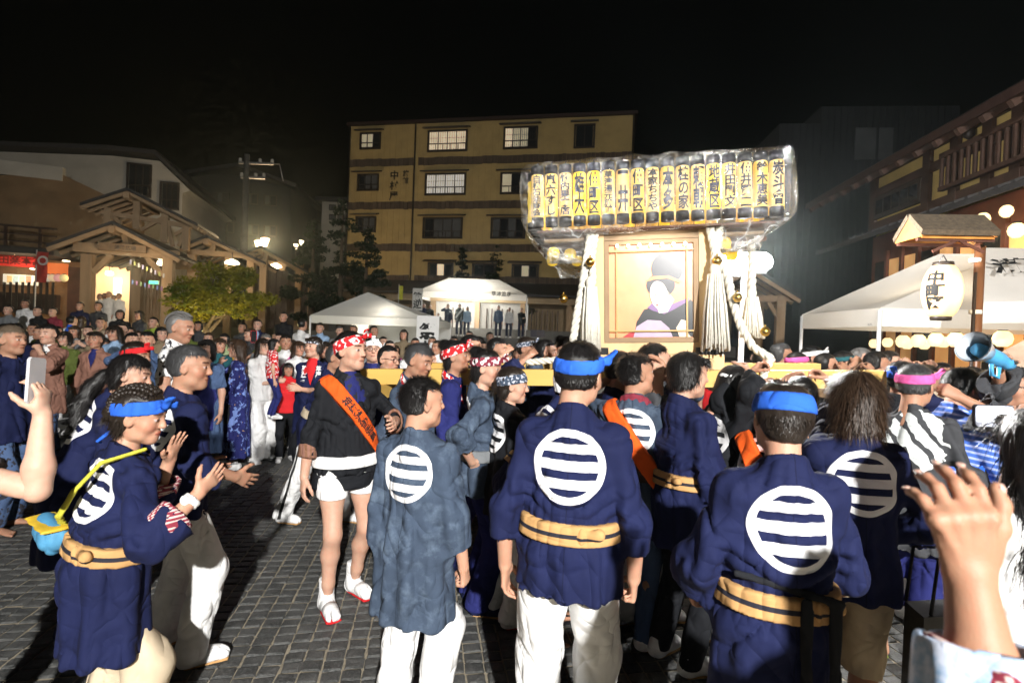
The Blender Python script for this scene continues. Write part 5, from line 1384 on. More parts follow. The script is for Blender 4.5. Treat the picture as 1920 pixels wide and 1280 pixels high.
    if shoe[0] in ('bare', 'sandal', 'flipflop'):
        for sd in (1, -1):
            hip, kn, an, fy = legs[sd]; V = shoe_proto('bare')[2] * s * np.array([sd, 1, 1]); Q = shoe_proto('bare')[3]
            Rf = np.array(Matrix.Rotation(R(-fy), 3, 'Z')); o = np.array([an[0], an[1], an[2] - .075 * s + (.012 if shoe[0] != 'bare' else 0)]) + Rf @ np.array([0, .035, 0])
            addp(V @ Rf.T + o, Q if sd > 0 else Q[:, ::-1])
    V, Q = cat(parts)
    me = np_mesh('person', V, Q); vattr(me, 'col', np.concatenate([np.concatenate(cols), np.ones((len(V), 1))], 1), 'FLOAT_COLOR')
    root = link('person', me, skin_mat()); root.location = base; root.rotation_euler = (0, 0, R(-yaw))
    tag(root, label, cat_, group)
    root['lod'] = lod
    Cr = Rt.T
    def cpart(name, V, Q, mat, parent=root):
        m = np_mesh(name, V, Q); vattr(m, 'tf', (V - C) @ Rt / s)
        return link(name, m, mat, parent)
    # ---- trousers, shorts, skirt
    cv = (.0095, .015, .022)[lod]
    if bottom[0] != 'none':
        kind, bc = bottom[0], bottom[1]; pat = bottom[2] if len(bottom) > 2 else None
        f = Field((-.55 * s, -.6 * s, .02), (.55 * s, .65 * s, 1.08 * s), cv)
        rr = {'long': (.090, .090, .082), 'slim': (.088, .068, .062), 'wide': (.09, .105, .125), 'shorts': (.100, .092, .09), 'knee': (.09, .088, .085), 'briefs': (.098, .085, .08), 'cropped': (.11, .10, .10)}.get(kind, (.1, .09, .085))
        f.ecap(Pv + np.array([0, 0, .06 * s]), Pv - np.array([0, 0, .05 * s]), (1, 0, 0), .125 * s * b_, .145 * s * b_, .090 * s, .105 * s, k=.05)
        if kind in ('skirt', 'short_skirt', 'dress'):
            zl = {'skirt': .28, 'short_skirt': .52, 'dress': .30}[kind] * s
            f.ecap(Pv, np.array([0, (legs[1][2][1] + legs[-1][2][1]) / 2 * .6, zl - .06]), (1, 0, 0), .17 * s, .23 * s, .12 * s, .17 * s, k=.04)
            f.half((0, 0, zl), (0, 0, -1))
        else:
            for sd in (1, -1):
                hip, kn, an, fy = legs[sd]; en = an + (an - kn) * (.06 if kind == 'wide' else .02)
                if kind in ('shorts', 'briefs', 'knee', 'cropped'): fr_ = {'shorts': .82, 'briefs': .48, 'knee': 1.0, 'cropped': 1.0}[kind]; 
                f.chain([hip, hip + (kn - hip) * .98], [rr[0] * s * b_, rr[1] * s], .04)
                if kind in ('long', 'slim', 'wide', 'cropped', 'knee'):
                    q = {'cropped': .55, 'knee': .30}.get(kind, 1.0)
                    f.chain([kn, kn + (en - kn) * q], [rr[1] * s, rr[2] * s], .03)
            if kind in ('shorts', 'briefs'): f.half((0, 0, (Pv[2] - .43 * s * (.80 if kind == 'shorts' else .52))), (0, 0, -1))
            elif kind == 'knee': f.half((0, 0, .40 * s), (0, 0, -1))
            elif kind == 'cropped': f.half((0, 0, .30 * s), (0, 0, -1))
            else: f.half((0, 0, .055 * s if kind != 'wide' else .03), (0, 0, -1))
        f.half(Pv + np.array([0, 0, .1 * s]), (0, 0, 1))
        V, Q = f.mesh()
        if lod < 2: V = folds(V, vnormals(V, Q), .026 * foldamp * bfold, seed, 7, 3.0)
        hz0 = (hem or {'happi': .70, 'kimono': .62, 'dress': .34}.get(top[0], .82)) * s
        sm_ = np.clip((V[:, 2] - hz0 + .01) / .07, 0, 1)[:, None] * np.array([1, 1, 0]); V = V - (V - Pv) * sm_ * .17
        nm = {'skirt': 'skirt', 'short_skirt': 'skirt', 'dress': 'skirt', 'shorts': 'shorts', 'briefs': 'shorts'}.get(kind, 'trousers')
        cpart(nm, V, Q, cloth(bc, pat))
    # ---- shoes
    if shoe[0] == 'tabi' and bottom[0] in ('slim', 'long', 'wide', 'skirt', 'dress'): shoe = ('tabi_low',) + tuple(shoe[1:])
    if shoe[0] in ('tabi', 'tabi_low', 'sneaker'):
        for sd in (1, -1):
            hip, kn, an, fy = legs[sd]; m1, m2, _, _ = shoe_proto(shoe[0])
            o = link('shoe', m1, None, root); o.material_slots[0].link if o.material_slots else None
            so = link('sole', m2, None, o)
            for ob, cc in ((o, shoe[1]), (so, shoe[2])):
                if not ob.data.materials: ob.data.materials.append(cloth(cc))
                ob.material_slots[0].link = 'OBJECT'; ob.material_slots[0].material = cloth(cc)
            o.rotation_euler = (0, 0, R(-fy)); o.scale = (s * -1 if sd < 0 else s, s, s)
            Rf = Matrix.Rotation(R(-fy), 3, 'Z'); o.location = Vector((an[0], an[1], an[2] - .075 * s)) + Rf @ Vector((0, .035, 0))
    elif shoe[0] in ('sandal', 'flipflop'):
        for sd in (1, -1):
            hip, kn, an, fy = legs[sd]; m1, m2, _, _ = shoe_proto('sneaker')
            o = link('sandal', m2, None, root)
            if not m2.materials: m2.materials.append(cloth(shoe[1]))
            o.material_slots[0].link = 'OBJECT'; o.material_slots[0].material = cloth(shoe[1])
            o.rotation_euler = (0, 0, R(-fy)); o.scale = (s, s, s); Rf = Matrix.Rotation(R(-fy), 3, 'Z'); o.location = Vector((an[0], an[1], an[2] - .075 * s - .002)) + Rf @ Vector((0, .035, 0))
            sb = MB(); sb.tube([Rf @ Vector(q) * s for q in ((.045, -.01, .02), (.03, .03, .055), (.012, .10, .030))], .006 * s, 6); sb.tube([Rf @ Vector(q) * s for q in ((-.045, -.01, .02), (-.03, .03, .055), (.012, .10, .030))], .006 * s, 6)
            st = sb.obj('strap', cloth(shoe[1]), root, world=False); st.location = Vector((an[0], an[1], an[2] - .075 * s + .004)) + Rf @ Vector((0, .035, 0))
    # ---- upper garment
    kind, tc = top[0], top[1]; pat = top[2] if len(top) > 2 else None
    D = {'happi': dict(hem=.70, sw=(.176, .160, .150, .204), sd=(.082, .112, .112, .155), sr=(.054, .063, .078), sf=.40, am=.040),
         'kimono': dict(hem=.62, sw=(.176, .160, .150, .206), sd=(.082, .112, .112, .158), sr=(.054, .070, .098), sf=.60, am=.040),
         'tee': dict(hem=.84, sw=(.185, .172, .155, .165), sd=(.085, .115, .112, .12), sr=(.058, .066, .066), sf=-.42, am=.018),
         'shirt': dict(hem=.80, sw=(.190, .178, .162, .175), sd=(.088, .118, .118, .125), sr=(.058, .056, .050), sf=.88, am=.022),
         'dress': dict(hem=.34, sw=(.175, .160, .135, .235), sd=(.082, .112, .10, .18), sr=(.054, .060, .064), sf=-.5, am=.022)}[kind]
    hz = (hem or D['hem']) * s; sfv = D['sf'] if sf is None else sf
    f = Field((-.85 * s, -.85 * s, min(hz, .6) - .05), (.85 * s, .95 * s, 2.1 * s), cv)
    w_, t_, r3 = D['sw'], D['sd'], D['sr']
    W2 = tp(0, 0, .13)
    def torso(g, o=0.0, k=.05):
        for sd_ in (-1, 1): g.ecap(tp(0, -.01, .462), tp(sd_ * .120 * b_, 0, .436), Rt[:, 1], t_[0] * s * .9 + o, t_[0] * s * .85 + o, .055 * s + o, .050 * s + o, k=k)
        g.ecap(tp(0, 0, .42), C - (C - W2) * .35, Rt[:, 0], (w_[0] * s * b_ - .035) + o, w_[1] * s * b_ + o, t_[0] * s + o, t_[1] * s + o, k=k)
        g.ecap(C - (C - W2) * .35, W2, Rt[:, 0], w_[1] * s * b_ + o, w_[2] * s * b_ + o, t_[1] * s + o, t_[2] * s * (1 + .6 * (b_ - 1)) + o, k=k)
        lo_ = np.array([0, 0, hz - .05]); lo_[1] = Pv[1] * .6
        g.ecap(W2, Pv + np.array([0, 0, -.02 * s]), Rt[:, 0], w_[2] * s * b_ + o, (w_[2] * .5 + w_[3] * .5) * s * b_ + o, t_[2] * s + o, (t_[2] + t_[3]) / 2 * s + o, k=k)
        if hz < Pv[2] - .06: g.ecap(Pv, lo_, (1, 0, 0), (w_[2] * .45 + w_[3] * .55) * s * b_ + o, w_[3] * s * b_ + o, (t_[2] + t_[3]) / 2 * s + o, t_[3] * s + o, k=k)
    torso(f)
    if kind in ('happi', 'kimono'): f.cone(Nk - Rt @ np.array([0, .012, .05]) * s, Nk + Rt @ np.array([0, -.018, .012]) * s, .078 * s, .068 * s, k=.05)
    elif kind in ('tee', 'shirt'): f.cone(Nk - Rt @ np.array([0, 0, .05]) * s, Nk + Rt @ np.array([0, -.012, .01 if kind == 'tee' else .03]) * s, .075 * s, .064 * s, k=.04)
    f.half((0, 0, hz), (0, 0, -1))
    if kind in ('happi', 'kimono'): f.half(Nk + Rt @ np.array([0, -.02, .030]) * s, Rt @ np.array([0, .42, 1]))
    ends = []
    for sd in (1, -1):
        el, wr, th = arms[sd]
        def blank(): q = Field((0, 0, 0), (.01, .01, .01), .01); q.lo, q.n, q.ax, q.vx, q.v = f.lo, f.n, f.ax, f.vx, np.full(f.n, 1.0, np.float32); return q
        def flat(g, a_, b_2, ra, rb, kk):
            v_ = (b_2 - a_) / np.linalg.norm(b_2 - a_); u_ = Rt[:, 1] * abs(v_[2]) + np.array([0, 0, -1.]) * (1 - abs(v_[2])) + 1e-3; fl_ = .66 if kind in ('happi', 'kimono') else 1.0
            g.ecap(a_, b_2, u_, ra * (1.15 if fl_ < 1 else 1), rb * (1.25 if fl_ < 1 else 1), ra * (fl_ + .22), rb * fl_, k=kk)
        g = blank(); up_ = blank()
        up_.cone(Sh[sd] - (Sh[sd] - C) * .25, Sh[sd], r3[0] * s, r3[0] * s, .03)
        dn = np.array([0, 0, -1.])
        if sfv > 0:
            ce = el + (wr - el) * sfv; ax = (wr - el) / np.linalg.norm(wr - el)
            flat(up_, Sh[sd], el, r3[0] * s, r3[1] * s, .04)
            hang = (1 - abs(ax[2])) * (.05 if kind in ('happi', 'kimono') else 0) * s
            flat(g, el, ce + dn * hang * .6 + ax * .03, r3[1] * s, r3[2] * s, .04)
            if hang > .01: flat(g, el + dn * hang * .5, ce + dn * hang * 1.6 + ax * .03, r3[1] * .8 * s, r3[2] * .9 * s, .05)
        else:
            ce = Sh[sd] + (el - Sh[sd]) * (-sfv * 1.3); ax = (el - Sh[sd]) / np.linalg.norm(el - Sh[sd])
            g.cone(Sh[sd], ce + ax * .02, r3[0] * s, r3[1] * s, .04)
        g.half(ce, ax)
        if lod == 0 and sfv > 0:
            g.cone(ce - ax * .10, ce + ax * .05, (r3[2] * .72 - .018) * s * .8, (r3[2] * .72 - .014) * s, .01, op='sub')
        h = np.maximum(.04 - np.abs(up_.v - g.v), 0) / .04
        g.v = np.minimum(up_.v, g.v) - h * h * .01
        ends.append((ce, ax))
        h = np.maximum(.055 - np.abs(f.v - g.v), 0) / .055
        f.v = np.minimum(f.v, g.v) - h * h * .055 * .25
    if neckv:
        q = np.array([[neckv]]); X, Y, Z = f.full()
        lx = (X - C[0]) * Rt[0, 0] + (Y - C[1]) * Rt[1, 0] + (Z - C[2]) * Rt[2, 0]; ly = (X - C[0]) * Rt[0, 1] + (Y - C[1]) * Rt[1, 1] + (Z - C[2]) * Rt[2, 1]; lz = (X - C[0]) * Rt[0, 2] + (Y - C[1]) * Rt[1, 2] + (Z - C[2]) * Rt[2, 2]
        wv = .062 * s * np.clip((lz + .13 * s) / (.30 * s), 0, 1)
        f.v = np.maximum(f.v, -np.maximum(np.abs(lx) - wv, np.maximum(.045 * s - ly, -.13 * s - lz)).astype(np.float32))
    V, Q = f.mesh()
    if lod < 2:
        msk = None
        if belt: msk = .15 + .85 * np.clip(np.abs(V[:, 2] - W2[2]) / .06 - .6, 0, 1)
        V = folds(V, vnormals(V, Q), D['am'] * foldamp * (.75 if pat and 'emblem' in pat else 1), seed + 5, mask=msk)
        if kind in ('happi', 'kimono', 'dress'):   # flutes falling to the hem, gathers at the belt, long sleeve pleats
            N = vnormals(V, Q); rl = V - Pv; th_ = np.arctan2(rl[:, 0], rl[:, 1]); wn = vnoise(V * np.array([2.5, 2.5, 1.2]), seed + 31)
            tor = np.clip((.235 * s * b_ - np.hypot(rl[:, 0], rl[:, 1] * .8)) / .03, 0, 1)
            top_ = (W2[2] if belt else C[2] + .05); fall = np.clip((top_ - V[:, 2]) / (.26 if belt else .5), 0, 1)
            fl_ = np.sin(th_ * 8 + wn * 9 + seed); fl_ = np.sign(fl_) * np.abs(fl_) ** .8
            dd = tor * fall * fl_ * .0085 * (.6 + wn)
            if belt:
                bz = (V[:, 2] - W2[2]) / s
                dd += tor * np.exp(-(np.abs(bz) / .06)) * np.sin(th_ * 26 + wn * 14) * .004
                up = np.clip(bz / .05, 0, 1) * np.exp(-((bz - .10) / .07) ** 2)
                dd += tor * up * (np.sin(bz * 95 + 5 * np.cos(th_ * 2.0) + wn * 8) * .0075)
            dd += tor * np.clip(bz / .2 - .6 if belt else (V[:, 2] - C[2]) / .2, 0, 1) * np.clip(1.6 - np.abs(V[:, 2] - C[2]) / .14, 0, 1) * np.clip(np.sin(th_ * 13 + wn * 10), -.2, 1) * -.007
            sl = 1 - tor; pn_ = vnoise(V * np.array([17, 17, 1.6]) + wn[:, None] * 1.5, seed + 41); dd += sl * (np.abs(2 * pn_ - 1) - .5) * .020
            V = V + N * dd[:, None]
        if belt:   # blousing over the belt
            zz_ = (V[:, 2] - W2[2]) / s; N = vnormals(V, Q); bl = np.exp(-((zz_ - .09) / .05) ** 2) * .012 + np.exp(-((zz_ + .09) / .05) ** 2) * .008
            bl = bl * (np.abs(V[:, 0] - W2[0]) < .22); V = V + N * bl[:, None]
    nm = {'happi': 'happi_coat', 'kimono': 'kimono_coat', 'tee': 't_shirt', 'shirt': 'shirt', 'dress': 'dress'}[kind]
    coat = cpart(nm, V, Q, cloth(tc, pat)); cV, cQ = V, Q
    if neckv:
        g = Field((-.3, -.3, .9 * s), (.3, .4, 1.6 * s), cv); w0, t0 = w_, t_
        g.ecap(tp(0, 0, .42), tp(0, 0, .1), Rt[:, 0], .15 * s, .15 * s, .082 * s, .105 * s, k=.04); g.cone(tp(0, 0, .44), Nk + Rt @ np.array([0, 0, -.01]), .08 * s, .06 * s)
        V, Q = g.mesh(); cpart('undershirt', V, Q, cloth(neckv if isinstance(neckv, str) else neckv[0], None if isinstance(neckv, str) else neckv[1]))
    if cuff and lod == 0:   # striped lining showing at the sleeve mouth
        for ce, ax in ends:
            g = Field(ce - .16, ce + .16, .009); v_ = ax; u_ = Rt[:, 1] * abs(v_[2]) + np.array([0, 0, -1.]) * (1 - abs(v_[2])); g.ecap(ce - ax * .05, ce + ax * .03, u_, r3[2] * 1.08 * s, r3[2] * 1.08 * s, r3[2] * .68 * s, r3[2] * .68 * s, k=.004); g.half(ce + ax * .012, ax); g.ecap(ce - ax * .05, ce + ax * .05, u_, (r3[2] - .016) * s, (r3[2] - .016) * s, (r3[2] * .68 - .012) * s, (r3[2] * .68 - .012) * s, k=.004, op='sub')
            V, Q = g.mesh()
            if len(V): cpart('cuff', V, Q, cloth(*cuff))
    if belt:
        g = Field((-.4, -.4, W2[2] - .12 + min(0, belt_dz)), (.4, .4, W2[2] + .12), .009)
        torso(g, .024); ax = Rt @ np.array([.0, 0, 1.]); cW = W2 - Rt @ np.array([0, 0, .01 * s - belt_dz])
        g.half(cW + ax * .036 * s, ax); g.half(cW - ax * .036 * s, -ax)
        V, Q = g.mesh(); m = np_mesh('belt', V, Q); vattr(m, 'tf', (V - cW) @ Rt); bo = link('belt', m, cloth(belt, 'belt' if belt == 'tan' else None), root)
        if lod == 0 and belt in ('tan', 'white'):
            kx = .06; pk = cW + Rt @ np.array([kx, -(t_[2] * s + .012), 0])
            if belt == 'white': pk = cW + Rt @ np.array([.05, (t_[2] * s + .012), 0])
            g = Field(pk - .1, pk + .1, .006); g.ell(pk, (.034, .022, .030), k=.01); g.cone(pk, pk + Rt @ np.array([.06, -.006, .012]), .016, .022, .01); g.cone(pk, pk + Rt @ np.array([-.05, -.004, -.02]), .018, .024, .01); g.ell(pk + Rt @ np.array([.0, -.014, .0]), (.012, .016, .034), k=.006)
            V, Q = g.mesh(); V = folds(V, vnormals(V, Q), .006, seed, 25, 10); m = np_mesh('knot', V, Q); vattr(m, 'tf', (V - pk) @ Rt * 1.3 + np.array([0, 0, .006])); link('knot', m, cloth(belt, 'belt' if belt == 'tan' else None), bo)
    if sash:
        sc_, sdir = sash[0], sash[1]
        g = Field((-.42, -.42, .8 * s), (.42, .42, 1.62 * s), .009)
        torso(g, .030, .06)
        nrm = np.array([sdir * .80, 0, .62]); nrm = Rt @ (nrm / np.linalg.norm(nrm)); pc = tp(0, 0, .30)
        nn = np.cross(Rt[:, 1], nrm)
        g.half(pc + nrm * .045, nrm); g.half(pc - nrm * .045, -nrm)
        V, Q = g.mesh(); so = cpart('sash', V, Q, cloth(sc_))
        if len(sash) > 2 and sash[2]:
            sash_text(so, V, Q, sash[2], pc, nrm, nn, Rt, sash[3])
    if scarf:
        g = Field(Nk - .25, Nk + .25, .009); f1 = Rt[:, 1]; r1 = Rt[:, 0]; u1 = Rt[:, 2]
        ring = [Nk + (r1 * math.sin(a) * .078 + f1 * math.cos(a) * .075 + u1 * (-.022 - .03 * math.cos(a))) * s for a in np.linspace(-2.6, 2.6, 11)]
        ring = [Nk + (r1 * math.sin(a) * .080 - f1 * math.cos(a) * .075 + u1 * (-.005 - .02 * -math.cos(a) - .028 * (1 - math.cos(a)))) * s for a in np.linspace(-2.4, 2.4, 11)]
        for i in range(10): g.ecap(ring[i], ring[i + 1], u1, .030 * s, .030 * s, .014 * s, .014 * s, k=.01)
        for q in (ring[0], ring[-1]): g.ecap(q, q + (f1 * .035 - u1 * .17) * s, r1, .022 * s, .026 * s, .012 * s, .010 * s, k=.02)
        V, Q = g.mesh(); cpart('scarf', V, Q, cloth(*((scarf,) if isinstance(scarf, str) else scarf)))
    if apron:
        g = Field((-.35, -.35, .45 * s), (.35, .4, 1.5 * s), .012); torso(g, .012)
        X, Y, Z = g.full(); ly = (Y - C[1]); g.v = np.maximum(g.v, (-(ly) + .02).astype(np.float32)); g.v = np.maximum(g.v, np.abs(X) - np.where(Z > 1.12 * s, .10, .17) * s); g.half((0, 0, .62 * s), (0, 0, -1)); g.half((0, 0, 1.36 * s), (0, 0, 1))
        V, Q = g.mesh(); cpart('apron', V, Q, cloth(apron))
    # ---- hair, headgear
    def hpart(name, V, Q, mat, parent=root):
        m = np_mesh(name, (V * s) @ Rh.T + hc, Q); vattr(m, 'tf', V); return link(name, m, mat, parent)
    if hair:
        V, Q, nv, nq = hair_proto(hair[0], lod)
        if band and len(V) > nv:
            bl = V[nv:].reshape(-1, 6, 3); tl = R(band[1]); w4 = (band[4] if len(band) > 4 else .024) + .006
            h_ = (bl - np.array([0, 0, .048])) @ np.array([0, -math.sin(tl), math.cos(tl)])
            ok = (h_ < -w4).all(1) | (h_ > w4).all(1) if w4 < .05 else (bl[:, :, 2] < -.04).all(1)
            bl = bl[ok]; o = np.arange(len(bl))[:, None] * 6 + nv
            V = np.concatenate([V[:nv], bl.reshape(-1, 3)]); Q = np.concatenate([Q[:nq], o + np.array([[0, 1, 2, 3]]), o + np.array([[3, 2, 4, 5]])])
        hpart('hair', V, Q, hair_mat('hair_' + hair[1], HAIR[hair[1]]))
    if band:
        bc, tilt, knot = band[0], band[1], band[2]; pat = band[3] if len(band) > 3 else None; wide = band[4] if len(band) > 4 else .024
        g = Field((-.15, -.17, -.1), (.15, .17, .19), .0065 if lod == 0 else .009); e = .014
        g.ell((0, -.014, .033), (.076 + e, .094 + e, .086 + e), k=.02); g.ecap((0, -.03, .02), (0, -.045, -.07), (1, 0, 0), .07 + e * .8, .052 + e, .06 + e, .045 + e, k=.03)
        if wide > .05:   # whole cloth tied over the hair
            X, Y, Z = g.full(); g.v = np.maximum(g.v, np.minimum(.052 - Z, Y - .0).astype(np.float32)); g.half((0, 0, -.05), (0, 0, -1))
        else:
            n_ = np.array([0, -math.sin(R(tilt)), math.cos(R(tilt))]); c_ = np.array([0, 0, .048])
            g.half(c_ + n_ * wide, n_); g.half(c_ - n_ * wide, -n_)
        for ka in (knot if isinstance(knot, (list, tuple)) else [knot]):
            if ka is None: continue
            a = R(ka); kp = np.array([math.sin(a) * .098, math.cos(a) * .116 - .012, .055 + math.sin(R(tilt)) * math.cos(a) * .1])
            o_ = np.array([math.sin(a), math.cos(a), 0]); t2 = np.array([math.cos(a), -math.sin(a), 0])
            g.ell(kp + o_ * .004, (.017, .017, .020), k=.012); g.ecap(kp, kp + o_ * .028 + np.array([0, 0, .042]) + t2 * .012, t2, .014, .026, .010, .008, k=.01); g.ecap(kp, kp + o_ * .022 + t2 * -.04 + np.array([0, 0, .006]), (0, 0, 1), .012, .019, .009, .007, k=.01)
        V, Q = g.mesh(); V = folds(V, vnormals(V, Q), .004, seed, 14, 45)
        hpart('headband' if wide < .05 else 'head_scarf', V, Q, cloth(bc, pat))
    if glasses:
        m = MB()
        for sd in (-1, 1):
            c_ = Vector((sd * .033, .101, .008)); m.tube([c_ + Vector((math.cos(a) * .024, -abs(math.cos(a)) * .003, math.sin(a) * .019)) for a in np.linspace(0, 2 * math.pi, 17)], .0021, 5, False)
            m.tube([(sd * .057, .096, .012), (sd * .080, .04, .014), (sd * .084, -.01, .008)], .002, 5)
        m.tube([(-.010, .104, .012), (.010, .104, .012)], .002, 5)
        me2 = m.mesh('glasses'); V = np.array(m.v); g_ = (V * s) @ Rh.T + hc
        me2.vertices.foreach_set('co', g_.astype(np.float32).ravel()); link('glasses', me2, pm('spectacle_frame', (.02, .02, .02), .3, bmp=0), root)
    if mask:
        g = Field((-.09, .02, -.13), (.09, .14, .01), .007); e = .006
        g.ecap((0, .018, .02), (0, .040, -.072), (1, 0, 0), .064 + e, .044 + e, .062 + e, .048 + e, k=.03); g.ell((0, .062, -.09), (.03 + e, .024 + e, .02 + e), k=.03); g.cone((0, .085, .0), (0, .104, -.03), .012, .014, k=.03)
        g.half((0, 0, -.006), (0, 0, 1)); g.half((0, .03, 0), (0, -1, 0)); V, Q = g.mesh(); hpart('face_mask', V, Q, cloth('white'))
    info = dict(hands=hands, root=root, hc=hc, Rh=Rh, arms=arms, C=C, Rt=Rt, W2=W2, s=s, coat=coat, cV=cV, cQ=cQ, base=base, Rz=Rz, Nk=Nk, Pv=Pv, ends=ends, t_=t_, w_=w_)
    return info
def lay_text(name, target_V, target_Q, parent, txt, origin, ux, uy, n, mat, size, bold=.02, lift=.004):
    """glyphs pressed on to a cloth surface (all in the wearer's frame)"""
    V, Fc = text_mesh(txt, size, bold, True, fine=2)
    bvh = BVHTree.FromPolygons([tuple(v) for v in target_V], [tuple(int(i) for i in q) for q in target_Q])
    ux, uy, n, o = [np.array(q, float) for q in (ux, uy, n, origin)]
    out, ok = [], np.ones(len(V), bool)
    for i, (x, y, z_) in enumerate(V):
        p = o + ux * x + uy * y + n * .35
        h = bvh.ray_cast(Vector(p), Vector(-n), .6)
        if h[0] is None: ok[i] = False; out.append(Vector(p))
        else: out.append(h[0] + Vector(n) * lift)
    m = MB(); m.add(out, [f for f in Fc if all(ok[i] for i in f)])
    return m.obj(name, mat, parent, world=False)
def sash_text(so, V, Q, txt, pc, nrm, nn, Rt, side):
    f1 = Rt[:, 1] * side
    dn = nn if nn[2] < 0 else -nn
    ux = np.cross(-dn, f1)
    lay_text('lettering', V, Q, so, txt, pc + dn * .06, ux, -dn, f1, pm('sash_ink', (.01, .01, .012), .8), .062, .022)
# ------------------------------------------------------------ the lantern float
def plastic_mat(milk=.008, streak=.18):
    m, t, b = newmat('clear_plastic'); v = coord(t)
    n = noise(t, coord(t, 'Object', (1.4, 1.4, 3.2)), 3.5, 5, .62); n2 = noise(t, coord(t, 'Object', (5, 5, .8)), 5, 3)
    g = t.nodes.new('ShaderNodeBsdfGlossy'); g.inputs['Roughness'].default_value = .13; g.inputs['Color'].default_value = (1, 1, 1, 1)
    bp = t.nodes.new('ShaderNodeBump'); bp.inputs['Strength'].default_value = 1.0; bp.inputs['Distance'].default_value = .05
    t.links.new((n + n2 * .5).k, bp.inputs['Height']); t.links.new(bp.outputs[0], g.inputs['Normal'])
    tr = t.nodes.new('ShaderNodeBsdfTransparent'); tr.inputs[0].default_value = (.97, .97, .96, 1)
    df = t.nodes.new('ShaderNodeBsdfDiffuse'); df.inputs[0].default_value = (.85, .85, .83, 1); t.links.new(bp.outputs[0], df.inputs['Normal'])
    m1 = t.nodes.new('ShaderNodeMixShader'); m2 = t.nodes.new('ShaderNodeMixShader')
    q = ((noise(t, coord(t, 'Object', (1, 1, .45)), 4, 3, .5) * 2.0) - 1.0).abs().inv()._m('POWER', 22.0); cr = ramp01(t, n, .52, .75) * .6 + q * .9  # white glints along the wrinkles, mixed in as diffuse streaks
    t.links.new((cr * streak + milk).k, m1.inputs[0]); t.links.new(tr.outputs[0], m1.inputs[1]); t.links.new(df.outputs[0], m1.inputs[2])
    m2.inputs[0].default_value = .10; t.links.new(m1.outputs[0], m2.inputs[1]); t.links.new(g.outputs[0], m2.inputs[2])
    t.links.new(m2.outputs[0], t.nodes['Material Output'].inputs[0]); t.nodes.remove(b); return m
def rope_geo(m, pts, rad, turns=22, strands=3):
    """twisted rope along a polyline"""
    P_ = [Vector(p) for p in pts]; seg = [0]
    for i in range(len(P_) - 1): seg.append(seg[-1] + (P_[i + 1] - P_[i]).length)
    L = seg[-1]; n = max(24, int(L / (rad * .55)))
    def at(s):
        for i in range(len(P_) - 1):
            if s <= seg[i + 1] + 1e-9: return P_[i].lerp(P_[i + 1], (s - seg[i]) / (seg[i + 1] - seg[i]))
        return P_[-1]
    for k in range(strands):
        q = []
        for i in range(n + 1):
            s = L * i / n; c = at(s); d = (at(min(L, s + .02)) - at(max(0, s - .02))).normalized(); x = d.cross(Vector((.3, 1, .2))).normalized(); y = d.cross(x)
            a = 2 * math.pi * (s / (rad * 5.5) + k / strands); q.append(c + (x * math.cos(a) + y * math.sin(a)) * rad * .52)
        m.tube(q, rad * .56, 6)
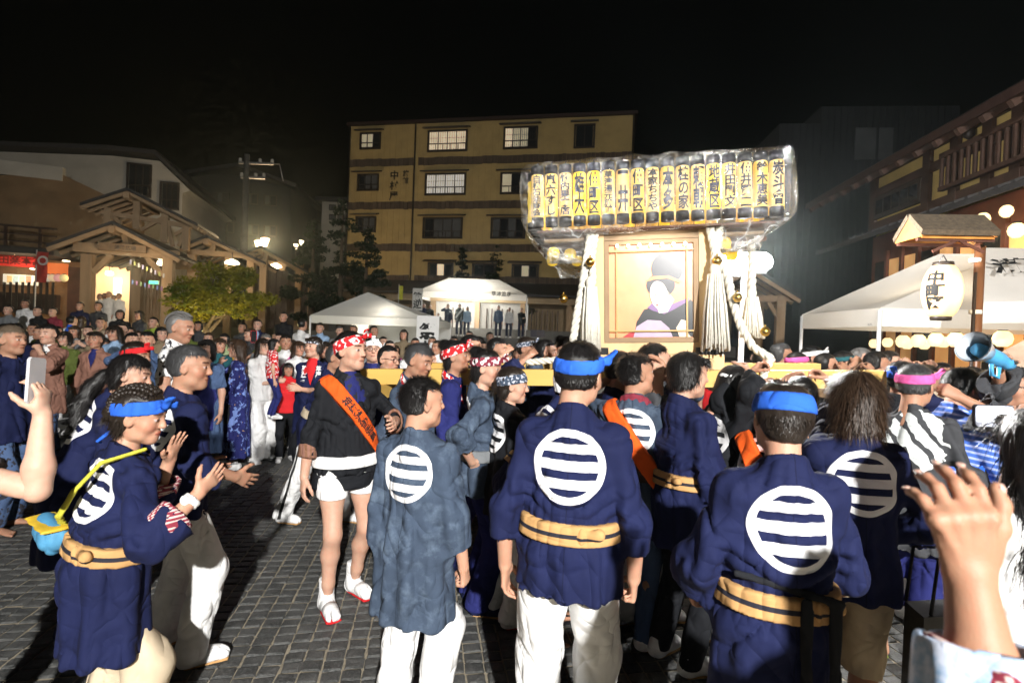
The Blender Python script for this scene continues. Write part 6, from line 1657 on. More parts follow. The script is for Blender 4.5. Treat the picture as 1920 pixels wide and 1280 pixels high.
def mikoshi():
    t = thing('festival_float', 'carried festival float wrapped in clear plastic with rows of yellow lanterns and a painted panel', 'festival float', (0, 0, 0))
    ink = M['ink']
    W_, D_, H_ = .385, .385, .94       # half width, half depth, height of the box
    # corner posts, rails, panel frame
    for x in (-1, 1):
        for y in (-1, 1): box((x * W_ - .04, y * D_ - .04, 0), (x * W_ + .04, y * D_ + .04, H_)).obj('corner_post', M['raw_wood'], t)
    for y in (-1, 1):
        box((-W_ + .041, y * D_ - .035, .0), (W_ - .041, y * D_ + .035, .085)).obj('bottom_rail', M['raw_wood'], t)
        box((-W_ + .041, y * D_ - .035, H_ - .08), (W_ - .041, y * D_ + .035, H_)).obj('top_rail', M['panel_frame'], t)
    for x in (-1, 1):
        box((x * W_ - .035, -D_ + .041, .0), (x * W_ + .035, D_ - .041, .085)).obj('bottom_rail', M['raw_wood'], t)
        box((x * W_ - .02, -D_ + .041, .086), (x * W_ + .02, D_ - .041, H_)).obj('side_panel', M['raw_wood'], t)
    box((-W_ + .041, D_ - .02, .086), (W_ - .041, D_ + .02, H_ - .081)).obj('back_panel', M['raw_wood'], t)
    fy = -D_ - .02
    fr = MB(); a, b_, c, d = -W_ + .043, W_ - .043, .088, H_ - .083
    fr.box((a, fy - .012, c), (a + .035, fy + .03, d)); fr.box((b_ - .035, fy - .012, c), (b_, fy + .03, d)); fr.box((a + .035, fy - .012, c), (b_ - .035, fy + .03, c + .035)); fr.box((a + .035, fy - .012, d - .03), (b_ - .035, fy + .03, d)); fr.obj('panel_frame', M['panel_frame'], t)
    a += .036; b_ -= .036; c += .036; d -= .031
    pn = pm('painting_ground', (.72, .30, .14), .30, .12, 4, .12, 9); 
    pp = box((a, fy + .008, c), (b_, fy + .02, d)).obj('painted_panel', pn, t)
    # a plain kimono figure: flat areas of paint, a generic stand-in
    def area(name, pts, col, lv, rough=.30):
        m = MB(); w, h = b_ - a, d - c
        m.add([(a + w * x, fy + .008 - .0012 * lv, c + h * z) for x, z in pts], [tuple(range(len(pts)))]); o = m.obj(name, pm('paint_' + name, col, rough, .10, 9, .02), pp); return o
    def oval(cx, cz, rx, rz_, n=28, tilt=0): return [(cx + math.cos(q) * rx * math.cos(tilt) - math.sin(q) * rz_ * math.sin(tilt), cz + math.cos(q) * rx * math.sin(tilt) + math.sin(q) * rz_ * math.cos(tilt)) for q in np.linspace(0, 2 * math.pi, n + 1)[:-1]]
    area('robe', [(.30, .005), (.33, .17), (.42, .30), (.56, .335), (.80, .33), (.97, .40), (.997, .38), (.997, .005)], (.012, .014, .018), 1)
    area('red_hem', [(.16, .005), (.24, .05), (.36, .085), (.42, .005)], (.42, .03, .04), 2)
    area('obi', [(.29, .005), (.33, .12), (.46, .19), (.62, .18), (.72, .10), (.76, .005)], (.42, .33, .45), 3)
    area('collar', [(.46, .32), (.52, .37), (.74, .35), (.95, .42), (.95, .385), (.76, .29), (.66, .25), (.52, .29)], (.19, .10, .26), 3)
    area('neck', [(.56, .36), (.60, .26), (.70, .27), (.78, .40), (.70, .50)], (.80, .70, .55), 4)
    area('hair_back', oval(.62, .56, .17, .13), (.02, .02, .028), 4)
    area('hair_bun', oval(.70, .74, .19, .17), (.022, .024, .034), 5)
    area('hair_band', [(.44, .60), (.52, .655), (.72, .66), (.86, .60), (.84, .575), (.70, .63), (.54, .62)], (.62, .25, .06), 6)
    area('face', oval(.60, .45, .105, .155, tilt=.25), (.84, .74, .60), 7)
    area('lips', oval(.575, .345, .016, .010), (.5, .03, .03), 8)
    area('sleeve_hand', [(.84, .005), (.80, .10), (.86, .19), (.94, .17), (.93, .05), (.97, .005)], (.80, .66, .50), 6)
    area('eyebrow', [(.53, .49), (.57, .505), (.575, .498), (.535, .482)], (.05, .05, .05), 8); area('eye', [(.54, .455), (.575, .465), (.575, .458), (.545, .447)], (.03, .03, .03), 8); area('eye', [(.64, .482), (.675, .49), (.675, .483), (.645, .475)], (.03, .03, .03), 8)
    # inner gilt lattice bars
    for x in (a + .055, b_ - .045): box((x - .006, fy - .010, c), (x + .006, fy - .003, d)).obj('lattice_bar', pm('gilt_wood', (.45, .27, .08), .4), t)
    for z in (c + .05, d - .05): box((a, fy - .018, z - .006), (b_, fy - .011, z + .006)).obj('lattice_bar', pm('gilt_wood'), t)
    for k in range(7):
        x = a + .06 + (b_ - a - .12) * k / 6; MB().lathe([(.0, -.012), (.010, -.006), (.012, .004), (.006, .014)], 10, (x, fy - .03, d - .012)).obj('bulb', lit('panel_bulb', (1, .9, .75), 14), t)
    # base plinth with cloud foot
    box((-W_ - .12, -D_ - .10, -.111), (W_ + .12, D_ + .20, -.003)).obj('plinth', M['raw_wood'], t)
    for x in (-1, 1): box((x * (W_ + .02) - .09, -D_ - .085, -.002), (x * (W_ + .02) + .09, -D_ - .045, .05)).obj('foot_scroll', M['ink'], t)
    # lantern tray
    z0, z1 = .965, 1.385; hx, hy = .89, .58
    box((-hx + .05, -hy + .05, z0 - .045), (hx - .05, hy - .05, z0 - .03)).obj('lantern_tray', M['timber_red'], t)
    for y in (-.38, .38): box((-hx + .09, y - .025, z0 - .095), (hx - .09, y + .025, z0 - .046)).obj('tray_beam', M['panel_frame'], t)
    names = ['白根石油商会', '嵐六すし', '竹内果実店', '雄大', '仲町区', '草津湯元旅館', '一井', '仲町区', '本家ちちや', '本多', '桂の家', '頼朝', '地蔵区', '井田剛文', '仲井賢二', '鈴木恵美', '炭斗會']
    paper = [lit('yellow_lantern_%d' % k, c_, e_, 2.2, .55) for k, (c_, e_) in enumerate((((.76, .48, .09), .55), ((.90, .60, .03), .95), ((.74, .48, .13), .48)))]
    rl = .0485
    prof = [(rl * .86, z0 + .05), (rl * .99, z0 + .075), (rl, z0 + .12), (rl, z1 - .12), (rl * .99, z1 - .075), (rl * .86, z1 - .05)]
    def lantern(x, y, name, nx, ny, k):
        l = link('lantern', None, None, t); l.location = (x, y, 0)
        n_ = 14; m = MB(); pr = []
        zz = np.linspace(z0 + .03, z1 - .03, 28)
        for i, z in enumerate(zz): pr.append((rl * (1.0 if i % 2 else .982) * (1 - .14 * max(0, abs((z - (z0 + z1) / 2) / ((z1 - z0) / 2 - .05)) - .9) * 10), z))
        m.lathe(pr, 18); m.obj('paper', paper[k % 3], l, world=False)
        for zc, hh in ((z0 + .02, .032), (z1 - .02, .032)): MB().lathe([(rl * .93, zc - hh), (rl * .96, zc), (rl * .93, zc + hh)], 18).obj('cap', ink, l, world=False)
        MB().tube([(0, 0, z1 + .01), (0, 0, z1 + .03), (.01, 0, z1 + .045)], .006, 6).obj('hook', M['frame_dark'], l, world=False)
        if name:
            V, Fc = text_mesh(name, 1, .03, True, fine=2); ext = V.max(0) - V.min(0); n = len(name); hh = .30; cw = min(.076, hh / n * 1.25)
            ph0 = math.atan2(nx, -ny); out = []
            for X, Y, Z in V:
                ph = ph0 + X / ext[0] * cw / rl; r_ = rl + .003; out.append((math.sin(ph) * r_, -math.cos(ph) * r_, (z0 + z1) / 2 + Y / ext[1] * hh))
            m = MB(); m.add(out, Fc); m.obj('lettering', ink, l, world=False)
    n = len(names)
    for i, s_ in enumerate(names): lantern(-hx + .06 + (2 * hx - .12) * i / (n - 1), -hy, s_, 0, -1, (1 if i in (3, 4, 12) else (0 if i % 2 else 2)))
    for sx in (-1, 1):
        for j in range(1, 9): lantern(sx * (hx - .01), -hy + .02 + .135 * j, ('高砂', '湯畑', '山本館', '白旗', '大阪屋', '草津', '滝の湯', '西の河原')[j - 1] if True else None, sx, 0, j)
    for i in range(2, 15): lantern(-hx + .06 + (2 * hx - .12) * i / (n - 1), hy - .08, None, 0, 1, i)
    # small round lanterns slung under both ends
    for x, y, z in ((-.74, -.3, .80), (-.62, -.1, .82), (-.78, .05, .80), (-.58, .25, .82), (.56, -.25, .84), (.62, .0, .84), (.72, .2, .82), (.54, .3, .84)):
        l = link('round_lantern', None, None, t); l.location = (x, y, z)
        MB().lathe([(.02, .048), (.042, .034), (.052, 0), (.042, -.034), (.02, -.048)], 16).obj('paper', lit('under_lantern', (1.0, .66, .06), .8, 3, .6), l, world=False); MB().lathe([(.024, .045), (.024, .058)], 12).obj('cap', ink, l, world=False)
    for y in (-.2, .2): box((-.87, y - .02, .855), (-.42, y + .02, .885)).obj('end_rail', M['timber_red'], t)
    for y in (-.2, .2): box((.42, y - .02, .855), (.87, y + .02, .885)).obj('end_rail', M['timber_red'], t)
    # clear plastic wrap
    prof = [(-.62, .760), (-.46, .735), (-.24, .80), (-.06, .875), (.045, .93), (.080, .99), (.085, 1.08), (.083, 1.18), (.080, 1.29), (.068, 1.385), (.030, 1.43), (-.10, 1.45), (-.35, 1.455)]
    per = []
    ex, ey, rc = hx, hy, .05
    N_ = 150
    def perim(s):
        """unit rounded-rectangle point and normal"""
        a_ = 2 * math.pi * s; cx, sy = math.cos(a_), math.sin(a_); k = max(abs(cx), abs(sy)) ** .9
        return cx / k, sy / k
    vs = []
    for j, (o, z) in enumerate(prof):
        for i in range(N_):
            # walk the rectangle perimeter evenly
            L = 4 * (ex + ey); s = L * i / N_
            if s < 2 * ex: x, y, nx, ny = -ex + s, -ey, 0, -1
            elif s < 2 * ex + 2 * ey: x, y, nx, ny = ex, -ey + (s - 2 * ex), 1, 0
            elif s < 4 * ex + 2 * ey: x, y, nx, ny = ex - (s - 2 * ex - 2 * ey), ey, 0, 1
            else: x, y, nx, ny = -ex, ey - (s - 4 * ex - 2 * ey), -1, 0
            fx, fy2 = (abs(x) / ex) ** 8, (abs(y) / ey) ** 8
            nx2, ny2 = (math.copysign(fx, x), math.copysign(fy2, y)); q = math.hypot(nx2, ny2) or 1; nx2, ny2 = nx2 / q, ny2 / q
            if o < 0:  # towards the middle, clear of the box
                px_, py_ = x * (1 + o / ex) if abs(nx) else x + nx2 * o, y * (1 + o / ey) if abs(ny) else y + ny2 * o
                if z < .9:
                    px_ = math.copysign(max(abs(x) + o * abs(nx2) * 1.0, .47), x) if abs(nx2) > .5 else x * (1 + o * .12)
                    py_ = math.copysign(max(abs(y) + o * .5, .47), y)
            else: px_, py_ = x + nx2 * o, y + ny2 * o
            sagx = .05 * max(0, -x / ex) if z < .9 else 0
            lift = 0.0
            if z < .93 and abs(x) < .52 and ny < 0: lift = (.93 - z) * .93   # plastic tucked up over the painted panel
            vs.append((px_, py_, z - sagx + lift))
    V = np.array(vs); K = len(prof)
    Q = np.array([(j * N_ + i, j * N_ + (i + 1) % N_, (j + 1) * N_ + (i + 1) % N_, (j + 1) * N_ + i) for j in range(K - 1) for i in range(N_)])
    nr = vnormals(V, Q)
    dsp = (vnoise(V * np.array([7, 7, 4.]) + 3, 5) - .5) * .035 + (vnoise(V * np.array([16, 16, 9.]), 8) - .5) * .016
    V = V + nr * dsp[:, None]
    pw = link('plastic_wrap', np_mesh('plastic_wrap', V, Q), plastic_mat(), t); pw.data.materials.append(plastic_mat(.10, .5))
    low = (V[Q][:, :, 2].mean(1) < .93).astype(np.int32); pw.data.polygons.foreach_set('material_index', low)
    # carrying poles
    for y in (-.50, .55): box((-2.35 if y < 0 else -2.2, y - .055, -.232), (1.52, y + .055, -.112)).obj('carrying_pole', M['bar_wood'], t)
    for x in (-2.1, -1.3, -.58, .62, 1.35): box((x - .05, -.72, -.342), (x + .05, .8, -.233)).obj('cross_pole', M['bar_wood'] if x < .5 else M['panel_frame'], t)
    # white ropes, tassels, bells
    def rope(pts, rad): m = MB(); rope_geo(m, pts, rad); o = m.obj('rope', M['rope'], t); return o
    def tassel(x, y, zt, L, r0, r1, seed):
        o = link('tassel', None, None, t); o.location = (x, y, zt); rg = random.Random(seed)
        MB().lathe([(.012, .05), (.03, .03), (.036, 0), (.030, -.03), (r0 * .9, -.05)], 14).obj('knot', M['rope'], o, world=False)
        m = MB()
        for k in range(70):
            a_ = rg.uniform(0, 6.28); q = math.sqrt(rg.random()) * .25 + .75; w = rg.uniform(-.006, .006)
            p0 = (math.cos(a_) * r0 * q, math.sin(a_) * r0 * q, -.03); p2 = (math.cos(a_) * r1 * q + w, math.sin(a_) * r1 * q, -L * rg.uniform(.94, 1.0)); p1 = ((p0[0] + p2[0]) / 2 + w, (p0[1] + p2[1]) / 2, -L * .5)
            m.tube([p0, p1, p2], [.0065, .0075, .006], 4)
        m.lathe([(r0 * .8, -.04), (r0 * .9, -L * .3), (r1 * .85, -L * .9)], 12)
        f = m.obj('fringe', M['rope'], o, world=False); f['kind'] = 'stuff'
    def bell(x, y, z):
        o = link('bell', None, None, t); o.location = (x, y, z)
        MB().lathe([(.004, .034), (.018, .030), (.031, .012), (.034, 0), (.031, -.012), (.018, -.030), (.003, -.034)], 18).obj('shell', M['gold'], o, world=False)
        MB().box((-.026, -.036, -.008), (.026, -.030, -.003)).obj('slit', ink, o, world=False); MB().tube([(0, 0, .03), (0, 0, .05)], .006, 8).obj('loop', M['gold'], o, world=False)
    fy = -D_ - .10
    rope([(-W_ - .06, fy + .02, .90), (-W_ - .09, fy - .02, .70), (-W_ - .12, fy - .03, .50), (-W_ - .16, fy - .05, .30), (-W_ - .19, fy - .06, .10), (-W_ - .17, fy - .06, -.02)], .030)
    rope([(-W_ - .02, fy + .02, .90), (-W_ - .05, fy - .02, .72), (-W_ - .04, fy - .03, .55), (-W_ - .11, fy - .05, .36)], .026)
    tassel(-W_ - .06, fy - .07, .53, .52, .045, .070, 1)
    rope([(-W_ - .17, fy - .06, -.02), (-W_ - .32, fy - .03, -.04), (-W_ - .55, fy, -.06)], .026)
    bell(-W_ - .06, fy - .085, .68); bell(-W_ - .26, fy - .03, .42)
    rope([(W_ + .03, fy + .02, .92), (W_ + .06, fy - .02, .74), (W_ + .05, fy - .03, .60)], .032); rope([(W_ + .10, fy + .02, .93), (W_ + .06, fy - .03, .72), (W_ + .14, fy - .03, .55), (W_ + .17, fy - .03, .38), (W_ + .22, fy - .05, .20), (W_ + .30, fy - .05, .05), (W_ + .42, fy - .05, -.03)], .029)
    rope([(W_ + .42, fy - .05, -.03), (W_ + .36, fy - .1, -.12), (W_ + .33, fy - .08, -.25)], .026)
    tassel(W_ + .045, fy - .075, .60, .58, .048, .098, 2)
    rope([(W_ + .36, fy + .25, .92), (W_ + .37, fy + .22, .70), (W_ + .36, fy + .2, .48)], .03); tassel(W_ + .36, fy + .2, .45, .34, .04, .085, 3)
    bell(W_ + .055, fy - .085, .66); bell(W_ + .19, fy - .085, .40); bell(W_ + .37, fy - .085, .16)
    lamp('panel_light', 'AREA', (.0, -D_ - .16, H_ - .04), 5, (1, .92, .78), .4).parent = t
    ll = [o for o in t.children if o.type == 'LIGHT'][0]; ll.rotation_euler = (R(20), 0, 0)
    lamp('inner_glow', 'POINT', (-.5, 0, 1.2), 3, (1, .68, .22), .2).parent = t; lamp('inner_glow', 'POINT', (.5, 0, 1.2), 3, (1, .68, .22), .2).parent = t
    b = G(1212, 4.25, 1.7); t.location = (b.x, 4.25, 1.705); t.rotation_euler = (0, R(-2.6), R(-10))
    return t
MK = mikoshi()
def float_flood():
    """the work lights on a pole behind the float"""
    d = 5.0; a, b = P(1364, 492, d), P(1416, 492, d); c = P(1393, 560, d)
    t = thing('work_light', 'pair of glaring white work lights on a slim pole behind the float', 'work light', (c.x, d, 0))
    MB().tube([(c.x, d, 0), (c.x, d, a.z - .05)], .028, 10).obj('pole', M['white_metal'], t)
    MB().beam(a - Vector((0, 0, .12)), b - Vector((0, 0, .12)), .04, .04).obj('crossbar', M['metal'], t)
    for q in (a, b):
        m = MB(); m.beam(q + Vector((0, .03, 0)), q + Vector((0, .10, 0)), .26, .20); m.obj('lamp_head', M['metal'], t)
        MB().lathe([(.0, -.10), (.10, -.085), (.145, -.045), (.16, 0), (.145, .045), (.10, .085), (.0, .10)], 20, q, False).obj('lens', lit('work_lens_glare', (1, .99, .97), 40, 3, .95), t)  # glowing lens swollen wider than its head, standing in for glare
    lamp('work_lamp', 'POINT', (a + b) / 2 + Vector((0, -.02, .17)), 1100, (1, .98, .95), .12, t)
    for k in (0, 1): MB().tube([(c.x, d, .9), (c.x + (.5, -.5)[k], d + .3, .0)], .016, 8).obj('leg', M['metal'], t)
float_flood()
# ------------------------------------------------------------ the people close to the camera
TAN = 'tan'
def worn(info, name, mat, V, Q, tf=None):
    me = np_mesh(name, V, Q); vattr(me, 'tf', V * 0 if tf is None else tf); return link(name, me, mat, info['root'])
# man with thinning crown, right foreground
A1 = person('man in navy happi with large white crest, blue headband and thinning crown', 1466, 1.62, 4, H=1.665, hair=('thin', 'dark'), band=('blue', -4, None, None, .030), belt=TAN, hd=(4, -8, 3), cuff=('beige', 'vstripe'), hem=.60,
            aR=(.17, .26, .98), aL=(-.20, .22, .92), skin=0, bottom=('long', 'navy'))
# black waist straps
g = Field((-.3, -.35, .5), (.3, .35, 1.2), .008); b_ = A1; yb = -(b_['t_'][2] * b_['s'] + .03)
for x in (.02, .10): g.ecap((x, yb - .012, 1.06), (x + .01, yb - .03, .55), (1, 0, 0), .020, .020, .006, .006, k=.004)
g.ecap((-.16, yb + .05, 1.10), (.12, yb - .014, 1.055), (0, 0, 1), .012, .014, .008, .008, k=.004)
V, Q = g.mesh(); worn(A1, 'strap', cloth('black'), V, Q)
A2 = person('man in navy happi, side-knotted blue headband, tan belt and loose white trousers', 1078, 1.98, 14, H=1.76, hair=('short', 'black'), band=('blue', 10, 52, None, .026), belt=TAN, hd=(18, -3, 4), hem=.80, aR=(.24, .06, .84), aL=(-.25, .02, .84), hR='fist', skin=0, bottom=('long', 'white'), build=1.03)
A3 = person('spiky-haired man in faded denim-blue happi with white crest and loose white trousers', 786, 2.28, 22, H=1.575, hair=('spiky', 'black'), hd=(38, 0, 0), top=('happi', 'denim', 'emblem'), hem=.57, aR=(.25, .06, .76), hR='fist', aL=(-.22, .02, .80), sf=.62, skin=0, bottom=('long', 'white'), build=1.05)
A4 = person('woman with braids under a blue headband, yellow strap across her navy happi', 212, 1.98, 32, H=1.53, hair=('tied', 'dark'), band=('blue', 14, 20, None, .028), belt=TAN, hd=(48, -4, 4), hem=.58, lean=6, slean=6, fem=True, skin=0,
            aR=('p', 372, 925, 1.95), aL=('p', 318, 862, 2.12), hR='flat', hL='flat', tR=(.2, -.3, 1), sf=.55, cuff=('maroon', 'checks'), bottom=('long', 'cream', 'flowers'), shoe=('sneaker', 'white', 'white'), poleR=(.9, .1, -.8))
# strap, pouch, braid
g = Field((-.4, -.4, .8), (.4, .4, 1.6), .008); s_ = A4['s']
C_, Rt_ = A4['C'], A4['Rt']
def tA(x, y, z): return C_ + Rt_ @ (np.array([x, y, z]) * s_)
pts = [tA(.10, .02, .185), tA(.07, -.12, .13), tA(.0, -.165, .0), tA(-.09, -.165, -.13), tA(-.16, -.11, -.22)]
for i in range(4): g.ecap(pts[i], pts[i + 1], Rt_ @ np.array([.8, 0, .6]), .017, .017, .007, .007, k=.005)
V, Q = g.mesh()
pouch = thing('shoulder_pouch', 'light blue pouch on a yellow strap worn on the back of the woman with braids', 'pouch', A4['base'], R(-32))
me = np_mesh('strap', V, Q); vattr(me, 'tf', V * 0); link('strap', me, pm('strap_yellow', (.55, .52, .05), .8, .12, 12), pouch)
g = Field(tA(-.2, -.2, -.24) - .16, tA(-.2, -.2, -.24) + .16, .008); pc = tA(-.19, -.15, -.23); g.ecap(pc + Rt_ @ np.array([-.05, 0, .0]), pc + Rt_ @ np.array([.05, 0, -.01]), (0, 0, 1), .055, .06, .04, .045, k=.02)
V, Q = g.mesh(); V = folds(V, vnormals(V, Q), .018, 3, 18, 14); me = np_mesh('bag', V, Q); vattr(me, 'tf', V * 0); link('bag', me, pm('pouch_blue', (.06, .22, .38), .6, .2, 14), pouch)
g = Field(pc - .14, pc + .14, .007); g.ecap(pc + Rt_ @ np.array([-.085, -.01, .035]), pc + Rt_ @ np.array([.085, -.01, .035]), (0, 0, 1), .008, .008, .05, .05, k=.004); V, Q = g.mesh(); me = np_mesh('zip', V, Q); link('zip', me, pm('zip_yellow', (.55, .36, .03), .6), pouch)
wr, el = A4['arms'][1][1], A4['arms'][1][0]; ax = (wr - el) / np.linalg.norm(wr - el)
g = Field(wr - .1, wr + .1, .006); q = wr - ax * .035; g.cone(q - ax * .011, q + ax * .011, .033, .033, k=.004); g.half(q + ax * .013, ax); g.half(q - ax * .013, -ax); g.ell(q + np.array([.012, -.028, .012]), (.020, .014, .020), k=.004); V, Q = g.mesh(); worn(A4, 'watch', cloth('white'), V, Q)
m = MB(); hp = lambda x, y, z: A4['hc'] + A4['Rh'] @ (np.array([x, y, z]) * s_)
m.tube([hp(-.06, -.10, .06), hp(-.085, -.12, -.03), hp(-.08, -.125, -.10), hp(-.04, -.16, -.16), hp(-.09, -.17, -.18)], [.007, .007, .007, .007, .005], 7); m.obj('blue_braid', cloth('blue'), A4['root'], world=False)
m = MB()
def braid_line(x, a0, a1, n=9, lift=.006):
    k = math.sqrt(max(.05, 1 - (x / .092) ** 2)); return [(x, -.014 + (.104 + lift) * k * math.cos(a), .033 + (.096 + lift) * k * math.sin(a)) for a in np.linspace(R(a0), R(a1), n)]
def braids(m, fn, xs, a0, a1, r_):
    for x in xs:
        q = braid_line(x, a0, a1, 15)
        for k in range(14): p0, p1 = Vector(fn(*q[k])), Vector(fn(*q[k + 1])); p1 = p1 + (p1 - p0) * .25; m.tube([p0, (p0 + p1) / 2, p1], [r_ * .45, r_, r_ * .45], 6)
braids(m, hp, (-.058, -.036, -.012, .012, .036, .058), 55, 200, .0115)
m.obj('braids', hair_mat('hair_dark', HAIR['dark']), A4['root'], world=False)
A5 = person('man with greying black hair in navy happi and white trousers, one palm held out', 336, 2.72, 38, H=1.66, hair=('short', 'salt'), hd=(38, 0, 0), hem=.80, lean=4, aR=('p', 440, 893, 2.72), aL=(-.18, .2, 1.0), hR='flat', tR=(.3, -.2, 1), skin=2, bottom=('long', 'white'), sf=.5, build=1.05, feet=((.16, .04, 20), (-.14, -.02, -6)))
A6 = person('woman with a long black ponytail in navy happi leaning forward, crest on her back', 158, 2.75, 52, H=1.64, hair=('ponytail', 'black'), hd=(22, 2, 0), lean=24, fem=True, skin=1, aR='front', aL=(-.1, .4, .8), bottom=('long', 'navy'), hem=.55)
A7 = person('woman with braids and a red headband in dark happi beside the ponytail woman', 252, 3.9, 80, H=1.62, hair=('tied', 'dark'), band=('red', 12, 20), top=('happi', 'dark_grey', 'emblem'), hd=(10, 0, 0), fem=True, skin=2, lod=0)
A8 = person('tall person with grey cornrow braids in a white shirt printed black', 330, 4.6, 75, H=1.87, hair=('shaved', 'grey'), top=('tee', 'white', 'print'), hem=.95, hd=(12, -12, 0), skin=2, bottom=('slim', 'navy'), lod=0)
m = MB()
hp8 = lambda a, b, c: A8['hc'] + A8['Rh'] @ (np.array([a, b, c]) * A8['s'])
braids(m, hp8, np.linspace(-.06, .06, 7), 48, 195, .0075)
m.obj('braids', hair_mat('hair_grey', HAIR['grey']), A8['root'], world=False)
A9 = person('man with ash blond hair in a long navy coat and printed jeans', 18, 4.3, 88, H=1.70, hair=('short', 'ash'), top=('kimono', 'navy'), hem=.75, hd=(0, 0, 0), skin=2, bottom=('slim', 'jean', 'print'), shoe=('bare',), aR=(.2, -.02, .84))
# arm with a telephone from the left edge
B1 = person('bare-armed onlooker holding up a silver telephone', 0, 1.75, 10, H=1.66, loc=(-1.93, 1.62, 0), top=('tee', 'dark_grey'), hair=('short', 'black'), aR=('p', 80, 778, 1.70), aL='down', hR='phone', tR=(.2, -.6, .5), skin=3, bottom=('slim', 'jean'), poleR=(.6, .2, -1), fem=True)
def phone(label, p, ux, uz, lit_=True, s=1.0, case='dark'):
    ux, uz = Vector(ux).normalized(), Vector(uz).normalized(); uz = (uz - ux * uz.dot(ux)).normalized(); n = ux.cross(uz); p = Vector(p)
    t = thing('telephone', label, 'phone', p)
    m = MB(); h, w, th = .075 * s, .037 * s, .0045 * s
    ring = [(w * a, h * b) for a, b in ((-.8, -1), (.8, -1), (1, -.9), (1, .9), (.8, 1), (-.8, 1), (-1, .9), (-1, -.9))]
    m.slab([p + ux * a + uz * b - n * th for a, b in ring], n * (2 * th)); m.obj('body', pm('phone_' + case, {'dark': (.02, .02, .025), 'silver': (.5, .5, .52), 'red': (.6, .03, .04)}[case], .3, .1, 9, 0), t)
    m = MB(); q = .90
    m.slab([p + ux * a * q + uz * b * .95 + n * th for a, b in ring], n * .0008); m.obj('screen', lit('phone_screen', (.75, .8, .95), .9, 40, .15) if lit_ else glass('phone_glass'), t); return t
def in_hand(info, sd, up=.10, off=.020):
    wr, Rm = info['hands'][sd]; Rz_ = np.array(info['Rz']); o = np.array(info['base'])
    return o + Rz_ @ (wr + Rm @ np.array([.012, -sd * off, up])), Rz_ @ Rm
_p, _m = in_hand(B1, 1, .115); phone('silver telephone held up by a bare-armed onlooker', _p, _m[:, 0], _m[:, 2], False, 1.0, 'silver')
# --- the man with bare legs and his neighbours
C1 = person('bare-legged man in black happi with orange lettered sash, red headband and white shorts', 655, 3.38, 142, H=1.76, hair=('short', 'black'), band=('red', 24, 0, 'letters', .034), belt='white', top=('happi', 'black'), hem=.83, sf=.50, bfold=.25, belt_dz=-.13, bottom=('briefs', 'white'), sash=('orange', -1, '神輿渡御委員', 1),
            neckv=('indigo', 'print'), hd=(-28, 2, 0), shoe=('tabi', 'white', 'red'), cuff=('rose_tan', 'vstripe'), skin=1, aR=(.27, .03, .80), aL=(-.22, .22, 1.15), feet=((.12, .08, 4), (-.10, -.05, -14)), foldamp=.9)
V, Q = np.zeros((0, 3)), None
g = Field((-.3, -.3, .68), (.3, .3, .9), .01); g.ecap((0, C1['Pv'][1], .90), (0, C1['Pv'][1], .70), (1, 0, 0), .205, .222, .15, .155, k=.02); g.half((0, 0, .765), (0, 0, -1)); g.half((0, 0, .86), (0, 0, 1)); V, Q = g.mesh(); worn(C1, 'black_shorts', cloth('black'), V, Q)
C2 = person('man in denim-blue happi with white lapel lettering and a red neck scarf looking down', 770, 3.75, 118, H=1.70, hair=('short', 'salt'), top=('happi', 'denim'), scarf=('red', 'letters'), hd=(-6, -14, 0), skin=2, bottom=('long', 'indigo'), shoe=('tabi', 'white', 'tan'), hem=.62, sf=.7, aR=(.24, .06, .84), lean=4)
C3 = person('grey-haired man in navy happi bending forward behind the bare-legged man', 605, 4.7, 100, H=1.66, hair=('short', 'salt'), top=('happi', 'navy'), lean=16, hem=.74, belt='beige', skin=2, bottom=('long', 'white', 'side_stripe'), shoe=('tabi', 'white', 'tan'), feet=((.1, -.30, 0), (-.1, .20, 0)), aR=(.05, .3, .9))
C4 = person('young man with dark headband in open navy happi with round chest crests, facing the camera', 588, 5.9, 172, H=1.68, hair=('mush', 'dark'), band=('dark_grey', 4, None, 'dots', .018), top=('happi', 'navy'), neckv='red', hd=(28, 4, 0), skin=1, aR='fold', aL='fold', hem=.60, bottom=('slim', 'black'))
C5 = person('man in glasses with shaved sides in black happi behind the man with the red scarf', 725, 4.3, 120, H=1.66, hair=('shaved', 'black'), glasses=True, top=('happi', 'indigo'), hd=(0, -4, 0), skin=1, build=1.12)
C6 = person('man in glasses with a white twisted headscarf and navy happi', 698, 5.1, 150, H=1.70, hair=('short', 'black'), band=('white', 18, 0, None, .03), glasses=True, top=('happi', 'navy'), neckv='indigo', skin=1, hd=(10, 6, 0))
C7 = person('man in dark happi with red lettered headband and red towel round his neck', 852, 3.95, 92, H=1.72, hair=('bun', 'black'), band=('red', 18, 20, 'letters', .034), scarf=('red', 'letters'), top=('happi', 'indigo'), skin=2, hd=(6, 4, 0), bottom=('long', 'indigo'), shoe=('tabi', 'navy', 'tan'))
C8 = person('woman with a black bun and maroon headscarf in denim-blue happi, hand on hip', 905, 3.35, 84, H=1.68, hair=('bun', 'black'), band=('maroon', 10, 10, 'letters', .030), top=('happi', 'denim', 'emblem'), belt='grey', hem=.78, fem=True, skin=1, hd=(20, -6, 0), aR=(.20, -.06, 1.02), hR='relax', bottom=('long', 'indigo'), shoe=('tabi', 'navy', 'tan'), poleR=(.9, -.7, -.2))
C9 = person('young woman with blue patterned headscarf in black happi with striped cuffs and white trousers', 955, 3.2, 66, H=1.58, hair=('tied', 'dark'), band=('denim', 14, None, 'dots', .032), top=('happi', 'black', 'emblem'), fem=True, skin=1, hd=(26, -4, 0), hem=.72, cuff=('rose_tan', 'vstripe'), bottom=('long', 'white'), sf=.6, aR=(.26, .02, .80), shoe=('tabi', 'white', 'red'))
